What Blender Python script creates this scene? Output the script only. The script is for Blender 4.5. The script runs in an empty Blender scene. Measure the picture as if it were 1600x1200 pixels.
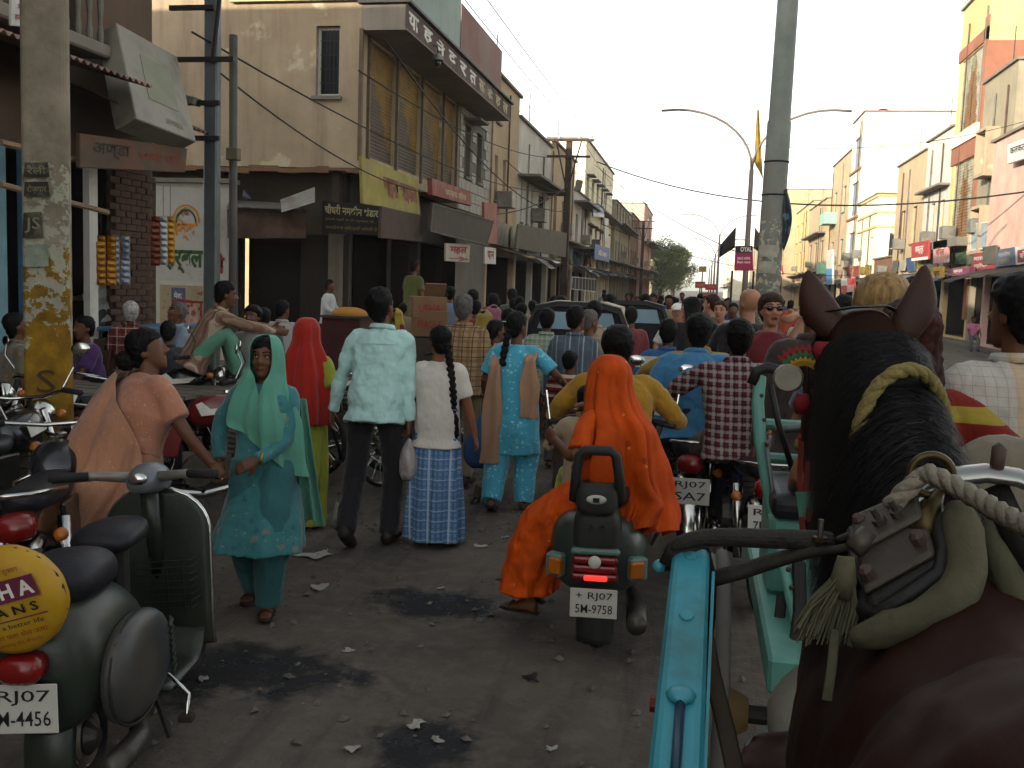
import bpy, bmesh, math, random
from mathutils import Vector, Matrix, Euler, noise
V = Vector
random.seed(7)
sc = bpy.context.scene
COL = sc.collection
R = math.radians

# ---------------------------------------------------------------- camera
CH, YAW, PIT, ROLL, FPX = 1.8, R(10.55), R(-5.75), R(2.0), 1550.0
cd = bpy.data.cameras.new('camera'); cam = bpy.data.objects.new('camera', cd); COL.objects.link(cam)
cd.sensor_width = 36; cd.lens = FPX/1600*36; cd.clip_start = .05; cd.clip_end = 3000
CR = Matrix.Rotation(YAW, 3, 'Z') @ Matrix.Rotation(math.pi/2+PIT, 3, 'X') @ Matrix.Rotation(ROLL, 3, 'Z')
cam.matrix_world = Matrix.Translation((0, 0, CH)) @ CR.to_4x4()
sc.camera = cam
# ---------------------------------------------------------------- light: low sun behind left
SUN_AZ, SUN_EL = R(36), R(11.5)          # azimuth measured from straight behind the camera towards the left
w = bpy.data.worlds.new('World'); sc.world = w; w.use_nodes = True
nt = w.node_tree; bg = nt.nodes['Background']
sky = nt.nodes.new('ShaderNodeTexSky'); sky.sky_type = 'NISHITA'; sky.sun_disc = False
sky.sun_elevation = SUN_EL; sky.sun_rotation = math.pi + SUN_AZ
sky.air_density = 1.0; sky.dust_density = 1.5; sky.ozone_density = 1.0; sky.altitude = 200
hs = nt.nodes.new('ShaderNodeHueSaturation'); hs.inputs['Saturation'].default_value = .25
tint = nt.nodes.new('ShaderNodeMix'); tint.data_type = 'RGBA'; tint.blend_type = 'MULTIPLY'; tint.inputs[0].default_value = 1; tint.inputs[7].default_value = (1, .995, .96, 1)
nt.links.new(sky.outputs[0], hs.inputs['Color']); nt.links.new(hs.outputs[0], tint.inputs[6]); nt.links.new(tint.outputs[2], bg.inputs[0])
bg.inputs[1].default_value = .15
sd = bpy.data.lights.new('sun', 'SUN'); so = bpy.data.objects.new('sun', sd); COL.objects.link(so)
sd.energy = 2.7; sd.angle = R(.6); sd.color = (1, .90, .73)
SUNV = V((math.sin(SUN_AZ)*math.cos(SUN_EL), math.cos(SUN_AZ)*math.cos(SUN_EL), -math.sin(SUN_EL)))
so.rotation_euler = SUNV.to_track_quat('-Z', 'Y').to_euler()
vs = sc.view_settings
vs.view_transform = 'Standard'; vs.look = 'None'; vs.gamma = 1; vs.use_curve_mapping = False; vs.exposure = 1.65
sc.cycles.use_denoising = True
sc.cycles.use_light_tree = False; sc.cycles.use_adaptive_sampling = True; sc.cycles.adaptive_threshold = .03
sc.cycles.max_bounces = 5; sc.cycles.diffuse_bounces = 2; sc.cycles.glossy_bounces = 2
sc.cycles.transmission_bounces = 3; sc.cycles.transparent_max_bounces = 6
sc.cycles.caustics_reflective = False; sc.cycles.caustics_refractive = False

# ---------------------------------------------------------------- helpers: points seen in a given direction
def ray(px, py): return CR @ V(((px-800)/FPX, -(py-600)/FPX, -1))
def onX(px, py, X): r = ray(px, py); return V((0, 0, CH))+r*(X/r.x)
def onY(px, py, Y): r = ray(px, py); return V((0, 0, CH))+r*(Y/r.y)
def onZ(px, py, Z=0.): r = ray(px, py); return V((0, 0, CH))+r*((Z-CH)/r.z)
def onD(px, py, d): return V((0, 0, CH))+ray(px, py)*d
def gnd(px, d):
    lo, hi = 300., 6000.
    for _ in range(40):
        m = (lo+hi)/2
        if onD(px, m, d).z > 0: lo = m
        else: hi = m
    p = onD(px, lo, d); p.z = 0; return p

# ---------------------------------------------------------------- helpers: objects
def tag(o, label=None, cat=None, group=None, kind=None):
    if label: o['label'] = label
    if cat: o['category'] = cat
    if group: o['group'] = group
    if kind: o['kind'] = kind
    return o
def link(o, parent=None):
    COL.objects.link(o)
    if parent is not None:
        o.parent = parent
    return o
def empty(name, loc=(0, 0, 0), rz=0., label=None, cat=None, group=None, parent=None, rot=None):
    o = bpy.data.objects.new(name, None); o.empty_display_size = .2
    o.location = loc; o.rotation_euler = rot if rot else (0, 0, rz)
    link(o, parent); return tag(o, label, cat, group)
def copy_tree(o, parent=None):
    c = o.copy(); link(c); c.parent = parent
    for ch in [x for x in o.children]: copy_tree(ch, c)
    return c
def wmat(o):
    m = o.matrix_basis.copy()
    while o.parent: o = o.parent; m = o.matrix_basis @ m
    return m

class MB:
    """collects shapes; build() links them as one mesh object"""
    def __init__(s): s.v = []; s.f = []; s.uv = []; s.m = []; s.mi = 0
    def add(s, vs, fs, uvs=None):
        b = len(s.v); s.v += [tuple(p) for p in vs]
        for i, f in enumerate(fs):
            s.f.append(tuple(b+k for k in f)); s.m.append(s.mi)
            s.uv.append(uvs[i] if uvs else None)
        return s
    def quad(s, a, b, c, d): return s.add([a, b, c, d], [(0, 1, 2, 3)], [[(0, 0), (1, 0), (1, 1), (0, 1)]])
    def box(s, c, size, rot=None):
        x, y, z = size[0]/2, size[1]/2, size[2]/2; c = V(c)
        vs = [V((a*x, b*y, d*z)) for a in (-1, 1) for b in (-1, 1) for d in (-1, 1)]
        if rot is not None:
            m = rot if isinstance(rot, Matrix) else Euler(rot).to_matrix()
            vs = [m @ p for p in vs]
        return s.add([p+c for p in vs], [(0, 1, 3, 2), (4, 6, 7, 5), (0, 4, 5, 1), (2, 3, 7, 6), (0, 2, 6, 4), (1, 5, 7, 3)])
    def hexa(s, lo, hi):
        """lo, hi: 4 points each, same winding"""
        n = len(lo)
        return s.add(list(lo)+list(hi), [tuple(range(n))[::-1], tuple(range(n, 2*n))]+[(i, (i+1) % n, n+(i+1) % n, n+i) for i in range(n)])
    def slab(s, quad, t, n=None):
        """quad of 4 points given thickness t along normal n (behind)"""
        q = [V(p) for p in quad]
        if n is None: n = (q[1]-q[0]).cross(q[3]-q[0]).normalized()
        return s.hexa([p-n*t for p in q], q)
    def rings(s, rs, cap=True, closed=False):
        n = len(rs[0]); vs = [p for r in rs for p in r]; fs = []
        k = len(rs)
        for i in range(k if closed else k-1):
            for j in range(n):
                a, b = i*n, ((i+1) % k)*n
                fs.append((a+j, a+(j+1) % n, b+(j+1) % n, b+j))
        if cap and not closed:
            fs.append(tuple(range(n))[::-1]); fs.append(tuple((k-1)*n+j for j in range(n)))
        return s.add(vs, fs)
    def tube(s, pts, rad, n=8, cap=True, flat=None, up=None):
        """round tube along pts; rad number or list (each number or (rx, ry)); up fixes the ry direction"""
        pts = [V(p) for p in pts]; k = len(pts); rs = []; prev = None
        for i, p in enumerate(pts):
            t = (pts[min(i+1, k-1)]-pts[max(i-1, 0)])
            t = t.normalized() if t.length > 1e-9 else V((0, 0, 1))
            if up is not None: a = V(up).cross(t)
            elif prev is None: a = (V((0, 0, 1)) if abs(t.z) < .9 else V((0, 1, 0))).cross(t)
            else: a = prev-t*prev.dot(t)
            if a.length < 1e-6: a = V((1, 0, 0)).cross(t) if abs(t.x) < .9 else V((0, 1, 0)).cross(t)
            a.normalize(); b = t.cross(a); prev = a
            r = rad[i] if isinstance(rad, (list, tuple)) else rad
            rx, ry = r if isinstance(r, (list, tuple)) else (r, r)
            rs.append([p+a*(rx*math.cos(2*math.pi*j/n))+b*(ry*math.sin(2*math.pi*j/n)) for j in range(n)])
        return s.rings(rs, cap)
    def ell(s, c, r, n=12, m=8, rot=None):
        c = V(c); mt = (rot if isinstance(rot, Matrix) else Euler(rot).to_matrix()) if rot is not None else None
        rs = []
        for i in range(m+1):
            a = -math.pi/2+math.pi*i/m; cz = math.sin(a); cr = max(math.cos(a), .02); ring = []
            for j in range(n):
                t = 2*math.pi*j/n; p = V((r[0]*cr*math.cos(t), r[1]*cr*math.sin(t), r[2]*cz))
                ring.append(c+(mt @ p if mt else p))
            rs.append(ring)
        return s.rings(rs)
    def lathe(s, prof, c=(0, 0, 0), n=24, axis='Z', cap=True):
        c = V(c); rs = []
        for r, h in prof:
            ring = []
            for j in range(n):
                t = 2*math.pi*j/n; x, y = r*math.cos(t), r*math.sin(t)
                ring.append(c+(V((x, y, h)) if axis == 'Z' else V((h, x, y)) if axis == 'X' else V((y, h, x))))
            rs.append(ring)
        return s.rings(rs, cap)
    def torus(s, c, Rr, r, n=28, m=8, axis='X', a0=0., a1=2*math.pi, ry=None):
        c = V(c); full = abs(a1-a0-2*math.pi) < 1e-6; rs = []; k = n if full else n+1
        for i in range(k):
            t = a0+(a1-a0)*i/n; ring = []
            for j in range(m):
                u = 2*math.pi*j/m; q = Rr+r*math.cos(u); h = (ry or r)*math.sin(u)
                x, y = q*math.cos(t), q*math.sin(t)
                ring.append(c+(V((x, y, h)) if axis == 'Z' else V((h, x, y)) if axis == 'X' else V((y, h, x))))
            rs.append(ring)
        return s.rings(rs, cap=not full, closed=full)
    def grid(s, fn, nu, nv, closed_u=False):
        vs = [fn(i/(nu if closed_u else nu), j/nv) for j in range(nv+1) for i in range(nu+(0 if closed_u else 1))]
        k = nu+(0 if closed_u else 1); fs = []; uv = []
        for j in range(nv):
            for i in range(nu):
                i2 = (i+1) % k
                fs.append((j*k+i, j*k+i2, (j+1)*k+i2, (j+1)*k+i))
                uv.append([(i/nu, j/nv), ((i+1)/nu, j/nv), ((i+1)/nu, (j+1)/nv), (i/nu, (j+1)/nv)])
        return s.add(vs, fs, uv)
    def prism(s, poly, fr, to):
        """poly: 2D list; fr(p)->3D, to(p)->3D for both ends"""
        return s.hexa([fr(p) for p in poly], [to(p) for p in poly])
    def mesh(s, name):
        me = bpy.data.meshes.new(name); me.from_pydata(s.v, [], s.f)
        if any(s.uv):
            ul = me.uv_layers.new(name='UVMap'); k = 0; flat = []
            for f, u in zip(s.f, s.uv):
                flat += [c for q in (u or [(0, 0)]*len(f)) for c in q]
            ul.data.foreach_set('uv', flat)
        return me
    def build(s, name, mat, parent=None, smooth=False, bevel=0., sub=0, remesh=0., thick=0., disp=None, smo=0, normals=True, bseg=1, auto=False):
        me = s.mesh(name)
        if normals and not s.uv.count(None) == 0 or normals:
            bm = bmesh.new(); bm.from_mesh(me); bmesh.ops.recalc_face_normals(bm, faces=bm.faces); bm.to_mesh(me); bm.free()
        mats = mat if isinstance(mat, (list, tuple)) else [mat]
        for m in mats: me.materials.append(m)
        if len(mats) > 1: me.polygons.foreach_set('material_index', s.m)
        if smooth: me.polygons.foreach_set('use_smooth', [True]*len(me.polygons))
        o = bpy.data.objects.new(name, me); link(o, parent)
        if remesh:
            md = o.modifiers.new('r', 'REMESH'); md.mode = 'VOXEL'; md.voxel_size = remesh; md.use_smooth_shade = True; md.adaptivity = 0
            if smo:
                md = o.modifiers.new('s', 'SMOOTH'); md.factor = .5; md.iterations = smo
        if thick:
            md = o.modifiers.new('t', 'SOLIDIFY'); md.thickness = thick; md.offset = -1
        if bevel:
            md = o.modifiers.new('b', 'BEVEL'); md.width = bevel; md.segments = bseg; md.limit_method = 'ANGLE'; md.angle_limit = R(35)
        if sub:
            md = o.modifiers.new('u', 'SUBSURF'); md.levels = sub; md.render_levels = sub
        if disp:
            for (scale, strength) in (disp if isinstance(disp, list) else [disp]):
                md = o.modifiers.new('d', 'DISPLACE'); md.texture = cloud(scale); md.strength = strength; md.mid_level = .5; md.texture_coords = 'LOCAL'
        return o
_tx = {}
def cloud(scale):
    if scale not in _tx:
        t = bpy.data.textures.new('folds', 'CLOUDS'); t.noise_scale = scale; t.noise_depth = 2; _tx[scale] = t
    return _tx[scale]
def B(): return MB()

# ---------------------------------------------------------------- helpers: materials
_M = {}
def srgb(h):
    h = h.lstrip('#'); c = [int(h[i:i+2], 16)/255 for i in (0, 2, 4)]
    return tuple((x/12.92 if x <= .04045 else ((x+.055)/1.055)**2.4) for x in c)
class N:
    """small node-graph writer"""
    def __init__(s, name):
        s.mat = bpy.data.materials.new(name); s.mat.use_nodes = True
        s.t = s.mat.node_tree; s.b = s.t.nodes['Principled BSDF']; s.tc = s.t.nodes.new('ShaderNodeTexCoord')
    def n(s, typ, **kw):
        x = s.t.nodes.new(typ)
        for k, v in kw.items():
            if k in x.inputs: x.inputs[k].default_value = v
            else: setattr(x, k, v)
        return x
    def l(s, a, b): s.t.links.new(a, b)
    def coord(s, which='Object', scale=(1, 1, 1)):
        mp = s.n('ShaderNodeMapping'); mp.inputs['Scale'].default_value = scale
        s.l(s.tc.outputs[which], mp.inputs[0]); return mp.outputs[0]
    def noise(s, co, scale, detail=4, rough=.55):
        x = s.n('ShaderNodeTexNoise', Scale=scale, Detail=detail, Roughness=rough); s.l(co, x.inputs['Vector']); return x.outputs['Fac']
    def ramp(s, fac, stops):
        x = s.n('ShaderNodeValToRGB'); e = x.color_ramp.elements
        while len(e) < len(stops): e.new(.5)
        for el, (p, c) in zip(e, stops):
            el.position = p; el.color = tuple(c)+(1,) if len(c) == 3 else c
        s.l(fac, x.inputs[0]); return x.outputs[0]
    def mix(s, fac, a, b, mode='MIX'):
        x = s.n('ShaderNodeMix', data_type='RGBA', blend_type=mode)
        for sock, v in ((x.inputs[0], fac), (x.inputs[6], a), (x.inputs[7], b)):
            if hasattr(v, 'is_linked'): s.l(v, sock)
            elif isinstance(v, (int, float)): sock.default_value = v
            else: sock.default_value = tuple(v)+(1,) if len(v) == 3 else v
        return x.outputs[2]
    def math(s, op, a, b=0., c=0.):
        x = s.n('ShaderNodeMath', operation=op)
        for i, v in enumerate((a, b, c)):
            if hasattr(v, 'is_linked'): s.l(v, x.inputs[i])
            else: x.inputs[i].default_value = v
        return x.outputs[0]
    def bump(s, h, strength=.2, dist=.02):
        x = s.n('ShaderNodeBump', Strength=strength, Distance=dist); s.l(h, x.inputs['Height']); s.l(x.outputs[0], s.b.inputs['Normal'])
    def folds(s, fine=.1, k=.55):
        h = s.noise(s.coord(scale=(1, 1, .4)), 13, 3, .5); h2 = s.noise(s.tc.outputs['Object'], 140, 2)
        s.bump(s.math('ADD', h, s.math('MULTIPLY', h2, fine*.25)), k, .035)
    def sep(s, co):
        x = s.n('ShaderNodeSeparateXYZ'); s.l(co, x.inputs[0]); return x.outputs
    def fin(s, col, rough=.8, metal=0., spec=.3):
        if hasattr(col, 'is_linked'): s.l(col, s.b.inputs['Base Color'])
        else: s.b.inputs['Base Color'].default_value = tuple(col)+(1,)
        if hasattr(rough, 'is_linked'): s.l(rough, s.b.inputs['Roughness'])
        else: s.b.inputs['Roughness'].default_value = rough
        s.b.inputs['Metallic'].default_value = metal; s.b.inputs['Specular IOR Level'].default_value = spec
        return s.mat
def mul(c, k): return tuple(min(1, x*k) for x in c)
def M(name, col, rough=.8, var=.2, scale=4., bump=.15, bscale=60., metal=0., spec=.3, dirt=None, dirt_amt=.45, dscale=2., sheen=0.):
    """plain weathered material"""
    if name in _M: return _M[name]
    if isinstance(col, str): col = srgb(col)
    g = N(name); co = g.coord()
    c = g.ramp(g.noise(co, scale, 5), [(.25, mul(col, 1-var)), (.75, mul(col, 1+var))])
    if dirt:
        if isinstance(dirt, str): dirt = srgb(dirt)
        f = g.ramp(g.noise(co, dscale, 8, .65), [(1-dirt_amt-.12, (0, 0, 0)), (1-dirt_amt+.15, (1, 1, 1))])
        c = g.mix(f, c, dirt)
    if name.startswith('cloth_'): g.folds()
    elif bump: g.bump(g.noise(co, bscale, 4), bump, .01)
    if sheen: g.b.inputs['Sheen Weight'].default_value = sheen
    _M[name] = g.fin(c, rough, metal, spec); return _M[name]
def wallm(name, col, stain='#3a332b', amt=.45, streak=.4, bump=.35, patch=None):
    """old plaster: blotches, rain streaks and stains"""
    if name in _M: return _M[name]
    if isinstance(col, str): col = srgb(col)
    if isinstance(stain, str): stain = srgb(stain)
    lm = sum(col)/3; col = tuple(lm+(x-lm)*.74 for x in col)
    g = N(name); co = g.coord()
    c = g.ramp(g.noise(co, 1.1, 6, .6), [(.3, mul(col, .78)), (.7, mul(col, 1.12))])
    st = g.noise(g.coord(scale=(2.2, 2.2, .22)), 1.6, 5, .6)
    c = g.mix(g.ramp(st, [(.62-streak*.25, (0, 0, 0)), (.85, (streak,)*3)]), c, stain)
    bl = g.noise(co, .55, 8, .68)
    c = g.mix(g.ramp(bl, [(1-amt-.04, (0, 0, 0)), (1-amt+.22, (.75,)*3)]), c, stain)
    if patch: c = g.mix(g.ramp(g.noise(co, .8, 5, .6), [(.60, (0, 0, 0)), (.64, (1, 1, 1))]), c, srgb(patch))
    g.bump(g.noise(co, 9, 8, .7), bump, .03)
    _M[name] = g.fin(c, .92, 0, .15); return _M[name]
def stripes(name, base, lines, uv=False, rough=.85, weave=.12, var=.12):
    """lines: (axis, period, duty, offset, colour, strength)"""
    if name in _M: return _M[name]
    g = N(name); co = g.coord('UV' if uv else 'Object'); xs = g.sep(co)
    base = srgb(base) if isinstance(base, str) else base
    c = g.ramp(g.noise(g.coord(), 5, 4), [(.3, mul(base, 1-var)), (.7, mul(base, 1+var))])
    wob = g.math('MULTIPLY', g.math('SUBTRACT', g.noise(g.coord(), 6, 2), .5), .03)
    for ax, per, duty, off, col, k in lines:
        t = g.math('ADD', g.math('ADD', g.math('DIVIDE', xs[ax], per), off), wob)
        f = g.math('LESS_THAN', g.math('FRACT', t), duty)
        c = g.mix(g.math('MULTIPLY', f, k), c, srgb(col) if isinstance(col, str) else col)
    g.folds()
    _M[name] = g.fin(c, rough, 0, .2); return _M[name]
def printed(name, base, spots, rough=.85, uv=False, sheen=.2):
    """spots: (scale, threshold, colour, strength)"""
    if name in _M: return _M[name]
    g = N(name); co = g.coord('UV' if uv else 'Object')
    base = srgb(base) if isinstance(base, str) else base
    c = g.ramp(g.noise(g.coord(), 4, 4), [(.3, mul(base, .84)), (.7, mul(base, 1.14))])
    for i, (scl, th, col, k) in enumerate(spots):
        mp = g.n('ShaderNodeMapping'); mp.inputs['Location'].default_value = (i*3.7, i*1.3, i*.7); g.l(co, mp.inputs[0])
        mp.inputs['Rotation'].default_value = (.3*i, .5, .2)
        v = g.n('ShaderNodeTexVoronoi', Scale=scl); g.l(mp.outputs[0], v.inputs['Vector'])
        d = g.math('ADD', v.outputs['Distance'], g.math('MULTIPLY', g.math('SUBTRACT', g.noise(co, scl*4, 2), .5), .35))
        c = g.mix(g.math('MULTIPLY', g.math('LESS_THAN', d, th), k), c, srgb(col))
    g.folds()
    g.b.inputs['Sheen Weight'].default_value = sheen
    _M[name] = g.fin(c, rough, 0, .2); return _M[name]

# ---------------------------------------------------------------- helpers: writing
def textmesh(body, bold=.012, spacing=1.0):
    c = bpy.data.curves.new('t', 'FONT'); c.body = body; c.offset = bold; c.resolution_u = 2; c.space_character = spacing
    o = bpy.data.objects.new('t', c)
    me = bpy.data.meshes.new_from_object(o)
    bpy.data.objects.remove(o); bpy.data.curves.remove(c)
    return me
def lettering(quad, body, mat, parent, box=(0, 0, 1, 1), bold=.02, off=.004, name='lettering', n=None):
    """writes body into the sub-rectangle box (u0, v0, u1, v1) of a quad (bl, br, tr, tl)"""
    me = textmesh(body, bold); 
    xs = [v.co.x for v in me.vertices]; ys = [v.co.y for v in me.vertices]
    if not xs: return None
    x0, x1, y0, y1 = min(xs), max(xs), min(ys), max(ys)
    q = [V(p) for p in quad]
    nn = n or (q[1]-q[0]).cross(q[3]-q[0]).normalized()
    if n is None and nn.dot(V((0, 0, CH))-q[0]) < 0 and parent is None: nn = -nn
    for v in me.vertices:
        a = box[0]+(v.co.x-x0)/max(x1-x0, 1e-6)*(box[2]-box[0]); b = box[1]+(v.co.y-y0)/max(y1-y0, 1e-6)*(box[3]-box[1])
        p = q[0]*(1-a)*(1-b)+q[1]*a*(1-b)+q[2]*a*b+q[3]*(1-a)*b
        v.co = p+nn*off
    me.materials.clear(); me.materials.append(mat); me.name = name
    o = bpy.data.objects.new(name, me); link(o, parent); return o
def sign(name, label, quad, t, mat, texts=(), cat='sign', parent=None, frame=None, group=None, back=None):
    """flat board; quad (bl, br, tr, tl) as seen by the reader. Texts: (body, box, mat, bold)"""
    q = [V(p) for p in quad]; n = (q[1]-q[0]).cross(q[3]-q[0]).normalized()
    c = sum(q, V())/4
    base = empty(name, c, 0, label, cat, group, parent) if parent is None else empty(name, c, 0, parent=parent)
    ql = [p-c for p in q]
    B().slab(ql, t, n).build('board', mat, base, bevel=min(.008, t*.2))
    if frame:
        mb = B(); fw = (ql[3]-ql[0]).length*.05
        for i in range(4):
            a, b = ql[i], ql[(i+1) % 4]; d = (b-a).normalized(); s = n.cross(d)
            mb.hexa([a+n*.004, b+n*.004, b+s*fw+n*.004, a+s*fw+n*.004], [a+n*.02, b+n*.02, b+s*fw+n*.02, a+s*fw+n*.02])
        mb.build('frame', frame, base)
    for tx in texts:
        body, bx, tm = tx[:3]; bold = tx[3] if len(tx) > 3 else .02
        if body == '#':   # painted patch
            a0, b0, a1, b1 = bx
            P = lambda a, b: ql[0]*(1-a)*(1-b)+ql[1]*a*(1-b)+ql[2]*a*b+ql[3]*(1-a)*b
            B().quad(*(P(*uv)+n*.002 for uv in ((a0, b0), (a1, b0), (a1, b1), (a0, b1)))).build('painted_panel', tm, base, normals=False)
        else: lettering(ql, body, tm, base, bx, bold, .005, n=n)
    return base
# ================================================================ materials of the place
GLASS = M('window_glass', (.02, .025, .03), .12, .3, 2, 0, spec=.5)
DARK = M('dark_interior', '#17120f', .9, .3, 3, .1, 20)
CONC = wallm('concrete_grey', '#7c7364', '#342e27')
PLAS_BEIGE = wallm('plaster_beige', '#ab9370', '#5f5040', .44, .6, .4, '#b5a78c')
PLAS_TAN = wallm('plaster_tan', '#b0966c', '#6a563c', .42)
PLAS_WHITE = wallm('plaster_white', '#b9b4a6', '#6b6353', .35, .4)
PLAS_CREAM = wallm('plaster_cream', '#e2d6ae', '#bda97c', .25, .2, .1)
PLAS_YEL = wallm('plaster_yellow', '#c9a85e', '#a08048', .3, .25, .15)
PLAS_PINK = wallm('plaster_pink', '#c99b86', '#7e5b4b', .3, .3)
PLAS_ORANGE = wallm('plaster_orange', '#935738', '#54321f', .3, .3)
PLAS_GREY = wallm('plaster_grey', '#8f8468', '#554b3a', .4, .4)
PLAS_BROWN = wallm('plaster_brown', '#7b5636', '#3e2c1d', .4, .4)
BRICKW = wallm('brick_brown', '#66503c', '#2e241b', .45, .3, .6)
WOOD_D = M('wood_dark', '#3a2d22', .75, .3, 6, .4, 30)
WOOD_W = M('wood_weathered', '#5b5348', .85, .3, 5, .5, 40)
WHITEP = M('white_paint', '#b9b7ae', .6, .1, 4, .1, 40, dirt='#6e6a60', dirt_amt=.35)
RUST = M('rusty_sheet', '#5c4a3d', .7, .35, 3, .3, 30, metal=.2, dirt='#3a2216', dirt_amt=.5)
TIN = M('tin_sheet', '#7d7a72', .5, .2, 3, .2, 30, metal=.5, dirt='#55422f', dirt_amt=.4)
STEEL = M('steel_tube', '#5d6462', .5, .2, 3, .15, 40, metal=.5)
BLACKM = M('black_iron', '#1d1b19', .6, .3, 6, .2, 40)
CHROME = M('chrome', '#b8b8b4', .18, .1, 4, 0, metal=1.0, dirt='#5b5348', dirt_amt=.35)
RUBBER = M('rubber', '#16161a', .85, .3, 10, .3, 60, dirt='#3d362d', dirt_amt=.4)
RED_INK = M('red_lettering', '#7f1f1c', .7, .15, 6, 0)
GREEN_INK = M('green_lettering', '#2c4a1d', .7, .15, 6, 0)
ORANGE_INK = M('orange_lettering', '#b8741c', .7, .15, 6, 0)
BLACK_INK = M('black_lettering', '#141210', .7, .15, 6, 0)
WHITE_INK = M('white_lettering', '#c9c6bb', .7, .15, 6, 0)
CREAM_INK = M('cream_lettering', '#a49a72', .7, .15, 6, 0)
BLUE_INK = M('blue_lettering', '#2b3f7a', .7, .15, 6, 0)

# ================================================================ ground
def ground_mat():
    g = N('dirt_road'); co = g.coord()
    c = g.ramp(g.noise(co, .9, 6, .62), [(.3, (.058, .049, .039)), (.7, (.135, .112, .088))])
    c = g.mix(g.ramp(g.noise(co, 9, 6, .65), [(.45, (0, 0, 0)), (.7, (.6,)*3)]), c, (.165, .138, .11))
    tr = g.noise(g.coord(scale=(5.2, .55, 1)), 1.0, 5, .6)
    c = g.mix(g.ramp(tr, [(.53, (0, 0, 0)), (.68, (.65,)*3)]), c, (.03, .026, .022))
    wet = None; wn = g.math('MULTIPLY', g.math('SUBTRACT', g.noise(co, 4.5, 4, .65), .5), 1.9)
    for (px, py, rx, ry) in ((390, 1040, .7, .34), (690, 940, .5, .3), (655, 1160, .22, .35), (250, 1060, .5, .3)):
        p = onZ(px, py)
        mp = g.n('ShaderNodeMapping'); mp.inputs['Location'].default_value = (-p.x/rx, -p.y/ry, 0); mp.inputs['Scale'].default_value = (1/rx, 1/ry, 0)
        g.l(g.tc.outputs['Object'], mp.inputs[0])
        ln = g.n('ShaderNodeVectorMath', operation='LENGTH'); g.l(mp.outputs[0], ln.inputs[0])
        d = g.math('ADD', ln.outputs['Value'], wn)
        m = g.ramp(d, [(.55, (1, 1, 1)), (1.0, (0, 0, 0))])
        wet = m if wet is None else g.mix(1.0, wet, m, 'LIGHTEN')
    c = g.mix(wet, c, (.013, .013, .014))
    pud = g.ramp(g.noise(co, 7, 3), [(.53, (0, 0, 0)), (.60, (1, 1, 1))])
    wetp = g.mix(1.0, wet, pud, 'MULTIPLY')
    rg = g.ramp(wetp, [(.2, (.93,)*3), (.8, (.22,)*3)])
    hgt = g.math('ADD', g.math('MULTIPLY', g.noise(co, 26, 8, .7), .6), g.math('MULTIPLY', tr, .9))
    g.bump(hgt, .95, .05)
    return g.fin(c, rg, 0, .35)
def axis_steps(a, lo, hi, fine, b):
    xs = []; x = a
    while x < lo: xs.append(x); x += max(fine, (lo-x)*.35)
    x = lo
    while x < hi: xs.append(x); x += fine
    while x < b: xs.append(x); x += max(fine, (x-hi)*.5)
    xs.append(b); return xs
xs = axis_steps(-900, -5.5, 2.5, .09, 900); ys = axis_steps(-300, 1.5, 11, .09, 2500)
def gz(x, y):
    k = max(0, min(1, (14-abs(y-4))/4))*max(0, min(1, (9-abs(x))/3))
    if k <= 0: return 0
    return k*(.022*noise.noise((x*1.1, y*.45, 3))+.016*noise.noise((x*4, y*1.3, 7))+.010*noise.noise((x*9, y*6, 1))-.012)
gvs = [(x, y, gz(x, y)) for y in ys for x in xs]; nx = len(xs)
gb = B(); gb.add(gvs, [(j*nx+i, j*nx+i+1, (j+1)*nx+i+1, (j+1)*nx+i) for j in range(len(ys)-1) for i in range(nx-1)])
tag(gb.build('ground', ground_mat(), smooth=True), kind='structure')
PAVE = wallm('pavement_stone', '#6b6255', '#38322a', .5)
b = B(); b.box((-6.75, 120, .07), (1.3, 201, .18)); tag(b.build('pavement_left', PAVE, bevel=.02), kind='structure')
b = B(); b.box((11.2, 125, .07), (3.0, 191, .18)); tag(b.build('pavement_right', PAVE, bevel=.02), kind='structure')
b = B(); b.box((1.05, 140, .07), (.7, 250, .2)); tag(b.build('median_kerb', PAVE, bevel=.03), kind='structure')

# ================================================================ building kit
def face(mb, O, U, Nn, Wd, Ht, ops, dep=.22):
    """wall face with real openings; ops: (u0, v0, u1, v1)"""
    O = V(O); U = V(U); Z = V((0, 0, 1)); Nn = V(Nn)
    us = sorted({0, Wd, *[o[0] for o in ops], *[o[2] for o in ops]}); vv = sorted({0, Ht, *[o[1] for o in ops], *[o[3] for o in ops]})
    for i in range(len(us)-1):
        for j in range(len(vv)-1):
            uc, vc = (us[i]+us[i+1])/2, (vv[j]+vv[j+1])/2
            if any(o[0] < uc < o[2] and o[1] < vc < o[3] for o in ops): continue
            P = lambda u, v: O+U*u+Z*v
            mb.quad(P(us[i], vv[j]), P(us[i+1], vv[j]), P(us[i+1], vv[j+1]), P(us[i], vv[j+1]))
    for o in ops:
        P = lambda u, v, d=0: O+U*u+Z*v-Nn*d
        c = [(o[0], o[1]), (o[2], o[1]), (o[2], o[3]), (o[0], o[3])]
        for k in range(4):
            a, b2 = c[k], c[(k+1) % 4]
            mb.quad(P(*a), P(*b2), P(*b2, dep), P(*a, dep))
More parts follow.
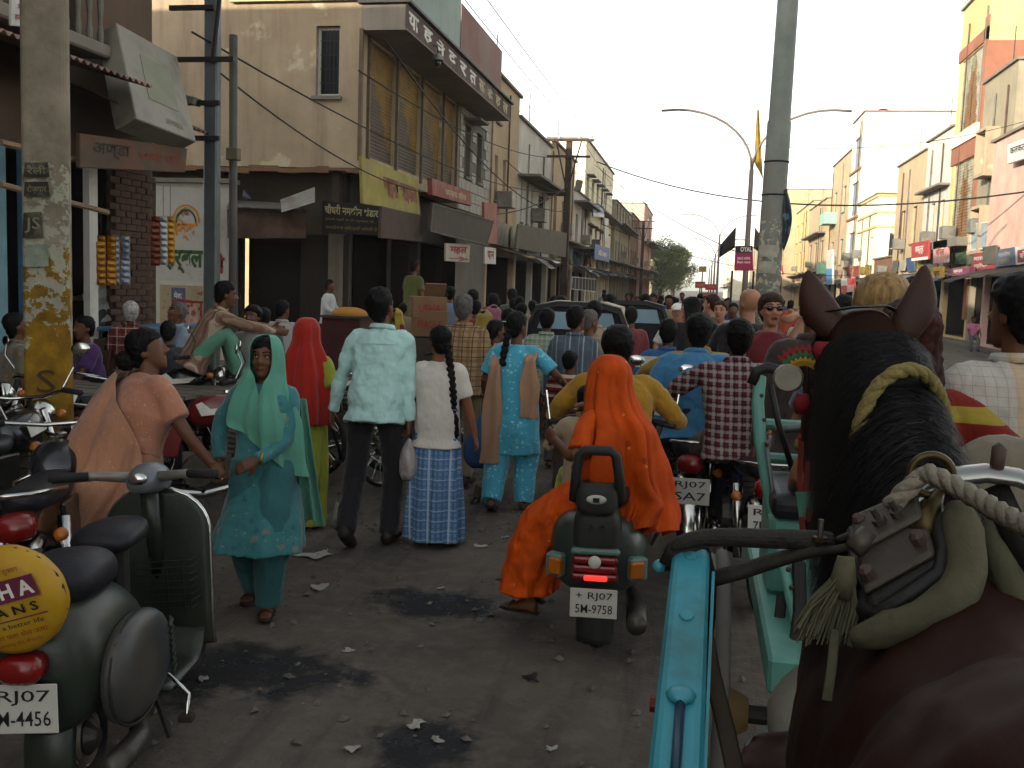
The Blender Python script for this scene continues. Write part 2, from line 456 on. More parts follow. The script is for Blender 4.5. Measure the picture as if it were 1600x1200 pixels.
def corrugated(O, U, Nn, wd, ht, pitch=.09, amp=.02, tri=None):
    """horizontal roll-shutter slats as one sheet; tri colours are painted by material index"""
    mb = B(); O = V(O); U = V(U); Nn = V(Nn); Z = V((0, 0, 1)); n = max(3, int(ht/pitch)); nu = 12 if tri else 1
    for i in range(n):
        z0 = ht*i/n; z1 = ht*(i+1)/n; zm = (z0*.35+z1*.65)
        for k in range(nu):
            u0, u1 = wd*k/nu, wd*(k+1)/nu
            if tri: mb.mi = tri((k+.5)/nu, (i+.5)/n)
            a, b2 = O+U*u0, O+U*u1
            mb.add([a+Z*z0, b2+Z*z0, b2+Z*zm+Nn*amp, a+Z*zm+Nn*amp, b2+Z*z1, a+Z*z1], [(0, 1, 2, 3), (3, 2, 4, 5)])
    return mb
FR_W = M('frame_wood', '#6c5f4c', .7, .25, 5, .2)
FR_G = M('frame_green', '#4a6b57', .7, .25, 5, .2)
FR_B = M('frame_blue', '#5e7f86', .7, .2, 5, .2)
def window(par, O, U, Nn, op, fm, dep=.2, sill=True, hood=False, grille=False, mull=1, glass=None):
    O = V(O); U = V(U); Nn = V(Nn); Z = V((0, 0, 1)); u0, v0, u1, v1 = op
    P = lambda u, v, d=0.: O+U*u+Z*v+Nn*d
    c = P((u0+u1)/2, v0); we = empty('window', c, parent=par)
    Q = lambda u, v, d=0.: P(u, v, d)-c
    fw = min(.07, (u1-u0)*.12); mb = B()
    def bar(a0, b0, a1, b1, d0, d1): mb.hexa([Q(a0, b0, d0), Q(a1, b0, d0), Q(a1, b1, d0), Q(a0, b1, d0)], [Q(a0, b0, d1), Q(a1, b0, d1), Q(a1, b1, d1), Q(a0, b1, d1)])
    d0, d1 = -dep+.005, -dep+.06
    bar(u0, v0, u0+fw, v1, d0, d1); bar(u1-fw, v0, u1, v1, d0, d1); bar(u0+fw, v0, u1-fw, v0+fw, d0, d1); bar(u0+fw, v1-fw, u1-fw, v1, d0, d1)
    for k in range(mull):
        m = u0+(u1-u0)*(k+1)/(mull+1); bar(m-fw*.4, v0+fw, m+fw*.4, v1-fw, d0, d1-.01)
    if v1-v0 > 1.6: bar(u0+fw, v0+(v1-v0)*.5-fw*.4, u1-fw, v0+(v1-v0)*.5+fw*.4, d0, d1-.012)
    mb.build('frame', fm, we)
    B().quad(Q(u0, v0, -dep+.02), Q(u1, v0, -dep+.02), Q(u1, v1, -dep+.02), Q(u0, v1, -dep+.02)).build('pane', glass or GLASS, we)
    if sill: mb = B(); bar(u0-.06, v0-.08, u1+.06, v0-.005, -.01, .09); mb.build('sill', CONC, we)
    if hood: mb = B(); bar(u0-.15, v1+.05, u1+.15, v1+.13, -.01, .45); mb.build('hood', CONC, we)
    if grille:
        mb = B()
        for k in range(1, 6): m = u0+(u1-u0)*k/6; bar(m-.008, v0+fw, m+.008, v1-fw, -dep+.07, -dep+.085)
        for k in range(1, 5): m = v0+(v1-v0)*k/5; bar(u0+fw, m-.008, u1-fw, m+.008, -dep+.086, -dep+.1)
        mb.build('grille', BLACKM, we)
    return we
SHUT = {}
def shutter_mat(name, col): return M(name, col, .55, .25, 3, .15, 30, metal=.1, dirt='#4a4236', dirt_amt=.4)
def building(name, label, X, y0, y1, h, mat, side, depth=9., street=(), end=(), fm=None, parapet=.5, hood=False, cap=None, cat='building', group=None, floors=(), shop=True, mull=1):
    """side -1: left row facing +X, +1: right row facing -X. street/end: openings (u0, v0, u1, v1[, kind])"""
    nx_ = -side; Nn = V((nx_, 0, 0)); U = V((0, 1, 0)); be = empty(name, (X, (y0+y1)/2, 0), 0, label, cat, group)
    o = V((0, -(y1-y0)/2, 0)); L = y1-y0; fm = fm or FR_W; H = h+parapet
    mb = B(); st = list(street)
    if shop: st = [(.25, .25, L-.25, min(2.75, h*.4), 'open')]+st
    face(mb, o, U, Nn, L, H, [s[:4] for s in st])
    e0 = V((0, -(y1-y0)/2, 0)); Ue = V((-nx_, 0, 0)); Ne = V((0, -1, 0))
    face(mb, e0, Ue, Ne, depth, H, [s[:4] for s in end])
    d = V((-nx_*depth, 0, 0)); a = o; b2 = o+U*L; Z = V((0, 0, 1))
    mb.quad(b2, b2+d, b2+d+Z*H, b2+Z*H); mb.quad(a+d, b2+d, b2+d+Z*H, a+d+Z*H); mb.quad(a+Z*h, b2+Z*h, b2+d+Z*h, a+d+Z*h)
    mb.build('wall', mat, be, normals=False)
    pb = B(); t = .14
    for (p, q) in ((a, b2), (a, a+d), (b2, b2+d)):
        dv = (q-p).normalized(); s = V((0, 0, 1)).cross(dv)*.10
        pb.hexa([p-s-dv*.1, q-s+dv*.1, q+s+dv*.1, p+s-dv*.1], [p-s-dv*.1+Z*0, q-s+dv*.1, q+s+dv*.1, p+s-dv*.1]) if False else pb.box((p+q)/2+Z*(H+.045), (abs((q-p).x)+.22, abs((q-p).y)+.22, .09))
        break
    pb.box((a+a+d)/2+Z*(H+.051), (depth, .24, .085)); pb.build('coping', cap or CONC, be)
    for face_ops, O_, U_, N_ in ((st, o, U, Nn), (end, e0, Ue, Ne)):
        for s in face_ops:
            k = s[4] if len(s) > 4 else 'win'
            if k == 'win': window(be, O_, U_, N_, s[:4], fm, hood=hood, mull=mull)
            elif k == 'grille': window(be, O_, U_, N_, s[:4], fm, hood=hood, grille=True, mull=mull)
            elif k.startswith('shut'):
                m = shutter_mat('shutter_'+k[4:], '#'+k[4:] if len(k) > 4 else '#6f6a5e')
                corrugated(O_+U_*s[0]+Z*s[1]-N_*.15, U_, N_, s[2]-s[0], s[3]-s[1]).build('shutter', m, be)
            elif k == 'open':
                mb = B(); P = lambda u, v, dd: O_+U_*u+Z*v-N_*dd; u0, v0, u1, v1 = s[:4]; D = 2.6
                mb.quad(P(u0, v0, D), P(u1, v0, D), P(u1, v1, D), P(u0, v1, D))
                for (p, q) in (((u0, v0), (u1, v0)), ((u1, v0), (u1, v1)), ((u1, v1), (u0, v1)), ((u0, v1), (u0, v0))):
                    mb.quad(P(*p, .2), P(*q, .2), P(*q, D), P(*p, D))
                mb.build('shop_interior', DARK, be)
                nb = max(1, int((u1-u0)/2.6))
                for i in range(1, nb): u = u0+(u1-u0)*i/nb; B().box(P(u, (v0+v1)/2, .12)+V((0, 0, 0)), (.22 if abs(N_.x) else .3, .3 if abs(N_.x) else .22, v1-v0)).build('pillar', mat, be)
                # goods on shelves inside
                rr = random.Random(int(X*100+y0*37)); mb = [B(), B(), B()]
                for i in range(nb):
                    ua, ub = u0+(u1-u0)*i/nb+.35, u0+(u1-u0)*(i+1)/nb-.35
                    for row in range(4):
                        u = ua; zz = v0+.25+row*.5
                        while u < ub:
                            ww = rr.uniform(.12, .4)
                            if rr.random() < .8: mb[rr.randrange(3)].box(P(u+ww/2, zz+rr.uniform(.1, .2), 1.5+.2*row), (.35, ww*.85, rr.uniform(.2, .4)) if abs(N_.x) else (ww*.85, .35, rr.uniform(.2, .4)))
                            u += ww
                for mm, mt_ in zip(mb, GOODS): tag(mm.build('shop_goods', mt_, be), kind='stuff')
    if shop:       # tarpaulins, hanging boards, pipes and boxes on the front
        rr = random.Random(int(y0*13+X)); u = .3; TP = [RUST, TIN, M('tarp_blue', '#3a5266', .8), M('tarp_tan', '#7a6a4c', .85), M('tarp_dark', '#39332b', .85)]; BD = [M('board_%d' % i, c, .7, .3, 3, .1, dirt='#5a5044', dirt_amt=.4) for i, c in enumerate(('#7c2f2a', '#8d8676', '#2f4a6e', '#7d6a2a', '#4a4a44', '#38553f', '#8a6a5c'))]
        zt = min(2.75, h*.4)
        while u < L-1.2:
            wd = min(rr.uniform(1.6, 3.4), L-u-.1); P = lambda a, z, d: o+U*(u+a)+Nn*d+Z*z; ou = rr.uniform(.7, 1.4); dz = rr.uniform(.2, .5)
            mb = B(); mb.grid(lambda s_, t_: P(wd*s_, zt+.3-dz*t_-.08*math.sin(s_*3.1)*t_, .03+ou*t_), 6, 3); mb.build('awning', TP[rr.randrange(5)], be, thick=.02, smooth=True)
            if rr.random() < .8: c_ = P(wd/2, zt+.75, .12); B().box(c_, (.08, wd*rr.uniform(.6, .95), rr.uniform(.45, .8)), (0, rr.uniform(-.2, .2), 0)).build('signboard', BD[rr.randrange(7)], be)
            u += wd+rr.uniform(.0, .3)
        for k in range(2 if L > 4 else 1): yv = rr.uniform(.1, L-.1); B().tube([o+U*yv+Nn*.06+Z*3, o+U*yv+Nn*.06+Z*h], .032, 6).build('drain_pipe', TIN if k else RUST, be)
        B().box(o+U*(L*rr.uniform(.2, .8))+Nn*.3+Z*(zt+1.9), (.55, .7, .55)).build('air_cooler', TIN, be, bevel=.02)
        B().lathe([(.5, 0), (.5, .9), (.3, 1.05), (.1, 1.1)], o+U*L*rr.uniform(.3, .7)-Nn*1.6+Z*h, 14).build('roof_tank', BLACKM, be)
        B().tube([o+U*L*.6-Nn*.5+Z*H, o+U*L*.6-Nn*.5+Z*(H+1.8)], .02, 5).build('aerial', BLACKM, be)
    for (fz, out, th) in floors:     # slabs / sunshades along the street front
        B().box(o+U*L/2+Nn*(out/2)+Z*fz, (out, L-.02, th)).build('ledge', CONC, be, bevel=.01)
    return be
GOODS = [M('goods_tan', '#8a6a3c', .8, .6, 9, .1), M('goods_red', '#6e2a24', .7, .6, 8, .1), M('goods_blue', '#3c5566', .7, .6, 8, .1)]

# ---------------------------------------------------------------- left row
LX, RX = -7.0, 10.6
# the corner house with yellow shutters
def corner_house():
    Y0, Y1, YE, ZF, ZT = 19.63, 28.0, 32.0, 4.05, 7.05
    be = empty('corner_house', (LX, 24, 0), 0, 'beige corner building with yellow roller shutters upstairs and overhanging upper floor', 'building')
    off = V((LX, 24, 0)); L = lambda x, y, z: V((x, y, z))-off; Z = V((0, 0, 1))
    # upper storey
    mb = B(); sh = []
    edges = [20.15, 22.1, 24.15, 26.2, 27.7]
    for i in range(4): sh.append((edges[i]-Y0, 4.35-ZF, edges[i+1]-Y0-.1, 6.72-ZF))
    face(mb, L(LX, Y0, ZF), (0, 1, 0), (1, 0, 0), Y1-Y0, ZT-ZF+1.6, sh)
    w0 = onY(493, 150, Y0); w1 = onY(532, 40, Y0); wend = -12.6
    win = (LX-w1.x, w0.z-ZF, LX-w0.x, w1.z-ZF)
    face(mb, L(LX, Y0, ZF), (-1, 0, 0), (0, -1, 0), LX-wend, ZT-ZF+1.6, [win])
    mb.quad(L(LX, Y0, ZF), L(LX, Y1, ZF), L(wend, Y1, ZF), L(wend, Y0, ZF))
    mb.quad(L(LX, Y0, ZT), L(LX, Y1, ZT), L(wend, Y1, ZT), L(wend, Y0, ZT))
    mb.quad(L(wend, Y0, ZF), L(wend, Y1, ZF), L(wend, Y1, ZT+1.6), L(wend, Y0, ZT+1.6))
    mb.quad(L(LX, Y1, ZF), L(wend, Y1, ZF), L(wend, Y1, ZT+1.6), L(LX, Y1, ZT+1.6))
    mb.build('wall', PLAS_BEIGE, be, normals=False)
    window(be, L(LX, Y0, ZF), (-1, 0, 0), (0, -1, 0), win, WHITEP, dep=.18, grille=True, mull=0, sill=True)
    # crumbling plaster edge under the upper storey
    mb = B(); rr = random.Random(3); x = LX
    while x > wend:
        wd = rr.uniform(.18, .5); mb.box(L(x-wd/2, Y0+.02, ZF-.03-rr.uniform(0, .05)), (wd, .07, rr.uniform(.05, .14)), (0, rr.uniform(-.06, .06), 0)); x -= wd
    mb.build('broken_edge', PLAS_BROWN, be)
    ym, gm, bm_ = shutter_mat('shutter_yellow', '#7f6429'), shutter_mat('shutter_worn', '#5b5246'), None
    for i in range(4):
        s = sh[i]; wd, ht = s[2]-s[0], s[3]-s[1]
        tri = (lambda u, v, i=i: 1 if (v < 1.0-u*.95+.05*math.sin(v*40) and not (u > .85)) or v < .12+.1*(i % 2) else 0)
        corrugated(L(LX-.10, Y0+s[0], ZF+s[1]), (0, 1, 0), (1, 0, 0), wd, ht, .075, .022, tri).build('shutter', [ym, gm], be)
    for y in edges+[Y0+.02]: B().box(L(LX+.03, y-.05, 5.5), (.07, .09, 2.6)).build('shutter_post', M('post_rust', '#5b4c38', .7, .3, 5), be)
    # canopy box with lettering over the shutters
    cq = dict(x=LX+.95, z0=6.78, z1=7.28)
    mb = B(); mb.box(L(LX+.475, (Y0+Y1+2.8)/2-.1, 7.03), (.95, Y1-Y0+2.6, .5)); cn = mb.build('canopy', wallm('canopy_paint', '#8d8272', '#4a4034', .4), be)
    q = [L(cq['x'], Y0-.1, cq['z0']+.03), L(cq['x'], Y1+2.6, cq['z0']+.03), L(cq['x'], Y1+2.6, cq['z1']-.03), L(cq['x'], Y0-.1, cq['z1']-.03)]
    B().quad(*[p+V((.004, 0, 0)) for p in q]).build('fascia_paint', wallm('fascia_brown', '#5e4a44', '#8d8578', .45), be, normals=False)
    for i, ch in enumerate(['या', 'ह', 'नें', 'द', 'र', 'त', 'सा', 'ड़ी', 'ह', 'ल']):
        lettering(q, ch, CREAM_INK if i > 5 else WHITE_INK, be, (.02+i*.097, .18, .02+i*.097+.065, .84), .03, .008)
    mb = B(); mb.box(L(LX+.5, (Y0+Y1+2.6)/2, 7.315), (1.1, Y1-Y0+2.8, .05)); mb.build('canopy_roof', BLACKM, be)
    # old painted hoardings on the roof edge
    hp = wallm('hoarding_faded', '#8fa79b', '#8b6a62', .5, .5, .1); hp2 = wallm('hoarding_faded_red', '#8d7f74', '#7d4f48', .6, .5, .1)
    B().box(L(LX+.62, 22.4, 8.35), (.07, 5.6, 2.0)).build('hoarding', hp, be)
    B().box(L(LX+.62, 27.9, 8.1), (.07, 5.2, 1.5)).build('hoarding', hp2, be)
    B().box(L(LX-1.1, Y0-.08, 8.2), (3.4, .07, 1.7)).build('hoarding', wallm('hoarding_yellow', '#b5a777', '#6a7f6e', .35, .3, .1), be)
    mb = B(); rr = random.Random(5)
    B().box(L(LX-1.0, Y0-.118, 7.52), (2.6, .005, .2)).build('painted_flourish', printed('flourish', '#a08a55', [(3, .3, '#7e3b2c', .9), (4, .25, '#345a55', .9)]), be)
    # stone-faced annex
    mb = B(); face(mb, L(LX, Y1, 0), (0, 1, 0), (1, 0, 0), YE-Y1, 8.0, [(.75, 4.9, 1.45, 6.4), (2.3, 4.9, 3.0, 6.4)])
    mb.quad(L(LX, YE, 0), L(wend, YE, 0), L(wend, YE, 8), L(LX, YE, 8)); mb.quad(L(LX, Y1, 8), L(LX, YE, 8), L(wend, YE, 8), L(wend, Y1, 8)); mb.quad(L(LX, Y1, 7.05), L(wend, Y1, 7.05), L(wend, Y1, 8), L(LX, Y1, 8))
    mb.build('annex_wall', wallm('stone_joint', '#6e685c', '#4a4438', .4), be, normals=False)
    rr = random.Random(9); z = 3.9; sm = bpy.data.meshes.new('stone')
    bx = B(); bx.box((0, 0, 0), (.05, 1, 1)); sm = bx.mesh('stone'); stm = wallm('stone_white', '#a49d8d', '#6a6252', .4, .2, .3); sm.materials.append(stm)
    row = 0
    while z < 7.9:
        hgt = .30; y = Y1+(.0 if row % 2 else -.22)
        while y < YE:
            wd = .52; a, b2 = max(y, Y1)+.01, min(y+wd, YE)-.015
            yc = (a+b2)/2
            hit = any(Y1+u0-.02 < b2 and Y1+u1+.02 > a and v0 < z+hgt and v1 > z for (u0, v0, u1, v1) in ((.75, 4.9, 1.45, 6.4), (2.3, 4.9, 3.0, 6.4)))
            if b2-a > .1 and not hit:
                s = bpy.data.objects.new('stone', sm); link(s, be); s.location = L(LX+.018+rr.uniform(0, .012), yc, z+hgt/2); s.scale = (1, b2-a, hgt-.02)
            y += wd
        z += hgt; row += 1
    for s in ((.75, 4.9, 1.45, 6.4), (2.3, 4.9, 3.0, 6.4)): window(be, L(LX, Y1, 0), (0, 1, 0), (1, 0, 0), s, FR_W, mull=1)
    B().box(L(LX+.25, Y1+1.1, 6.52), (.5, 1.1, .06)).build('hood', CONC, be)
    # ground floor, set back
    gx = LX-.5
    mb = B(); face(mb, L(gx, Y0+.9, 0), (0, 1, 0), (1, 0, 0), YE-Y0-.9, ZF, [(.3, .2, 2.6, 2.75), (3.0, .2, 5.2, 2.75), (5.6, .2, 8.0, 2.75), (8.4, .2, 11.0, 2.75)])
    face(mb, L(gx, Y0+.9, 0), (-1, 0, 0), (0, -1, 0), 5.2, ZF, [(2.6, .25, 3.25, 2.6), (1.1, .2, 2.5, 2.6)])
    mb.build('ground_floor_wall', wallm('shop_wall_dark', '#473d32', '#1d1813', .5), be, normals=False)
    for (u0, u1) in ((.3, 2.6), (3.0, 5.2), (5.6, 8.0), (8.4, 11.0)):
        mb = B(); y0_, y1_ = Y0+.9+u0, Y0+.9+u1
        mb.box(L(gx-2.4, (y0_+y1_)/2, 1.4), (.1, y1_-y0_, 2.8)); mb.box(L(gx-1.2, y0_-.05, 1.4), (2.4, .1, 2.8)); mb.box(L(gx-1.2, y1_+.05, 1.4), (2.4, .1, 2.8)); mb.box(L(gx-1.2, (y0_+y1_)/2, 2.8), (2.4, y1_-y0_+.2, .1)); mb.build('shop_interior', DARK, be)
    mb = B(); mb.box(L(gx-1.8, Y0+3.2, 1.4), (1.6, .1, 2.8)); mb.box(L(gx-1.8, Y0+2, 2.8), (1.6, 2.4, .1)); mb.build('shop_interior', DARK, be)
    # shelves with packets in the open shop
    gm2 = [B(), B(), B()]; rr = random.Random(12)
    for row in range(5):
        zz = .5+row*.42; x = gx-1.15
        while x > gx-2.4:
            ww = rr.uniform(.06, .16); gm2[rr.randrange(3)].box(L(x-ww/2, Y0+2.2, zz+.12), (ww*.9, .2, rr.uniform(.15, .3))); x -= ww
        gm2[0].box(L(gx-1.8, Y0+2.2, zz-.03), (1.3, .3, .03))
    for mm, mt_ in zip(gm2, GOODS): tag(mm.build('shop_goods', mt_, be), kind='stuff')
    teal = shutter_mat('shutter_teal', '#5b8a96')
    corrugated(L(gx-2.6, Y0+.78, .25), (-1, 0, 0), (0, -1, 0), .65, 2.35, .055, .015).build('shutter', teal, be)
    mb = B()
    for k in (2.57, 3.28): mb.box(L(gx-k, Y0+.80, 1.4), (.07, .1, 2.4))
    mb.build('shutter_jamb', FR_B, be)
    # corner post and beams
    mb = B(); mb.box(L(LX-.55, Y0+.25, 1.5), (.24, .24, 3.0)); mb.build('corner_post', wallm('post_plaster', '#776a58', '#332b22', .5), be)
    mb = B(); mb.box(L(LX-.55, Y0+.25, 3.5), (.16, .16, 1.1)); mb.build('post_top', WOOD_D, be)
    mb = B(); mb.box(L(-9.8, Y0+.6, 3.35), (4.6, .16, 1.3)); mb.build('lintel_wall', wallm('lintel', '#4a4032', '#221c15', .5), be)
    # rusty awnings on the lane side
    a = [onY(355, 322, 18.6), onY(470, 326, 18.6), onY(462, 318, 19.9), onY(357, 312, 19.9)]
    B().slab([p-off for p in a], .025).build('tin_awning', TIN, be)
    q = [onY(355, 372, 18.75), onY(478, 372, 18.75), onY(478, 328, 18.75), onY(355, 326, 18.75)]
    B().slab([p-off for p in q], .03).build('rust_board', RUST, be)
    p0, p1 = onY(438, 312, 19.0), onY(492, 292, 19.0); p2, p3 = onY(492, 316, 18.4), onY(440, 332, 18.4)
    mb = B(); n_ = 14
    def f(u, v): p = (p3*(1-u)+p2*u)*(1-v)+(p0*(1-u)+p1*u)*v; return p-off+V((0, 0, .02*math.sin(v*6*2*math.pi)))
    mb.grid(f, 4, 48); mb.build('corrugated_sheet', TIN, be, smooth=True)
    return be
corner_house()
CRED = [PLAS_TAN, PLAS_WHITE, CONC, PLAS_BEIGE, PLAS_BROWN, PLAS_PINK, PLAS_GREY, BRICKW]
building('stone_house', 'tall narrow tan house just beyond the white stone annex, left row', LX, 32.05, 37.2, 8.4, PLAS_TAN, -1, street=[(1.0, 4.6, 1.5, 6.1), (2.4, 4.6, 2.9, 6.1), (1, 7.2, 1.7, 8.0)], end=[(.5, 7.2, 1.1, 8.1)], parapet=.3)
building('whitewashed_house', 'grey whitewashed house with slit windows behind the utility pole', LX, 37.25, 45.4, 7.3, PLAS_WHITE, -1, street=[(.8, 4.2, 1.1, 5.7), (2.0, 4.2, 2.3, 5.7), (3.2, 4.2, 3.5, 5.7), (5.0, 4.0, 6.8, 5.6)], floors=[(5.9, .9, .1)], parapet=.7)
building('brick_house', 'bare tan brick house behind the crossarm pole in the left row', LX, 45.45, 54.0, 7.9, PLAS_TAN, -1, street=[(1.2, 4.4, 2.2, 6.0), (4, 4.4, 5.0, 6.0), (6.5, 4.4, 7.4, 6)], floors=[(4.0, .7, .1)])
building('balcony_house', 'low grey house with ledge beyond the crossarm pole, left row', LX, 54.05, 61.0, 6.5, PLAS_WHITE, -1, street=[(1, 4.2, 2.2, 5.8), (3.6, 4.2, 4.8, 5.8)], floors=[(3.9, 1.0, .12), (6.4, .8, .1)])
building('sunlit_house', 'tall cream house with sunlit end wall far down the left row', LX-.3, 61.05, 80.0, 10.2, PLAS_CREAM, -1, street=[(1+3*i, 4+3*j, 2.3+3*i, 5.6+3*j) for i in range(5) for j in range(2)], floors=[(3.8, .9, .12), (6.8, .9, .12)], hood=True)
building('grey_house', 'grey plaster house just past the tall cream one, left row', LX, 80.05, 98, 8.2, PLAS_GREY, -1, street=[(1+3*i, 4+3*j, 2.3+3*i, 5.6+3*j) for i in range(5) for j in range(2)], floors=[(3.8, .9, .12), (6.9, .9, .12)])
building('pink_house', 'pink sunlit house at the far end of the left row before the tree', LX+.5, 110, 128, 10.5, PLAS_PINK, -1, street=[(1+3.4*i, 4+3*j, 2.3+3.4*i, 5.6+3*j) for i in range(5) for j in range(2)], floors=[(3.8, 1.2, .12), (6.9, 1.2, .12)])
building('brown_house', 'brown house between the grey and pink ones in the left row', LX, 98.05, 109.9, 8.6, PLAS_BROWN, -1, street=[(1+3*i, 4+3*j, 2.3+3*i, 5.6+3*j) for i in range(3) for j in range(2)], floors=[(3.8, 1.2, .12)])
building('hazy_house', 'far hazy house partly behind the tree at the street end', LX-1, 165, 215, 9, PLAS_GREY, -1, street=[(2+5*i, 4+3*j, 4+5*i, 5.6+3*j) for i in range(9) for j in range(1)])
# the block behind the camera on the left, which keeps the street in shade
building('rear_house', 'shop house of the left row behind the viewer', LX, -60, -10.0, 9.5, PLAS_GREY, -1, depth=14, street=[(2+4*i, 4.2, 3.4+4*i, 6.0) for i in range(12)])

# ---------------------------------------------------------------- right row
def rowwin(L, n, z, w, hgt, kind='win'): return [(L*(i+.5)/n-w/2, z, L*(i+.5)/n+w/2, z+hgt, kind) for i in range(n)]
building('near_shop_house', 'pink fronted shop house at the right edge of the picture', RX-.6, 27.0, 38.6, 6.6, PLAS_PINK, 1, street=[(1, 4, 2.4, 5.6), (4, 4, 5.4, 5.6)], parapet=.8)
rg = building('hooded_window_house', 'grey cement house with two boxed window hoods on the right', RX, 38.65, 42.9, 9.6, PLAS_GREY, 1, street=[(1.7, 6.6, 2.9, 8.1), (1.7, 3.7, 2.9, 5.2)], parapet=.7)
for z in (6.6, 3.7):
    mb = B(); o = V((-.25, -2.125, 0))
    for (c, s) in (((0, 1.64, z+.75), (.5, .12, 1.8)), ((0, 2.96, z+.75), (.5, .12, 1.8)), ((0, 2.3, z+1.61), (.52, 1.2, .12)), ((0, 2.3, z-.09), (.52, 1.2, .12))): mb.box(V(c)+o, s)
    mb.build('window_box', PLAS_BEIGE, rg)
ro = building('orange_shutter_house', 'tall orange and yellow house with grey triangle shutters on the right', RX, 42.95, 47.4, 13.4, PLAS_YEL, 1, street=[(.5, 4.4, 3.95, 7.6, 'x'), (.5, 9.0, 3.95, 12.0, 'x')], parapet=.9, depth=10)
og = shutter_mat('shutter_orange_brown', '#7d5a36'); gg = shutter_mat('shutter_grey_tri', '#9b9a86')
for (z0, z1) in ((4.4, 7.6), (9.0, 12.0)):
    for k in range(2):
        corrugated(V((.08, -2.225+.5+k*1.75, z0)), (0, 1, 0), (-1, 0, 0), 1.68, z1-z0, .12, .03, lambda u, v, k=k: 0 if v < (1-abs(u-(.15 if k else .85))*2.2) else 1).build('shutter', [og, gg], ro)
mb = B()
for (y, z, sy, sz) in ((0, 8.0, 4.46, .75), (0, 12.3, 4.46, .5), (-2.0, 7.0, .46, 12.0)): mb.box((-.03, y, z), (.08, sy, sz))
mb.box((3.5, -2.235, 6.5), (7.1, .04, 11.0)); mb.build('orange_trim', PLAS_ORANGE, ro)
B().box((-.3, 0, 4.15), (.6, 4.4, .35)).build('ledge', CONC, ro); B().box((-.09, 0, 8.6), (.12, 4.3, .5)).build('brick_band', PLAS_CREAM, ro)
mb = B()
for i in range(12): mb.box((-.0, -2.1+i*.38, 14.75), (.1, .08, .7))
for z in (14.6, 14.85, 15.1): mb.box((0, 0, z), (.11, 4.4, .05))
mb.build('roof_railing', PLAS_CREAM, ro)
building('narrow_cream_house', 'narrow cream house with two yellow windows next to the orange one', RX, 47.45, 52.6, 8.9, PLAS_WHITE, 1, street=[(.8, 4.3, 1.7, 6.3), (2.7, 4.3, 3.6, 6.3)], fm=M('frame_yellow', '#b08a2c', .6), floors=[(6.9, .5, .1)])
building('tan_front_house', 'low tan fronted house left of the narrow cream one', RX, 52.65, 60.0, 8.6, PLAS_TAN, 1, street=[(1.5, 4.6, 2.6, 6.5), (4.5, 4.6, 5.6, 6.5)], parapet=.5)
rb = building('bay_window_house', 'cream house with yellow banding and a bay window on the right', RX, 66.0, 73.8, 7.0, PLAS_CREAM, 1, street=[(1.2, 3.8, 2.2, 5.6), (4, 3.8, 5, 5.6)], end=[(.8, 3.9, 2.0, 5.8)], fm=WHITEP, parapet=1.2)
mb = B()
for z in (6.2, 7.1, 8.1): mb.box((-.04+.0, 0, z), (.1, 7.9, .14)); mb.box((2.2, -3.93, z), (4.4, .1, .14))
mb.build('yellow_band', PLAS_YEL, rb)
building('low_shop_house', 'low brown shop house between the tan and bay window houses', RX, 60.05, 65.95, 3.6, PLAS_BROWN, 1)
rc = building('big_cream_house', 'big plain cream house catching full sun in the right row', RX, 74.0, 79.2, 14.2, PLAS_CREAM, 1, street=rowwin(5.2, 1, 4.0, 3.4, 2.4, 'shut7c8792')+rowwin(5.2, 1, 7.6, 3.4, 2.4, 'shut7c8792')+rowwin(5.2, 1, 11, 3.4, 2.2, 'shut7c8792'), depth=10, cap=PLAS_ORANGE, parapet=.4)
mb = B()
for z in (3.85, 7.4, 10.8): mb.box((-.06, 0, z), (.14, 5.2, .16))
mb.build('red_ledge', PLAS_ORANGE, rc)
rd = building('green_balcony_house', 'brown house with green balconies beyond the big cream one', RX, 79.3, 90, 12.2, PLAS_TAN, 1, street=rowwin(10.7, 2, 4.2, 1.6, 2)+rowwin(10.7, 2, 8.3, 1.6, 2), fm=FR_G)
for z in (8.1, 4.0): B().box((-.5, 2.6, z), (1.0, 3.0, .9)).build('balcony', M('mint_paint', '#7fb394', .7), rd)
building('tan_block', 'tan house with dark window bays past the green balcony house', RX-.3, 90.1, 104, 9.6, PLAS_TAN, 1, street=rowwin(13.9, 3, 4.2, 2.2, 2.4), floors=[(3.8, .8, .12), (7.2, .8, .12)])
building('ochre_block', 'ochre house with ledges in the far right row', RX, 104.1, 122, 10.6, PLAS_YEL, 1, street=rowwin(17.9, 4, 4.2, 1.8, 2.2)+rowwin(17.9, 4, 7.6, 1.8, 2), floors=[(3.8, .8, .12)])
building('sand_block', 'wide sandy house with a big blank end wall in the far right row', RX-1.2, 122.1, 150, 13.5, PLAS_TAN, 1, street=rowwin(27, 6, 4.2, 1.8, 2.2)+rowwin(27, 6, 8.2, 1.8, 2.2), depth=16)
building('far_block', 'hazy house at the far end of the right row', RX-1.5, 150.1, 200, 9.6, PLAS_BEIGE, 1, street=rowwin(49, 9, 4.2, 2, 2.2))
building('street_end_house', 'low sunlit house closing the right row near the vanishing point', RX-4.4, 215, 290, 12, PLAS_CREAM, 1, street=rowwin(70, 10, 5, 2.2, 2.2))
building('cross_house', 'pale block standing across the far end of the street', 8, 330, 350, 11, PLAS_BEIGE, 1, depth=1, shop=False)
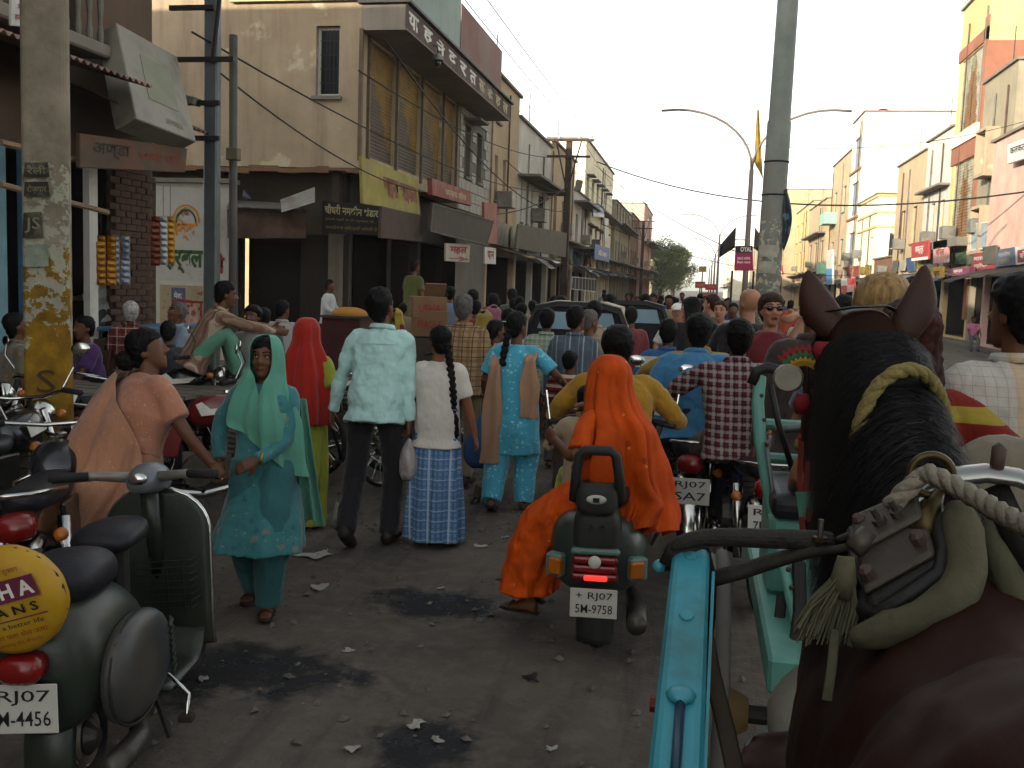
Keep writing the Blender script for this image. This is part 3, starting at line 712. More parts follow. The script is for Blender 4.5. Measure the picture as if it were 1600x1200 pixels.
# ================================================================ near left shop house (only its last bay is in view)
def near_house():
    X, Ya, Yb = -7.0, -9.9, 11.85
    be = empty('near_shop', (X, Yb, 0), 0, 'dark brick shop house with balcony and tin awnings at the left edge', 'building')
    off = V((X, Yb, 0)); L = lambda x, y, z: V((x, y, z))-off
    mb = B(); ops = [(13.2, .25, 15.4, 2.9), (16.0, .25, 18.2, 2.9), (18.7, .25, 20.9, 3.0), (16.4, 4.3, 17.6, 6.5), (19.2, 4.3, 20.2, 6.5)]
    face(mb, L(X, Ya, 0), (0, 1, 0), (1, 0, 0), Yb-Ya, 9.2, ops)
    mb.quad(L(X, Yb, 0), L(X-13, Yb, 0), L(X-13, Yb, 9.2), L(X, Yb, 9.2)); mb.quad(L(X, Ya, 9.2), L(X, Yb, 9.2), L(X-13, Yb, 9.2), L(X-13, Ya, 9.2))
    mb.quad(L(X, Ya, 0), L(X-13, Ya, 0), L(X-13, Ya, 9.2), L(X, Ya, 9.2)); mb.quad(L(X-13, Ya, 0), L(X-13, Yb, 0), L(X-13, Yb, 9.2), L(X-13, Ya, 9.2))
    mb.build('wall', BRICKW, be, normals=False)
    for (u0, u1) in ((13.2, 15.4), (16.0, 18.2), (18.7, 20.9)):
        a, b2 = Ya+u0, Ya+u1; mb = B()
        mb.box(L(X-2.5, (a+b2)/2, 1.5), (.1, b2-a, 3)); mb.box(L(X-1.3, a-.05, 1.5), (2.4, .1, 3)); mb.box(L(X-1.3, b2+.05, 1.5), (2.4, .1, 3)); mb.box(L(X-1.3, (a+b2)/2, 3.05), (2.4, b2-a, .1)); mb.build('shop_interior', DARK, be)
    # bricks of the end pier that can be told apart
    rr = random.Random(2); bx = B(); bx.box((0, 0, 0), (.05, .21, .068)); bm_ = bx.mesh('brick'); bm_.materials.append(M('brick_bare', '#4d382b', .9, .35, 8, .5, 40, dirt='#2a211b', dirt_amt=.45))
    for r in range(36):
        for c in range(4):
            o = bpy.data.objects.new('brick', bm_); link(o, be); o.location = L(X+.012+rr.uniform(0, .016), Yb-.12-c*.225+(.11 if r % 2 else 0)-.1, .35+r*.079); o.rotation_euler = (rr.uniform(-.01, .01), 0, rr.uniform(-.05, .05))
    # balcony slab, balusters, railings
    B().box(L(X+.24, 5.6, 4.18), (.5, 9.2, .14)).build('balcony_slab', CONC, be, bevel=.02)
    BALM = M('baluster_grey', '#6a665d', .8, .2, 5, .1, dirt='#3c372f', dirt_amt=.4); bal = B(); bal.lathe([(.03, 0), (.035, .1), (.022, .2), (.035, .42), (.022, .62), (.035, .75)], n=8); bmesh_ = bal.mesh('baluster'); bmesh_.materials.append(BALM)
    for i in range(26):
        o = bpy.data.objects.new('baluster', bmesh_); link(o, be); o.location = L(X+.42, 5.1+i*.2, 4.25)
    B().box(L(X+.42, 7.5, 5.06), (.12, 5.6, .12)).build('handrail', BALM, be)
    # corrugated awnings over the shops
    def awn(y0, y1, x1, z0, z1, m):
        mb = B(); mb.grid(lambda u, v: L(X+.02+(x1)*v, y0+(y1-y0)*u, z0+(z1-z0)*v+.02*math.sin(u*(y1-y0)/.11*2*math.pi)), int((y1-y0)*46), 3); mb.build('tin_awning', m, be, smooth=True, thick=.004)
    awn(5.8, 9.9, 1.15, 4.05, 3.75, M('tin_pinkish', '#7d6257', .7, .3, 3, .2, dirt='#463629', dirt_amt=.4)); awn(9.95, 11.8, .8, 3.85, 3.55, RUST)
    # bamboo poles carrying the awning
    for (a, b2) in (((0, 222), (170, 262)), ((0, 288), (168, 332))):
        p, q = onX(*a, -6.2), onX(*b2, -6.3); B().tube([p-off, q-off], .03, 7).build('bamboo_pole', M('bamboo', '#77644a', .8, .25, 5), be)
    for (px, m_) in ((4, FR_B), (48, M('door_blue', '#3d6079', .7, .3, 4)), (148, WHITEP)):
        p = onX(px, 400, -6.85); B().box(L(-6.9, p.y, 1.5), (.08, .16, 3.0)).build('door_post', m_, be)
    # counter of the little shop
    B().box(L(-6.7, 11.1, .55), (.5, 1.5, .9)).build('counter', WOOD_D, be, bevel=.01)
    B().box(L(-6.55, 11.2, 1.12), (.55, 1.7, .05)).build('counter_top', M('counter_blue', '#3f5a78', .6), be, bevel=.01)
    return be
near_house()
# sloping metal hood hanging from the balcony
def hood_box():
    q = [onX(213, 185, -6.0), onX(307, 222, -6.0), onX(277, 88, -6.55), onX(182, 35, -6.55)]
    c = sum(q, V())/4; be = empty('metal_sign_hood', c, 0, 'grey sloping metal sign box hanging over the near left shop', 'sign box')
    ql = [p-c for p in q]; n = (ql[1]-ql[0]).cross(ql[3]-ql[0]).normalized()
    if n.x < 0: n = -n
    m = M('grey_enamel', '#7f7a6c', .6, .15, 2, .15, 30, dirt='#5a5346', dirt_amt=.45)
    B().hexa([p-n*.28 for p in ql], ql).build('box', m, be, bevel=.012)
    P = lambda a, b: ql[0]*(1-a)*(1-b)+ql[1]*a*(1-b)+ql[2]*a*b+ql[3]*(1-a)*b
    B().slab([P(.28, .28)+n*.006, P(.78, .28)+n*.006, P(.78, .76)+n*.006, P(.28, .76)+n*.006], .004, n).build('faded_panel', M('faded_green', '#6d6f58', .6, .15, 3), be)
    lettering(ql, 'SKYDECK', M('faint_ink', '#63604f', .7), be, (.5, .08, .8, .14), .01, .006, n=n)
    return be
hood_box()
def quadX(pts, X): return [onX(px, py, X) for px, py in pts]
def quadY(pts, Y): return [onY(px, py, Y) for px, py in pts]
sign('shop_sign', 'long rusty hand-painted signboard under the grey metal hood', quadX([(125, 262), (290, 270), (293, 232), (125, 208)], -6.15), .05, M('sign_rusty', '#4e4234', .8, .4, 3, .2, dirt='#5c3018', dirt_amt=.45), [('अण्डा', (.1, .3, .42, .8), BLACK_INK), ('जनरल स्टोर', (.5, .25, .95, .75), M('rust_ink', '#6f3420', .8))])
sign('shop_sign', 'small white tin sign with faded red writing on the top left balcony', quadX([(18, 40), (62, 44), (62, 8), (18, -8)], -5.95), .03, WHITEP, [('मोर्ट', (.2, .5, .85, .85), RED_INK), ('हा.बा.पा.स', (.1, .2, .9, .4), RED_INK)])
# advert wall on the lane
def advert():
    q = quadY([(244, 560), (356, 560), (356, 285), (236, 285)], 19.3)
    c = V(((q[0].x+q[1].x)/2, 19.3, 0)); be = empty('advert_wall', c, 0, 'whitewashed wall painted with orange and green herbal advert beside the lane', 'wall')
    x0, x1, zt = q[0].x, q[1].x, q[3].z
    B().box((0, .12, zt/2), (x1-x0, .24, zt)).build('wall', PLAS_WHITE, be)
    B().box((0, .1, zt+.05), (x1-x0+.2, .4, .09)).build('coping', CONC, be)
    z0 = onY(300, 440, 19.3).z
    Q = [V((x0-c.x+.03, -.004, z0)), V((x1-c.x-.03, -.004, z0)), V((x1-c.x-.03, -.004, zt-.12)), V((x0-c.x+.03, -.004, zt-.12))]; n = V((0, -1, 0))
    B().slab(Q, .002, n).build('painted_panel', M('advert_white', '#a6a49c', .8, .1, 2, .1, dirt='#7a756a', dirt_amt=.35), be)
    mb = B(); ctr = V((x0-c.x+.42*(x1-x0), -.012, z0+(zt-z0)*.60)); 
    for i, (rr_, mm) in enumerate(((.30, ORANGE_INK), (.26, CREAM_INK), (.22, GREEN_INK))):
        mb = B(); mb.torus(ctr, rr_, .018, 20, 4, 'Y', math.pi/2-1.5, math.pi/2+1.5, .002) if False else None
        pts = [ctr+V((rr_*math.cos(t), -.001*i, rr_*1.2*math.sin(t))) for t in [math.pi*k/16 for k in range(17)]]
        B().tube(pts, [(.018, .003)]*17, 6, up=(0, 1, 0)).build('painted_arc', mm, be)
    lettering(Q, 'दिव्क', ORANGE_INK, be, (.14, .44, .58, .68), .03, .008, n=n); lettering(Q, 'अ', GREEN_INK, be, (.66, .50, .84, .72), .03, .008, n=n)
    lettering(Q, 'हर्बल', GREEN_INK, be, (.12, .08, .66, .34), .035, .008, n=n); lettering(Q, 'टी', RED_INK, be, (.74, .1, .97, .34), .035, .008, n=n); lettering(Q, 'एक', RED_INK, be, (.33, .70, .46, .78), .02, .008, n=n)
    # posters below
    rr = random.Random(4)
    for i, (px0, px1, py0, py1, col, ink, tx) in enumerate(((250, 345, 556, 448, '#97876a', RED_INK, 'सूचना'), (268, 290, 480, 450, '#47536e', WHITE_INK, 'मेला'), (296, 310, 506, 480, '#a58a80', RED_INK, 'है'), (300, 344, 470, 452, '#8f8368', RED_INK, 'विशाल'))):
        a = onY(px0, py0, 19.3); b2 = onY(px1, py1, 19.3); d = -.006-i*.005
        pq = [V((a.x-c.x, d, a.z)), V((b2.x-c.x, d, a.z)), V((b2.x-c.x, d, b2.z)), V((a.x-c.x, d, b2.z))]
        B().slab(pq, .002, n).build('poster', printed('poster_'+str(i), col, [(6, .2, '#7a4a38', .5)]), be)
        lettering(pq, tx, ink, be, (.2, .45, .8, .8), .02, .006, n=n)
    return be
advert()
# signs of the corner house and its neighbours
SB = M('sign_black', '#1c1915', .6, .25, 4, .1, dirt='#463d30', dirt_amt=.3)
sign('shop_sign', 'black signboard lettered in cream at the corner of the beige building', quadY([(503, 364), (594, 368), (594, 322), (503, 313)], 19.1), .06, SB, [('चौधरी नमकीन भंडार', (.05, .6, .97, .92), CREAM_INK, .025), ('हमारे यहाँ सभी प्रकार के', (.06, .38, .9, .5), M('ochre_ink', '#6d5f35', .8)), ('नमकीन व मिठाइयाँ मिलती हैं', (.06, .12, .95, .26), M('ochre_ink', '#6d5f35', .8))])
PANEL_RUST = M('panel_rust', '#4b3a2d', .8, .4, 2, .2, dirt='#2f251d', dirt_amt=.5)
sign('shop_sign', 'blank rusty board right of the black corner signboard', quadX([(595, 372), (660, 378), (663, 338), (597, 322)], -6.0), .06, PANEL_RUST)
sign('shop_sign', 'leaning yellow signboard with worn red lettering above the corner shop', quadX([(567, 318), (657, 336), (652, 280), (565, 244)], -6.55), .06, M('sign_yellow', '#8f8536', .7, .2, 3, .1, dirt='#7a6c45', dirt_amt=.45), [('चाइना साइकल', (.33, .22, .96, .74), M('worn_red', '#7a4b38', .8), .05)])
sign('shop_sign', 'small red board with pale letters under the yellow shutters', quadX([(676, 305), (737, 322), (735, 300), (675, 278)], -6.3), .12, M('sign_red', '#7a3a30', .7, .2, 3, .1, dirt='#8a6f60', dirt_amt=.4), [('जनता वॉच', (.3, .25, .85, .75), CREAM_INK)])
sign('shop_sign', 'dark blank hoarding tilted over the shops past the corner', quadX([(672, 362), (760, 384), (771, 345), (676, 317)], -5.75), .07, M('sign_dark', '#2b2219', .7, .3, 3, .1, dirt='#4a3c2c', dirt_amt=.35), frame=WOOD_W)
sign('shop_sign', 'pink painted panel standing beside the tilted dark hoarding', quadX([(757, 380), (777, 382), (777, 318), (757, 316)], -6.0), .08, M('sign_pink', '#8a5349', .7, .2, 3))
sign('shop_sign', 'white sign with red letters and arrow over a shop door, left row', quadX([(697, 408), (733, 410), (735, 382), (697, 380)], -5.9), .05, M('sign_white', '#a29a8c', .7, .15, 3, .1, dirt='#6b5f50', dirt_amt=.35), [('महल', (.15, .4, .85, .85), RED_INK, .04), ('→', (.1, .05, .95, .3), RED_INK, .03)])
sign('shop_sign', 'small white sign with red writing farther along the left shops', quadX([(758, 412), (775, 413), (775, 388), (758, 386)], -5.9), .05, WHITEP, [('पान', (.2, .3, .8, .8), RED_INK, .03)])
sign('shop_sign', 'long grey blank board before the utility pole on the left', quadX([(806, 388), (884, 402), (886, 364), (810, 350)], -5.9), .06, M('sign_grey', '#5c5545', .8, .2, 2, .15, dirt='#3c352a', dirt_amt=.45))
sign('shop_sign', 'sloping black and white striped sign right of the utility pole', quadX([(892, 452), (931, 456), (932, 436), (894, 432)], -5.4), .06, stripes('sign_stripe', '#171513', [(1, 1.3, .22, 0, '#8d8a80', .8)]), frame=WHITEP)
sign('shop_sign', 'bright blue signboard with white lettering far down the left row', quadX([(929, 405), (952, 410), (953, 388), (930, 381)], -5.8), .06, M('sign_blue', '#27508a', .5, .15, 3), [('बैंक', (.2, .3, .8, .7), WHITE_INK)])
sign('shop_sign', 'small blue and white sign high on the far left house', quadX([(927, 338), (944, 340), (944, 322), (927, 319)], -6.4), .06, M('sign_blue', '#27508a', .5, .15, 3), [('#', (.0, .0, 1, .3), WHITE_INK), ('होटल', (.15, .45, .85, .85), WHITE_INK)])
sign('shop_sign', 'white vertical panel beside the far blue signboard', quadX([(945, 378), (951, 380), (951, 342), (945, 340)], -6.2), .08, WHITEP)
# right row signs
sign('shop_sign', 'red signboard with pale letters over the shops at far right', quadX([(1518, 424), (1556, 420), (1552, 392), (1520, 396)][::1], 9.9), .08, M('sign_maroon', '#7d2d33', .6, .15, 3), [('#', (.03, .06, .97, .94), M('sign_maroon2', '#8a3137', .6)), ('मारवाड़ी', (.08, .52, .92, .85), WHITE_INK), ('स्टोर्स', (.1, .15, .7, .42), WHITE_INK)])
sign('shop_sign', 'blue-grey signboard right of the red one over the shops', quadX([(1555, 418), (1586, 414), (1584, 386), (1553, 391)], 9.9), .08, M('sign_slate', '#4c5360', .6, .2, 3), [('क्लॉथ', (.2, .5, .8, .85), M('dim_white', '#8d8d88', .7)), ('हाउस', (.3, .12, .75, .4), M('khaki_ink', '#7d7348', .7))])
sign('shop_sign', 'white and maroon signboard at the right picture edge', quadX([(1587, 414), (1622, 410), (1622, 380), (1586, 386)], 9.9), .08, WHITEP, [('#', (.1, .1, .95, .8), M('sign_maroon', '#7d2d33', .6)), ('सेल', (.2, .3, .8, .7), WHITE_INK)])
sign('shop_sign', 'large grey-blue poster board below the hooded window', quadX([(1517, 392), (1548, 388), (1549, 345), (1517, 350)], 10.2), .1, printed('poster_sky', '#6f8088', [(2, .35, '#8f8a80', .8), (3, .25, '#5a4a55', .6)]), frame=WHITEP)
sign('shop_sign', 'white banner board lettered in dark script at upper right edge', quadX([(1574, 256), (1612, 244), (1612, 212), (1574, 226)], 9.7), .1, M('sign_white2', '#c2bcb4', .6, .1, 3), [('कलकत्ता', (.12, .3, .95, .75), BLACK_INK)])
sign('shop_sign', 'red and white board at the foot of the narrow cream house', quadX([(1424, 408), (1450, 405), (1450, 375), (1424, 380)], 10.0), .1, M('sign_red2', '#94302c', .6, .15, 3), [('वस्त्र', (.25, .3, .75, .75), WHITE_INK), ('#', (0, 0, 1, .15), WHITE_INK)])
sign('shop_sign', 'pinkish faded board beside the red and white one, right row', quadX([(1458, 412), (1480, 410), (1480, 374), (1458, 377)], 10.0), .1, printed('poster_pink', '#a8746c', [(3, .3, '#b9a79a', .8)]), [('सेल', (.2, .35, .8, .7), RED_INK)])
sign('shop_sign', 'yellow hanging board under the pinkish one, right row', quadX([(1455, 440), (1473, 438), (1473, 416), (1455, 418)], 9.8), .08, M('sign_yellow2', '#b98a1e', .6, .2, 3), [('चाय', (.25, .3, .75, .7), BLACK_INK)])
sign('shop_sign', 'long red and blue shop fascia beneath the tall window strips', quadX([(1480, 432), (1515, 429), (1515, 417), (1480, 420)], 9.6), .2, M('sign_plum', '#7b3f57', .6, .2, 3), [('सुपर', (.3, .25, .7, .75), WHITE_INK)])
sign('shop_sign', 'red and white board in the distance right of the lamp pole', quadX([(1208, 430), (1222, 428), (1222, 414), (1208, 415)], 9.3), .15, M('sign_red2', '#94302c', .6), [('#', (.0, .0, 1, .3), WHITE_INK)])
sign('shop_sign', 'tall blue and white vertical board among the right shops', quadX([(1291, 445), (1300, 444), (1300, 390), (1291, 391)], 9.0), .15, WHITEP, [('#', (0, 0, 1, .45), M('sign_blue3', '#3f78a8', .5))])
sign('shop_sign', 'red and white checkered board right of the left horse ear', quadX([(1314, 458), (1334, 455), (1334, 434), (1314, 436)], 9.3), .12, M('sign_red3', '#b0443f', .6), [('#', (0, .5, .5, 1), WHITE_INK), ('#', (.5, 0, 1, .5), M('sign_pale', '#c99c94', .6))])

# ================================================================ poles, lamps, wires
def near_pole():
    p = onZ(80, 843); be = empty('concrete_pole', p, R(30), 'thick concrete pole painted yellow below and plastered with torn bills', 'pole')
    g = N('pole_paint'); co = g.coord(); z = g.sep(co)[2]
    c = g.ramp(g.noise(co, 3, 6, .6), [(.3, srgb('#5f574a')), (.7, srgb('#8d8270'))])
    yel = g.ramp(g.noise(co, 5, 6, .65), [(.35, srgb('#5d4212')), (.65, srgb('#8c6a1c'))])
    zz = g.math('ADD', z, g.math('MULTIPLY', g.math('SUBTRACT', g.noise(co, 6, 5), .5), .9))
    c = g.mix(g.math('MULTIPLY', g.math('LESS_THAN', zz, 1.9), g.math('GREATER_THAN', zz, .62)), c, yel)
    bills = g.math('MULTIPLY', g.math('GREATER_THAN', g.noise(co, 9, 5, .7), .5), g.math('MULTIPLY', g.math('GREATER_THAN', zz, 1.35), g.math('LESS_THAN', zz, 2.45)))
    c = g.mix(bills, c, srgb('#8f8d7c'))
    c = g.mix(g.ramp(g.noise(co, 2.2, 8, .7), [(.5, (0, 0, 0)), (.75, (.7,)*3)]), c, srgb('#2d2821')); g.bump(g.noise(co, 14, 8, .7), .5, .02)
    pm = g.fin(c, .9, 0, .15)
    mb = B(); prof = [(.145, 0), (.142, 2.0), (.138, 4), (.13, 8.5)]
    mb.hexa([V((x*.14, y*.12, 0)) for x, y in ((-1, -1), (1, -1), (1, 1), (-1, 1))], [V((x*.125, y*.11, 8.6)) for x, y in ((-1, -1), (1, -1), (1, 1), (-1, 1))]); mb.build('shaft', pm, be, bevel=.035, bseg=3)
    n = V((0, -1, 0))
    for (z, h, x0, x1, col, tx, ink) in ((2.24, .1, -.12, .03, '#26221c', 'रोज़गार', M('dim_ink', '#6d6950', .9)), (1.98, .17, -.13, -.01, '#221f1b', 'JS', M('dim_ink', '#6d6950', .9)), (1.80, .15, -.12, .02, '#6c7366', '', None), (2.36, .10, -.12, .03, '#2b2620', 'रैली', M('dim_ink', '#6d6950', .9))):
        q = [V((x0, -.143, z)), V((x1, -.143, z+.01)), V((x1-.01, -.141, z+h)), V((x0+.008, -.141, z+h-.01))]
        B().slab(q, .003, n).build('torn_bill', M('bill_'+col[1:], col, .9, .4, 12, .2, dirt='#5c5a4c', dirt_amt=.4, dscale=9), be)
        if tx: lettering(q, tx, ink, be, (.1, .2, .9, .8), .01, .004, n=n)
    for i, ch in enumerate('Sडc'):
        z = 1.0-i*.24; q = [V((-.06, -.1435, z)), V((.05, -.1435, z)), V((.05, -.1435, z+.15)), V((-.06, -.1435, z+.15))]
        lettering(q, ch, M('stencil', '#3c2d12', .9), be, (0, 0, 1, 1), .0, .002, n=n)
near_pole()
def steel_pole():
    p = onX(330, 600, -6.4); p.z = 0
    be = empty('steel_pole', p, 0, 'rusty steel power pole with iron brackets before the beige wall', 'pole')
    B().box((0, 0, 4.5), (.19, .14, 9)).build('shaft', STEEL, be, bevel=.02)
    mb = B(); mb.tube([(.26, .1, 0), (.24, .1, 4.9)], .055, 10); mb.build('pipe', M('pipe_grey', '#4c4843', .7, .25, 4), be, smooth=True)
    for (z, l) in ((4.55, .5), (5.2, .22), (3.55, .3), (4.0, .3)): B().box((l/2-.35, -.1, z), (l+.4, .05, .06)).build('bracket', BLACKM, be)
    B().tube([(.05, -.1, 4.5), (.5, -.3, 7.5)], .03, 6).build('stay_rod', BLACKM, be)
    B().box((.35, -.1, 3.35), (.16, .12, .16)).build('junction_box', M('jb', '#5c543f', .7), be, bevel=.01); B().box((-.35, -.1, 4.05), (.4, .2, .1), (0, .2, 0)).build('meter_box', CONC, be, bevel=.01)
    return be
steel_pole()
def util_pole(px, ptop, X, label, name='utility_pole', arms=True):
    t = onX(px, ptop, X); h = t.z; be = empty(name, (t.x, t.y, 0), 0, label, 'utility pole', 'utility poles of the left pavement')
    B().hexa([V((a*.16, b*.14, 0)) for a, b in ((-1, -1), (1, -1), (1, 1), (-1, 1))], [V((a*.13, b*.11, h)) for a, b in ((-1, -1), (1, -1), (1, 1), (-1, 1))]).build('shaft', WOOD_D, be, bevel=.02)
    for (z, l) in ((h-.05, 2.2), (h-.75, 1.9)): B().box((0, -.16, z), (l, .09, .1)).build('crossarm', WOOD_D, be)
    for s in (-1, 1): B().tube([(s*.55, -.2, h-.1), (s*.1, -.2, h-1.9)], .03, 6).build('brace', BLACKM, be)
    for x in (-1.0, -.45, .45, 1.0): B().lathe([(.02, 0), (.05, .06), (.03, .1), (.05, .14), (.02, .2)], (x, -.16, h), 8).build('insulator', WHITEP, be)
    B().box((.5, -.15, h-2.0), (.28, .25, .5), (0, .2, 0)).build('fuse_box', CONC, be, bevel=.02)
    return t
T1 = util_pole(890, 218, -6.0, 'dark wooden power pole with two crossarms before the left row')
T2 = util_pole(1006, 345, -5.9, 'distant power pole with crossarms near the pink far house')
def lamp_post(X, Y, H, label, sp=2.0):
    be = empty('street_lamp', (X, Y, .15), 0, label, 'street lamp', 'double-armed lamps on the median')
    B().tube([(0, 0, 0), (0, 0, H*.5), (0, 0, H)], [.09, .075, .06], 10).build('post', M('lamp_paint', '#6f655a', .6, .2, 4), be, smooth=True)
    for s in (-1, 1):
        pts = [(0, 0, H-.1)]+[(s*(sp*(1-math.cos(t))), 0, H+1.55*math.sin(t)) for t in [R(90)*k/9 for k in range(1, 10)]]+[(s*(sp+.45), 0, H+1.52)]
        B().tube(pts, [.05]*5+[.04]*7, 7)[0:0] if False else B().tube(pts, .034, 7).build('arm', M('lamp_paint', '#6f655a', .6, .2, 4), be, smooth=True)
    return be
la = lamp_post(1.15, 27.5, 4.9, 'double-armed street lamp with gold flag behind the thick pole')
mb = B(); mb.grid(lambda u, v: V((.05+.26*u*(1-v*.8), .04*math.sin(u*8+v*3), 5.1+1.35*v-.45*u*(1-v))), 6, 8); mb.build('flag', M('flag_gold', '#8c6f24', .8, .2, 4), la, smooth=True, thick=.004)
lamp_post(1.0, 66, 5.0, 'second double-armed lamp down the median'); lamp_post(1.0, 84, 4.4, 'third double-armed lamp down the median'); lamp_post(1.0, 108, 4.4, 'fourth double-armed lamp, tiny in the distance'); lamp_post(1.0, 140, 4.4, 'farthest double-armed lamp on the median')
def big_pole():
    p = gnd(1186, 15.6); be = empty('tubular_pole', p, 0, 'tall thick grey tubular pole on the median with pasted bills', 'pole')
    tilt = Matrix.Rotation(R(.6), 3, 'Y')
    g = N('pole_grey'); co = g.coord(); z = g.sep(co)[2]
    c = g.ramp(g.noise(co, 2, 6, .6), [(.3, srgb('#565d58')), (.7, srgb('#77796f'))])
    zz = g.math('ADD', z, g.math('MULTIPLY', g.math('SUBTRACT', g.noise(co, 4, 5), .5), .8))
    c = g.mix(g.math('MULTIPLY', g.math('LESS_THAN', zz, 3.9), g.math('GREATER_THAN', g.noise(co, 6, 6, .7), .48)), c, srgb('#6b6a60'))
    c = g.mix(g.math('MULTIPLY', g.math('LESS_THAN', zz, 2.9), g.math('GREATER_THAN', g.noise(co, 11, 4, .7), .55)), c, srgb('#a09a86')); g.bump(g.noise(co, 20, 5), .2, .01)
    B().tube([tilt @ V((0, 0, z)) for z in (0, 2.5, 4.4, 4.42, 9.5)], [.195, .185, .18, .165, .14], 20).build('shaft', g.fin(c, .6, .1, .3), be, smooth=True)
    for z in (3.3, 3.8): B().torus(tilt @ V((0, 0, z)), .187, .012, 20, 5, 'Z').build('clamp', BLACKM, be)
    for z, tx in ((2.35, 'बिक बि'), (2.1, 'बिक बि')):
        q = [V((-.14, -.195, z)), V((.14, -.195, z)), V((.14, -.195, z+.17)), V((-.14, -.195, z+.17))]
        mb = B(); mb.grid(lambda u, v: V((.2*math.sin((u-.5)*1.7), -.2*math.cos((u-.5)*1.7), z+.18*v)), 8, 1); mb.build('bill', M('bill_pale', '#8f8b7c', .9, .3, 8), be, smooth=True)
    mb = B(); mb.grid(lambda u, v: V((.17+.14*u*math.sin(.4+v*2.5), -.1+.05*math.sin(v*6+u*9), 2.55+.75*v-.22*u*(1-v)+.12*u)), 10, 10)
    mb.build('furled_flag', printed('flag_blue', '#1f3440', [(5, .3, '#40221f', .9), (4, .25, '#5c7d86', .9)]), be, smooth=True, thick=.004)
    return be
big_pole()
p = onY(1162, 452, 24.5)
sg = sign('median_sign', 'magenta poster board reading OYAL standing on the median', quadY([(1147, 423), (1177, 423), (1176, 384), (1149, 384)], 24.5), .04, M('sign_magenta', '#8e1f45', .6, .1, 3), [('#', (0, .72, 1, 1), BLACKM), ('OYAL', (.3, .76, .95, .96), WHITE_INK, .03), ('BIKE HIRE', (.15, .45, .85, .55), WHITE_INK), ('Best rates', (.15, .3, .85, .4), WHITE_INK)])
for s in (-.25, .25): B().tube([(s, .05, -.3), (s, .05, -2.75)], .025, 6).build('leg', BLACKM, sg)
for s, cc in ((-1, '#2e2a2a'), (1, '#4a4038')):
    mb = B(); mb.grid(lambda u, v: V((s*(.22+.35*u), .06+.06*math.sin(u*7), .25+.5*v*(1-u*.4)-.25*u)), 5, 4); mb.build('pennant', M('pennant'+cc[1:], cc, .8), sg, smooth=True, thick=.004)
for i, (px0, px1, py0, py1, Y, c, t, lb) in enumerate(((1086, 1102, 450, 440, 80, '#8c3328', 'सेल', 'red board on the median left of the yellow-lettered one'), (1102, 1120, 453, 444, 75, '#8a1f1c', 'TOYA', 'red board with yellow letters far down the median'), (1092, 1104, 425, 416, 90, '#8a7a2a', '', 'small yellow-green box board high on the median'), (1095, 1117, 464, 457, 72, '#9a4a38', 'होटल', 'low reddish board under the other median boards'))):
    sx = sign('median_sign', lb, quadY([(px0, py0), (px1, py0), (px1, py1), (px0, py1)], Y), .1, M('msign%d' % i, c, .6), [(t, (.15, .3, .85, .75), ORANGE_INK, .03)] if t else [])
    zc = sx.location.z
    B().tube([(0, .08, -.2), (0, .08, -zc+.15)], .05, 6).build('leg', BLACKM, sx)
# wires: each span a sagging cable
WIRE = M('cable_black', '#1b1a19', .7, .2, 5, 0)
def wire(name, a, b, sag, r, label, n=16):
    a = V(a); b = V(b); pts = [a.lerp(b, i/n)-V((0, 0, sag*4*(i/n)*(1-i/n))) for i in range(n+1)]
    return tag(B().tube([p-a for p in pts], r, 5).build(name, WIRE, smooth=True), label, 'wire', 'overhead wires')
def wplace(o, a): o.location = a; return o
def W_(a, b, sag, r, label): wplace(wire('overhead_wire', a, b, sag, r, label), a)
for k, (x, pxe) in enumerate(((-1.0, 430), (-.45, 500), (.45, 640), (1.0, 735))):
    a = V((T1.x+x, T1.y-.16, T1.z+.2)); W_(a, V((T1.x+x*.9-.3, -2, T1.z+1.2)), .55, .011, ['outermost left wire running from the crossarm pole overhead', 'second wire from the left running from the crossarm pole overhead', 'third wire from the left running from the crossarm pole overhead', 'rightmost wire running from the crossarm pole overhead'][k])
    W_(a, V((T2.x+x, T2.y-.1, T2.z+.2)), .8, .011, ['outermost left wire between the two power poles', 'inner left wire between the two power poles', 'inner right wire between the two power poles', 'outermost right wire between the two power poles'][k])
W_(onX(933, 253, -5.3), onX(1600, 300, 9.9), 1.1, .03, 'thick black cable sagging across the whole street')
W_(onX(930, 258, -5.3), onD(1170, 402, 27), .3, .014, 'thin cable from the crossarm pole to the median lamp')
W_(onX(940, 350, -5.6), onX(1330, 430, 10), .9, .02, 'far cable crossing the street below the thick one')
W_(onX(345, 115, -6.2), onX(660, 300, -6.3), .25, .013, 'slanting cable from the steel pole across the beige wall')
W_(onX(300, 50, -6.4), onX(880, 300, -6.1), .6, .014, 'service wire along the front of the corner building')
W_(onX(560, 110, -6.1), onX(885, 245, -6.1), .5, .014, 'service wire past the corner of the yellow shutters')
W_(onX(600, 60, -5.9), onX(886, 330, -6.0), .9, .018, 'heavier drooping service wire before the yellow shutters')
W_(onX(888, 290, -6), onX(772, 335, -6.6), .25, .02, 'bundled cable from the power pole to the stone annex')
W_(onX(888, 300, -6), onX(790, 250, -6.8), .3, .014, 'thin cable from the power pole to the tan house')
W_(onX(885, 262, -6), onX(955, 290, -6.8), .2, .012, 'thin cable from the power pole to the cream house')
W_(onD(1160, 225, 27.5), onX(1600, 190, 9.7), .4, .010, 'thin wire from the median lamp to the right row')
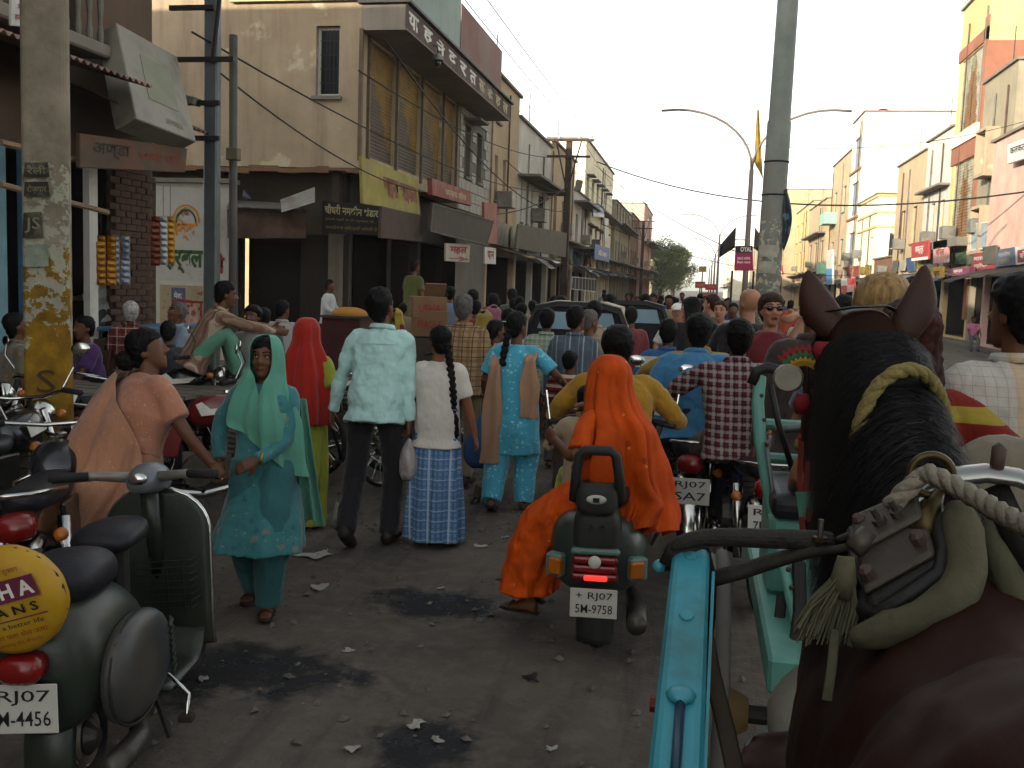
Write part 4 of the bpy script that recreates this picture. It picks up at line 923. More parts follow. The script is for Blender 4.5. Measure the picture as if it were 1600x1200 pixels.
# bulb lamp on the canopy
p = onX(684, 92, -5.95); be = empty('canopy_lamp', p, 0, 'small metal bell lamp fixed in front of the yellow shutters canopy', 'lamp')
B().tube([(0, 0, .12), (0, -.05, .25), (-.12, -.1, .28), (-.16, -.1, .2)], .015, 6).build('bracket', BLACKM, be); B().lathe([(.03, .12), (.07, .08), (.15, -.03), (.14, -.04), (.1, -.03)], n=14).build('shade', TIN, be, smooth=True); B().ell((0, 0, -.08), (.07, .07, .1)).build('globe', GLASS, be, smooth=True)

# ================================================================ tree at the street end
def leafm(name, col):
    g = N(name); co = g.coord(); c = g.ramp(g.noise(co, .8, 4), [(.3, mul(col, .6)), (.7, mul(col, 1.5))])
    g.b.inputs['Subsurface Weight'].default_value = 0; return g.fin(c, .7, 0, .2)
def tree(x, y, h, wd, label, seed):
    be = empty('roadside_tree', (x, y, 0), 0, label, 'tree', 'trees at the far end of the street')
    rr = random.Random(seed); mb = B(); mb.tube([(0, 0, 0), (.1, 0, h*.25), (0, .1, h*.5)], [.35, .28, .18], 8)
    for k in range(7):
        t = rr.uniform(0, 6.28); z = h*rr.uniform(.25, .5); mb.tube([(0, 0, z), (math.cos(t)*wd*.3, math.sin(t)*wd*.3, z+h*.18), (math.cos(t)*wd*.6, math.sin(t)*wd*.6, z+h*.3)], [.15, .1, .04], 6)
    mb.build('trunk', WOOD_D, be, smooth=True)
    cl = [(rr.uniform(-1, 1)*wd*.75, rr.uniform(-1, 1)*wd*.75, h*rr.uniform(.28, .9), rr.uniform(.18, .38)*wd) for _ in range(22)]
    mb = B()
    for (cx, cy, cz, cr) in cl:
        k = 1-abs(cz/h-.55)*.9
        for _ in range(420):
            d = V((rr.gauss(0, 1), rr.gauss(0, 1), rr.gauss(0, .8))).normalized()*cr*rr.uniform(.35, 1.05); c = V((cx*k, cy*k, cz))+d
            a = V((rr.gauss(0, 1), rr.gauss(0, 1), rr.gauss(0, 1))).normalized(); b2 = a.orthogonal().normalized(); s = rr.uniform(.09, .2)
            mb.add([c-a*s, c+b2*s*.5, c+a*s, c-b2*s*.5], [(0, 1, 2, 3)])
    tag(mb.build('crown', leafm('leaves_%d' % (seed % 2), (.07, .09, .03) if seed % 2 else (.09, .10, .04)), be, normals=False), kind='stuff')
tree(-5.6, 138, 8.8, 4.0, 'leafy green tree nearest the pink far house', 1); tree(-4.2, 150, 8.2, 4.0, 'leafy tree standing right of the other one at the street end', 2); tree(-6.0, 158, 8.4, 4.5, 'hazy tree set back behind the other street trees', 3)

# ================================================================ litter
rr = random.Random(21); PAPER = M('paper_scrap', '#8e8b83', .9, .2, 6, .2, dirt='#5d564b', dirt_amt=.3)
for (px, py, s, lb) in ((495, 868, .26, 'crumpled strip of pale rag lying behind the teal woman'), (528, 822, .13, 'white plastic bag on the ground left of the tall man'), (498, 915, .14, 'flat pale paper scrap right of the teal woman'), (545, 1015, .07, 'white scrap beside the black puddle'), (650, 1127, .09, 'folded white paper in the front middle of the road'), (683, 1153, .06, 'small white scrap near the folded paper'), (550, 1166, .07, 'white paper scrap at the bottom of the road'), (860, 1165, .06, 'lone white scrap under the scooter exhaust side'), (752, 853, .1, 'paper sheet on the road left of the orange sari'), (745, 785, .14, 'brown stone lump near the blue dress feet'), (690, 915, .05, 'tiny scrap in the middle of the mud'), (830, 1060, .1, 'dark flattened shoe sole on the road'), (790, 840, .06, 'scrap of paper by the orange hem'), (318, 1060, .06, 'white scrap under the parked scooter')):
    p = onZ(px, py); p.z = gz(p.x, p.y)+.006; mb = B(); sd = rr.uniform(0, 50); hh = .014 if 'bag' not in lb and 'lump' not in lb else .12
    mb.grid(lambda u, v: V(((u-.5)*s*.8*(1+.3*math.sin(v*4+sd)), (v-.5)*s*.7*(.8+.3*math.cos(u*5+sd)), hh*max(0, noise.noise((u*2.5+sd, v*2.5, 1))+.25)+(hh*math.sin(u*3.14)*math.sin(v*3.14) if hh > .1 else 0))), 8, 8)
    m = PAPER if 'brown' not in lb and 'dark' not in lb else (M('stone_brown', '#4a4033', .9, .3, 6, .4) if 'brown' in lb else RUBBER)
    o = mb.build('rag' if 'rag' in lb else 'stone' if 'lump' in lb else 'shoe_sole' if 'sole' in lb else 'paper_scrap', m, None, smooth=True, thick=.003); o.location = p; o.rotation_euler = (0, 0, rr.uniform(0, 6)); tag(o, lb, 'litter' if 'stone' not in lb else 'stone', 'litter on the road')
mb = B()
for _ in range(1600):
    x, y = rr.uniform(-5.5, 2), rr.uniform(2.2, 14)
    if rr.random() < .45: x, y = rr.gauss(-2.2, 1.1), rr.gauss(7.5, 2)
    z = gz(x, y)+.004; s = rr.choice((.008, .012, .02, .03)); t = rr.uniform(0, 6.28); a = V((math.cos(t), math.sin(t), rr.uniform(-.2, .2)))*s; b2 = V((-math.sin(t), math.cos(t), rr.uniform(-.2, .3)))*s*.7; c = V((x, y, z+.004))
    mb.add([c-a, c+b2, c+a, c-b2, c+V((0, 0, s*.6))], [(0, 1, 4), (1, 2, 4), (2, 3, 4), (3, 0, 4)])
tag(mb.build('road_grit', M('grit', '#57504a', .9, .6, 3, 0), None), 'scattered grit and paper crumbs over the dirt road', 'grit', kind='stuff')
# ================================================================ people kit
def skinm(name, col):
    if name in _M: return _M[name]
    g = N(name); co = g.coord(); col = srgb(col)
    c = g.ramp(g.noise(co, 7, 5, .6), [(.3, mul(col, .82)), (.7, mul(col, 1.15))]); g.bump(g.noise(co, 160, 3), .08, .002)
    g.b.inputs['Subsurface Weight'].default_value = .08; g.b.inputs['Subsurface Radius'].default_value = (.01, .004, .002)
    _M[name] = g.fin(c, .55, 0, .35); return _M[name]
SK = {'d': skinm('skin_dark', '#55331f'), 'm': skinm('skin_brown', '#6f4529'), 'l': skinm('skin_pale', '#96684e')}
def hairm(name, col, scale=(60, 60, 7)):
    if name in _M: return _M[name]
    g = N(name); col = srgb(col); f = g.noise(g.coord(scale=scale), 1.0, 4, .6)
    c = g.ramp(f, [(.3, mul(col, .55)), (.7, mul(col, 1.6))]); g.bump(f, .5, .004)
    _M[name] = g.fin(c, .62, 0, .12); return _M[name]
HAIR = {'k': hairm('hair_black', '#090808'), 'g': hairm('hair_grey', '#4b4845'), 'b': hairm('hair_blonde', '#7d6440'), 'r': hairm('hair_auburn', '#2b1410'), 'n': hairm('hair_brown', '#2a1a12'), 'w': hairm('hair_white', '#8a8580')}
EYEW = M('eye_white', '#9a938a', .3, .05, 5, 0, spec=.5); EYEB = M('eye_dark', '#0d0906', .2, .1, 5, 0, spec=.5); LIP = M('lips', '#5e2d22', .5, .1, 9, 0)
SHOE = M('shoe_dark', '#1d1713', .6, .3, 8, .2, dirt='#4a4035', dirt_amt=.4); SOLE = M('sandal', '#3a2b20', .8, .3, 8, .2)
def ring(c, ax, ay, rx, ry, n=20, sq=1.0, nf=0, amp=0., ph=0.):
    r = []
    for j in range(n):
        t = 2*math.pi*j/n; k = 1+(amp*(math.sin(nf*t+ph)+.5*math.sin((nf*1.7+1)*t+ph*2.3)) if nf else 0)
        ct, st = math.cos(t), math.sin(t)
        if sq != 1: ct = math.copysign(abs(ct)**sq, ct); st = math.copysign(abs(st)**sq, st)
        r.append(c+ax*(rx*ct*k)+ay*(ry*st*k))
    return r
def ik(a, b, l1, l2, pole):
    d = b-a; L = d.length
    if L > (l1+l2)*.999: b = a+d*((l1+l2)*.999/L); d = b-a; L = d.length
    x = (l1*l1-l2*l2+L*L)/(2*L); h = math.sqrt(max(0, l1*l1-x*x)); dn = d/L
    p = pole-dn*pole.dot(dn)
    if p.length < 1e-5: p = V((0, 0, 1)).cross(dn)
    return a+dn*x+p.normalized()*h, b
class Fig: pass
def frame(H, pelvis=None, lf=3., ls=0., tw=0., hp=0., hy=0., hr=0., hands=None, feet=None, bw=1., fat=1., knees=None, elbows=None):
    s = H/1.7; f = Fig(); f.s = s; f.bw = bw; f.fat = fat
    P = V(pelvis)*s if pelvis else V((0, 0, .93*s)); f.P = P
    u = V((math.sin(R(ls)), math.sin(R(lf)), math.cos(R(lf))*math.cos(R(ls)))).normalized(); f.u = u
    f.a0 = V((1, 0, 0)); a1 = Matrix.Rotation(R(tw), 3, 'Z') @ V((1, 0, 0)); a1 = (a1-u*a1.dot(u)).normalized(); f.a1 = a1
    f.neck = P+u*(.50*s); f.sh = [P+u*(.44*s)-a1*(.168*s*bw), P+u*(.44*s)+a1*(.168*s*bw)]
    f.H = (Euler((R(-hp), R(hr), R(hy+tw)), 'ZXY').to_matrix() if False else Matrix.Rotation(R(hy+tw), 3, 'Z') @ Matrix.Rotation(R(-hp), 3, 'X') @ Matrix.Rotation(R(hr), 3, 'Y'))
    f.head = f.neck+u*(.034*s)+f.H @ V((0, .014*s, .118*s))
    hands = hands or [None, None]; feet = feet or [None, None]; knees = knees or [None, None]; elbows = elbows or [None, None]
    f.wr = []; f.el = []; f.an = []; f.kn = []; f.hip = []
    for i, sg_ in enumerate((-1, 1)):
        t = V(hands[i])*s if hands[i] else V((sg_*.27, .03+math.sin(R(lf))*.3, .80))*s
        e, wv = ik(f.sh[i], t, .285*s, .25*s, V(elbows[i]) if elbows[i] else V((sg_*.55, -1, -.3))); f.el.append(e); f.wr.append(wv)
        hp_ = P+V((sg_*.085*s, 0, -.03*s)); t = V(feet[i])*s if feet[i] else V((sg_*.09, -.02, .085))*s
        k, an = ik(hp_, t, .43*s, .42*s, V(knees[i]) if knees[i] else V((sg_*.12, 1, .1))); f.hip.append(hp_); f.kn.append(k); f.an.append(an)
    return f
TOR = [(-.10, .10, .085), (-.04, .155, .105), (.02, .16, .11), (.14, .142, .10), (.26, .158, .108), (.36, .172, .105), (.43, .15, .088), (.475, .085, .068), (.51, .055, .056), (.58, .052, .054)]
def torso_rings(f, ease=0., t0=-.2, t1=1., n=24, prof=TOR, fat=None):
    fat = fat or f.fat; out = []
    for t, rx, ry in prof:
        if t < t0-1e-6 or t > t1+1e-6: continue
        k = max(0, min(1, (t+.05)/.45)); a = (f.a0*(1-k)+f.a1*k).normalized(); b = f.u.cross(a).normalized()
        w_ = fat if t < .3 else 1+(fat-1)*.35
        out.append(ring(f.P+f.u*(t*f.s), a, b, (rx*w_*(f.bw if t > .2 else 1)+ease)*f.s, (ry*w_+ease)*f.s, n, .9))
    return out
def lerp_path(pts, per=3):
    out = []
    for i in range(len(pts)-1):
        for k in range(per): out.append(pts[i].lerp(pts[i+1], k/per))
    out.append(pts[-1]); return out
def limb(mb, pts, rad, n=14):
    """rounded tube through joints with radii"""
    P = []; Q = []
    for i in range(len(pts)-1):
        for k in range(4): P.append(pts[i].lerp(pts[i+1], k/4)); Q.append(rad[i]+(rad[i+1]-rad[i])*k/4)
    P.append(pts[-1]); Q.append(rad[-1])
    if len(P) > 6:   # soften the bend
        for _ in range(2): P = [P[0]]+[(P[i-1]+P[i]*2+P[i+1])/4 for i in range(1, len(P)-1)]+[P[-1]]
    mb.tube(P, Q, n)
def hand(mb, w_, d, s, side, curl=.6, palm=None, fine=True):
    """palm, four fingers of unequal length and a thumb; d: pointing direction, palm: direction the palm faces"""
    d = d.normalized(); pn = V(palm) if palm is not None else V((-side, 0, 0)); pn = (pn-d*pn.dot(d)); pn = pn.normalized() if pn.length > 1e-4 else d.orthogonal().normalized()
    lat = d.cross(pn).normalized()    # across the knuckles
    fwd = lat if lat.y > 0 or (abs(lat.y) < .2 and lat.z > 0) else -lat
    mb.rings([ring(w_+d*(t*s), lat, pn, a*s, b*s, 12, .85) for t, a, b in ((-.03, .026, .02), (0, .027, .019), (.03, .036, .016), (.07, .041, .015), (.088, .038, .012))])
    for i, (o, L, r) in enumerate(((.030, .070, .0085), (.010, .079, .009), (-.010, .073, .0086), (-.029, .056, .0075))):
        p = w_+d*(.08*s)+fwd*(o*s); c = curl*(1+.12*i); pts = [p]; a = 0
        for k, seg in enumerate((.45, .32, .23)):
            a += c*(.5 if k == 0 else .75); pts.append(pts[-1]+(d*math.cos(a)+pn*math.sin(a)+fwd*(o*.8))*(L*seg*s))
        mb.tube(pts, [r*s, r*.97*s, r*.88*s, r*.7*s], 7)
    p = w_+d*(.018*s)+fwd*(.022*s); m1 = p+(d*.55+fwd*.75+pn*.35)*(.036*s); m2 = m1+(d*.85+fwd*.3+pn*.4)*(.03*s); m3 = m2+(d*.9+pn*.45)*(.022*s)
    mb.tube([p, m1, m2, m3], [.013*s, .012*s, .0105*s, .008*s], 7)
HEADP = [(-.118, .058, .016, .018), (-.108, .048, .032, .036), (-.085, .034, .046, .056), (-.055, .02, .056, .072), (-.02, .006, .064, .086), (.02, -.004, .071, .095), (.055, -.008, .073, .096), (.085, -.012, .065, .085), (.105, -.014, .047, .062), (.118, -.014, .02, .028)]
def head_mb(mb, f, face=False):
    s = f.s; H = f.H; c = f.head; ax, ay, az = H @ V((1, 0, 0)), H @ V((0, 1, 0)), H @ V((0, 0, 1))
    L = lambda x, y, z: c+ax*(x*s)+ay*(y*s)+az*(z*s)
    mb.rings([ring(L(0, cy, z), ax, ay, rx*s, ry*s, 24, .95) for z, cy, rx, ry in HEADP])
    mb.tube([L(0, .088, .03), L(0, .100, .0), L(0, .113, -.022), L(0, .10, -.034)], [.008*s, .0105*s, .0155*s, .010*s], 8)
    for x in (-1, 1):
        mb.ell(L(x*.013, .097, -.028), (.009*s, .011*s, .009*s), 8, 6)
        mb.ell(L(x*.073, -.012, -.008), (.010*s, .019*s, .031*s), 8, 8, H)
        if face:
            mb.ell(L(x*.036, .066, -.026), (.024*s, .024*s, .022*s), 10, 8); mb.tube([L(x*.012, .091, .030), L(x*.034, .088, .034), L(x*.055, .068, .028)], [.008*s, .0085*s, .006*s], 6)
    if face:
        mb.tube([L(-.024, .083, -.058), L(0, .094, -.056), L(.024, .083, -.058)], [.005*s, .0085*s, .005*s], 6); mb.tube([L(-.02, .081, -.068), L(0, .092, -.070), L(.02, .081, -.068)], [.005*s, .009*s, .005*s], 6)
        mb.ell(L(0, .078, -.098), (.019*s, .017*s, .015*s), 10, 8)
    return L
def face_parts(par, f):
    s = f.s; H = f.H; c = f.head; L = lambda x, y, z: c+H @ V((x*s, y*s, z*s))
    for x in (-1, 1):
        e = B().ell(L(x*.032, .0795, .010), (.0145*s, .0125*s, .0078*s), 12, 8, H).build('eye', EYEW, par, smooth=True)
        B().ell(L(x*.032+.001, .0885, .010), (.0062*s, .0045*s, .0062*s), 10, 6, H).build('iris', EYEB, e, smooth=True)
        B().tube([L(x*.016, .0885, .0145), L(x*.032, .0925, .0195), L(x*.049, .082, .013)], [.0028*s, .0042*s, .0028*s], 6).build('eyelid', EYEB, par, smooth=True)
        B().tube([L(x*.013, .097, .036), L(x*.034, .0955, .043), L(x*.056, .076, .036)], [.0032*s, .0048*s, .002*s], 6).build('eyebrow', EYEB, par, smooth=True)
    B().tube([L(-.025, .085, -.067), L(-.010, .1015, -.0590), L(0, .1035, -.0605), L(.010, .1015, -.0590), L(.025, .085, -.067)], [(.002*s, .003*s), (.004*s, .0052*s), (.004*s, .005*s), (.004*s, .0052*s), (.002*s, .003*s)], 8).build('lips', LIP, par, smooth=True)
    B().tube([L(-.022, .085, -.0685), L(0, .1015, -.0695), L(.022, .085, -.0685)], [.002*s, .0062*s, .002*s], 8).build('lips', LIP, par, smooth=True)
HAIRP = [(-.085, -.062, .040, .022), (-.05, -.052, .062, .046), (-.01, -.042, .079, .062), (.03, -.030, .086, .080), (.058, -.016, .087, .098), (.085, -.012, .078, .094), (.112, -.013, .058, .072), (.132, -.014, .024, .032)]
def hair_cap(f, par, mat, q, vol=1., long=0, extra=None):
    s = f.s; H = f.H; c = f.head; ax, ay, az = H @ V((1, 0, 0)), H @ V((0, 1, 0)), H @ V((0, 0, 1)); mb = B()
    mb.rings([ring(c+ay*(cy*s*(1 if vol <= 1 else .95))+az*(z*s*(1+.25*(vol-1))), ax, ay, rx*s*vol, ry*s*vol, 20, .95) for z, cy, rx, ry in HAIRP])
    for x in (-1, 1): mb.tube([c+ax*(x*.074*s)+ay*(.012*s)+az*(.045*s), c+ax*(x*.073*s)+ay*(.010*s)+az*(.0*s)], [.014*s, .006*s], 7)
    if long:   # falling behind the shoulders
        mb.rings([ring(c-ay*(y*s)+az*(z*s), ax, ay, rx*s, ry*s, 16, .9) for z, y, rx, ry in ((.06, .03, .085, .08), (-.03, .05, .095, .06), (-.12, .065, .105, .045), (-.12-long*.5, .075, .10, .04), (-.12-long, .07, .07, .022))])
        for x in (-1, 1): mb.tube([c+ax*(x*.07*s)+ay*(.05*s)+az*(.07*s), c+ax*(x*.085*s)+ay*(.02*s)+az*(-.02*s), c+ax*(x*.088*s)-ay*(.01*s)+az*(-.13*s)], [.022*s, .026*s, .018*s], 8)
    if extra: extra(mb, lambda x, y, z: c+ax*(x*s)+ay*(y*s)+az*(z*s))
    return mb.build('hair', mat, par, remesh=(.007, .011, .017)[2-q] if q < 3 else .007, smo=1, disp=[(.02*s, .012), (.05, .012)])
VOX = {2: .0074, 1: .0115, 0: .022}
def body(f, par, skin, q, face=False, curls=(.6, .6), palms=(None, None), hdir=(None, None), barefoot=False):
    s = f.s; mb = B(); mb.rings(torso_rings(f, -.018)); L = head_mb(mb, f, face)
    mb.tube([f.neck-f.u*(.03*s), f.neck.lerp(f.head, .6)], [.052*s, .050*s], 14)
    for i, sg_ in enumerate((-1, 1)):
        limb(mb, [f.sh[i], f.el[i], f.wr[i]], [.047*s, .039*s, .026*s])
        d = V(hdir[i]) if hdir[i] else (f.wr[i]-f.el[i]); hand(mb, f.wr[i], d, s, sg_, curls[i], palms[i])
        limb(mb, [f.hip[i], f.kn[i], f.an[i]], [.07*s, .050*s, .036*s])
        fd = V((sg_*.12, 1, 0)) if not hasattr(f, 'fd') else V(f.fd[i]); fd = fd.normalized()
        a = f.an[i]; mb.tube([a-fd*(.05*s)+V((0, 0, -.045*s)), a+fd*(.02*s)+V((0, 0, -.035*s)), a+fd*(.10*s)+V((0, 0, -.055*s)), a+fd*(.165*s)+V((0, 0, -.062*s))], [(.032*s, .034*s), (.036*s, .036*s), (.043*s, .022*s), (.034*s, .014*s)], 10, up=(0, 0, 1))
    return mb.build('body', skin, par, remesh=VOX[q], smo=1)
def shoes(f, par, mat, q, sandal=False):
    s = f.s
    for i, sg_ in enumerate((-1, 1)):
        fd = V((sg_*.12, 1, 0)) if not hasattr(f, 'fd') else V(f.fd[i]); fd.normalize(); a = f.an[i]; mb = B()
        if sandal:
            mb.tube([a-fd*(.06*s)-V((0, 0, .077*s)), a+fd*(.05*s)-V((0, 0, .077*s)), a+fd*(.13*s)-V((0, 0, .077*s)), a+fd*(.185*s)-V((0, 0, .075*s))], [(.03*s, .009), (.034*s, .009), (.045*s, .009), (.026*s, .008)], 12, up=(0, 0, 1))
            for t in (.06, .11): mb.tube([a+fd*(t*s)+fd.cross(V((0, 0, 1)))*(k*.05*s)+V((0, 0, (-.075+.05*math.cos(k*1.35))*s)) for k in (-1, -.5, 0, .5, 1)], .006*s, 6)
        else:
            mb.tube([a-fd*(.065*s)-V((0, 0, .04*s)), a+fd*(.0*s)-V((0, 0, .03*s)), a+fd*(.09*s)-V((0, 0, .045*s)), a+fd*(.165*s)-V((0, 0, .055*s)), a+fd*(.195*s)-V((0, 0, .062*s))], [(.034*s, .045*s), (.042*s, .055*s), (.05*s, .038*s), (.044*s, .028*s), (.02*s, .016*s)], 12, up=(0, 0, 1))
        mb.build('sandal' if sandal else 'shoe', mat, par, smooth=True)
def shirt(f, par, mat, q, sleeve='long', hem=-.08, ease=.022, name='shirt', collar=None, folds=.016, skirt=None, flare=.05, nf=7, sleeve_r=1., extra=None):
    """torso and sleeves as one cloth shell; skirt = z (unscaled) of a long tunic hem"""
    s = f.s; mb = B(); n = 40 if skirt is not None else 26
    prof = [p for p in TOR if p[0] <= .476]; pr = []
    for t, rx, ry in prof:
        if t < hem-.03 and skirt is None: continue
        pr.append((t, max(rx, .152) if t < .2 else rx, max(ry, .108) if t < .2 else ry))
    if skirt is None and hem > -.1: pr = [(hem, .158, .112)]+[p for p in pr if p[0] > hem+.02]
    if skirt is None and hem <= -.1: pr = [(hem, .182, .134)]+[p for p in pr if p[0] > hem+.02]
    rs = torso_rings(f, ease, -1, .48, n, pr)
    rs.append(torso_rings(f, ease*.5, -1, 1, n, [(.50, .064, .066)])[0])
    if skirt is not None:
        low = []; zb = skirt*s; z0 = f.P.z-.10*s; mid = (f.an[0]+f.an[1])/2; kn = (f.kn[0]+f.kn[1])/2
        for k in range(7, 0, -1):
            t = k/7; z = z0+(zb-z0)*t; tgt = f.P.lerp(kn, min(1, t*1.1)); x, y = tgt.x*t, f.P.y+(tgt.y-f.P.y)*t*.8
            low.append(ring(V((x, y, z)), V((1, 0, 0)), V((0, 1, 0)), (.185+flare*t+ease)*s*f.fat, (.135+flare*1.1*t+ease)*s*f.fat, n, .95, nf, .055*t, 1.3))
        rs = low+rs
    mb.rings(rs)
    for i, sg_ in enumerate((-1, 1)):
        S, E, W_r = f.sh[i], f.el[i], f.wr[i]; k = sleeve_r; inn = S+(f.P+f.u*(.40*s)-S)*.35
        if sleeve == 'long': limb(mb, [inn, S, E, W_r.lerp(E, .02)], [.075*s, .066*s*k, .053*s*k, .040*s*k], 14)
        elif sleeve == 'roll': limb(mb, [inn, S, E, E.lerp(W_r, .35)], [.075*s, .066*s*k, .055*s*k, .052*s*k], 14)
        elif sleeve == 'short': limb(mb, [inn, S, S.lerp(E, .78)], [.075*s, .068*s*k, .068*s*k], 14)
        elif sleeve == 'none': limb(mb, [inn, S.lerp(inn, .35)], [.07*s, .045*s])
    if extra: extra(mb)
    o = mb.build(name, mat, par, remesh=VOX[q]*1.25, smo=2, disp=[(.14, folds*1.2), (.06, folds*.7)] if q else [(.12, folds)])
    if collar:
        c = f.neck+f.u*(-.012*s); a, b = f.a1, f.u.cross(f.a1)
        mb = B(); rs = []
        for t in [R(-60)+R(300)*k/20 for k in range(21)]:
            t2 = t-R(90)+R(0); 
            rs.append(t)
        mb.grid(lambda u_, v_: c+a*((.068+.010*(v_ > .5)*(1 if v_ < .99 else 2.2))*s*math.cos(R(115)+R(310)*u_))+b*((.070+.010*(v_ > .5)*(1 if v_ < .99 else 2.2))*s*math.sin(R(115)+R(310)*u_))+f.u*((.0+.042*math.sin(v_*2.6)-(.012 if v_ > .9 else 0))*s), 22, 4)
        mb.build('collar', mat, par, smooth=True, thick=.004)
    return o
def trousers(f, par, mat, q, cut='straight', name='trousers', folds=.014, short=0.):
    s = f.s; mb = B(); mb.rings(torso_rings(f, .002, -1, 1, 24, [(-.12, .12, .10), (-.05, .16, .112), (.02, .162, .115), (.05, .155, .11)]))
    rad = {'straight': (.098, .074, .066), 'salwar': (.13, .12, .085), 'slim': (.09, .062, .052)}[cut]
    for i in (0, 1):
        end = f.kn[i].lerp(f.an[i], 1-short)+V((0, 0, -.02*s))
        limb(mb, [f.hip[i]+V((0, 0, .05*s)), f.kn[i], end], [r*s*f.fat**.5 for r in rad], 16)
    return mb.build(name, mat, par, remesh=VOX[q]*1.3, smo=2, disp=[(.12, folds*1.3), (.05, folds*.6)] if q else [(.12, folds)])
def drape(par, name, rows, mat, seg=64, sub=4, nf=8, amp=.03, seed=0., thick=.004, noise_amp=.01, closed=False, slant=0.):
    """hanging cloth; rows: (cx, cy, cz, rx, ry, fold, a0, a1) angles in degrees, 0 = +X, 90 = +Y"""
    K = len(rows)
    def row(t):
        i = min(int(t), K-2); k = t-i; p = [rows[max(i-1, 0)], rows[i], rows[i+1], rows[min(i+2, K-1)]]
        return [.5*((2*p[1][j])+(-p[0][j]+p[2][j])*k+(2*p[0][j]-5*p[1][j]+4*p[2][j]-p[3][j])*k*k+(-p[0][j]+3*p[1][j]-3*p[2][j]+p[3][j])*k**3) for j in range(8)]
    mb = B()
    def fn(u, v):
        cx, cy, cz, rx, ry, fo, a0, a1 = row(v*(K-1)); t = R(a0+(a1-a0)*u)
        w_ = amp*fo*(math.sin(nf*t+seed+v*1.5)+.6*math.sin(nf*1.73*t+seed*2+v*3))
        w_ += amp*fo*.45*math.sin(nf*2.9*t+v*4+seed)
        p = V((cx+(rx+w_)*math.cos(t), cy+(ry+w_)*math.sin(t), cz+.25*w_-slant*v*v*math.cos(t)))
        nz = noise.noise_vector(p*4+V((seed, 0, 0)))*noise_amp
        return p+nz*(fo+.3)
    mb.grid(fn, seg, (K-1)*sub, closed)
    return mb.build(name, mat, par, smooth=True, thick=thick, sub=1)
def person(loc, rz, label, f, q=1, skin='m', hair='k', face=False, group=None, vol=1., hairlong=0, extra=None, curls=(.6, .6), palms=(None, None), hdir=(None, None), bald=False, cat='person'):
    e = empty('person', loc, R(rz), label, cat, group or 'people in the crowded street')
    body(f, e, SK[skin], q, face, curls, palms, hdir)
    if not bald: hair_cap(f, e, HAIR[hair], q, vol, hairlong, extra)
    if face: face_parts(e, f)
    return e
def hgt(px, py, d): return max(1.0, onD(px, py, d).z)
def cloth(name, col, **kw):
    kw.setdefault('sheen', .15); return M('cloth_'+name, col, kw.pop('rough', .88), kw.pop('var', .14), kw.pop('scale', 5), kw.pop('bump', .12), 140, **kw)
def plaid(name, base, cols, per=.055): return stripes('plaid_'+name, base, [(0, per, .34, .1, cols[0], .6), (2, per, .34, 0, cols[0], .6), (0, per, .10, .6, cols[1], .8), (2, per, .10, .5, cols[1], .8)])
# ================================================================ the people near the camera
JEAN = cloth('jeans_dark', '#1c2130'); BLKT = cloth('trouser_black', '#17161a'); BRNT = cloth('trouser_brown', '#3b2d22'); GRYT = cloth('trouser_grey', '#4a4a4c'); KHAKI = cloth('trouser_khaki', '#6c5d45')
SHIRT_WHITE = cloth('shirt_white', '#a9aaa6')
# tall man walking away in a pale aqua shirt
f = frame(hgt(590, 447, 6.8), pelvis=(0, 0, .93), lf=9, ls=2, hp=-22, hy=-18, hands=[(-.335, .06, .79), (.235, .0, .72)], feet=[(-.12, -.24, .15), (.10, .03, .085)], elbows=[(-1, -.6, 0), (1, -.9, 0)])
f.fd = [V((0, 1, -.55)), V((.1, 1, 0))]
e = person(gnd(582, 6.8), 4, 'tall man in untucked pale aqua shirt and black trousers walking away', f, 2, 'd', 'k', hdir=(V((0, .05, -1)), V((0, .1, -1))), curls=(.5, 1.1))
shirt(f, e, cloth('shirt_aqua', '#9fc0bb'), 2, 'long', -.12, .02, collar=True, folds=.03, sleeve_r=.92); trousers(f, e, BLKT, 2); shoes(f, e, SHOE, 2)
B().box(f.P+f.u*(.405*f.s)+V((0, -.125*f.s, 0)), (.30, .004, .004)).build('yoke_seam', cloth('shirt_aqua_seam', '#8fb0ac'), e)
p = wmat(e) @ (f.wr[1]+V((0, .02, -.12))); mb = B()
mb.rings([ring(V((0, 0, z)), V((1, 0, 0)), V((0, 1, 0)), rx, rx*.7, 20, 1, 5, .12, z*20) for z, rx in ((0, .015), (-.04, .03), (-.10, .065), (-.2, .075), (-.27, .06), (-.29, .03))])
o = mb.build('plastic_bag', M('bag_plastic', '#8b8484', .35, .3, 18, .5, 40, spec=.5), None, smooth=True, sub=1, disp=(.04, .03)); o.location = p; tag(o, 'crumpled whitish plastic bag held by the tall man', 'bag')
# girl with plait
f = frame(hgt(685, 513, 6.84), pelvis=(0, 0, .95), lf=2, hp=-6, hy=32, tw=0, hands=[(-.27, .02, .86), (.30, .06, .84)], feet=[(-.07, .0, .085), (.08, .12, .085)], bw=.92)
def plait(mb, L):
    for k in range(24): mb.ell(L(.03+.0025*k+.008*(-1)**k, -.105-.0065*min(k, 14), -.02-.024*k), (.027-.0004*k, .024, .02), 8, 6)
    mb.tube([L(.09, -.195, -.57), L(.095, -.195, -.70), L(.09, -.19, -.78)], [.030, .036, .006], 8)
e = person(gnd(678, 6.84), 2, 'girl with long black plait, white top and blue checked skirt', f, 2, 'm', 'k', extra=plait)
shirt(f, e, cloth('top_white', '#b3ada3'), 2, 'short', -.17, .02, name='top', folds=.012)
SKIRT = stripes('skirt_check', '#5d7ea3', [(0, .035, .45, 0, '#38516f', .7), (2, .035, .4, 0, '#46607e', .7), (0, .14, .1, .2, '#a5b8c8', .7), (2, .07, .12, .3, '#93a8bd', .6)])
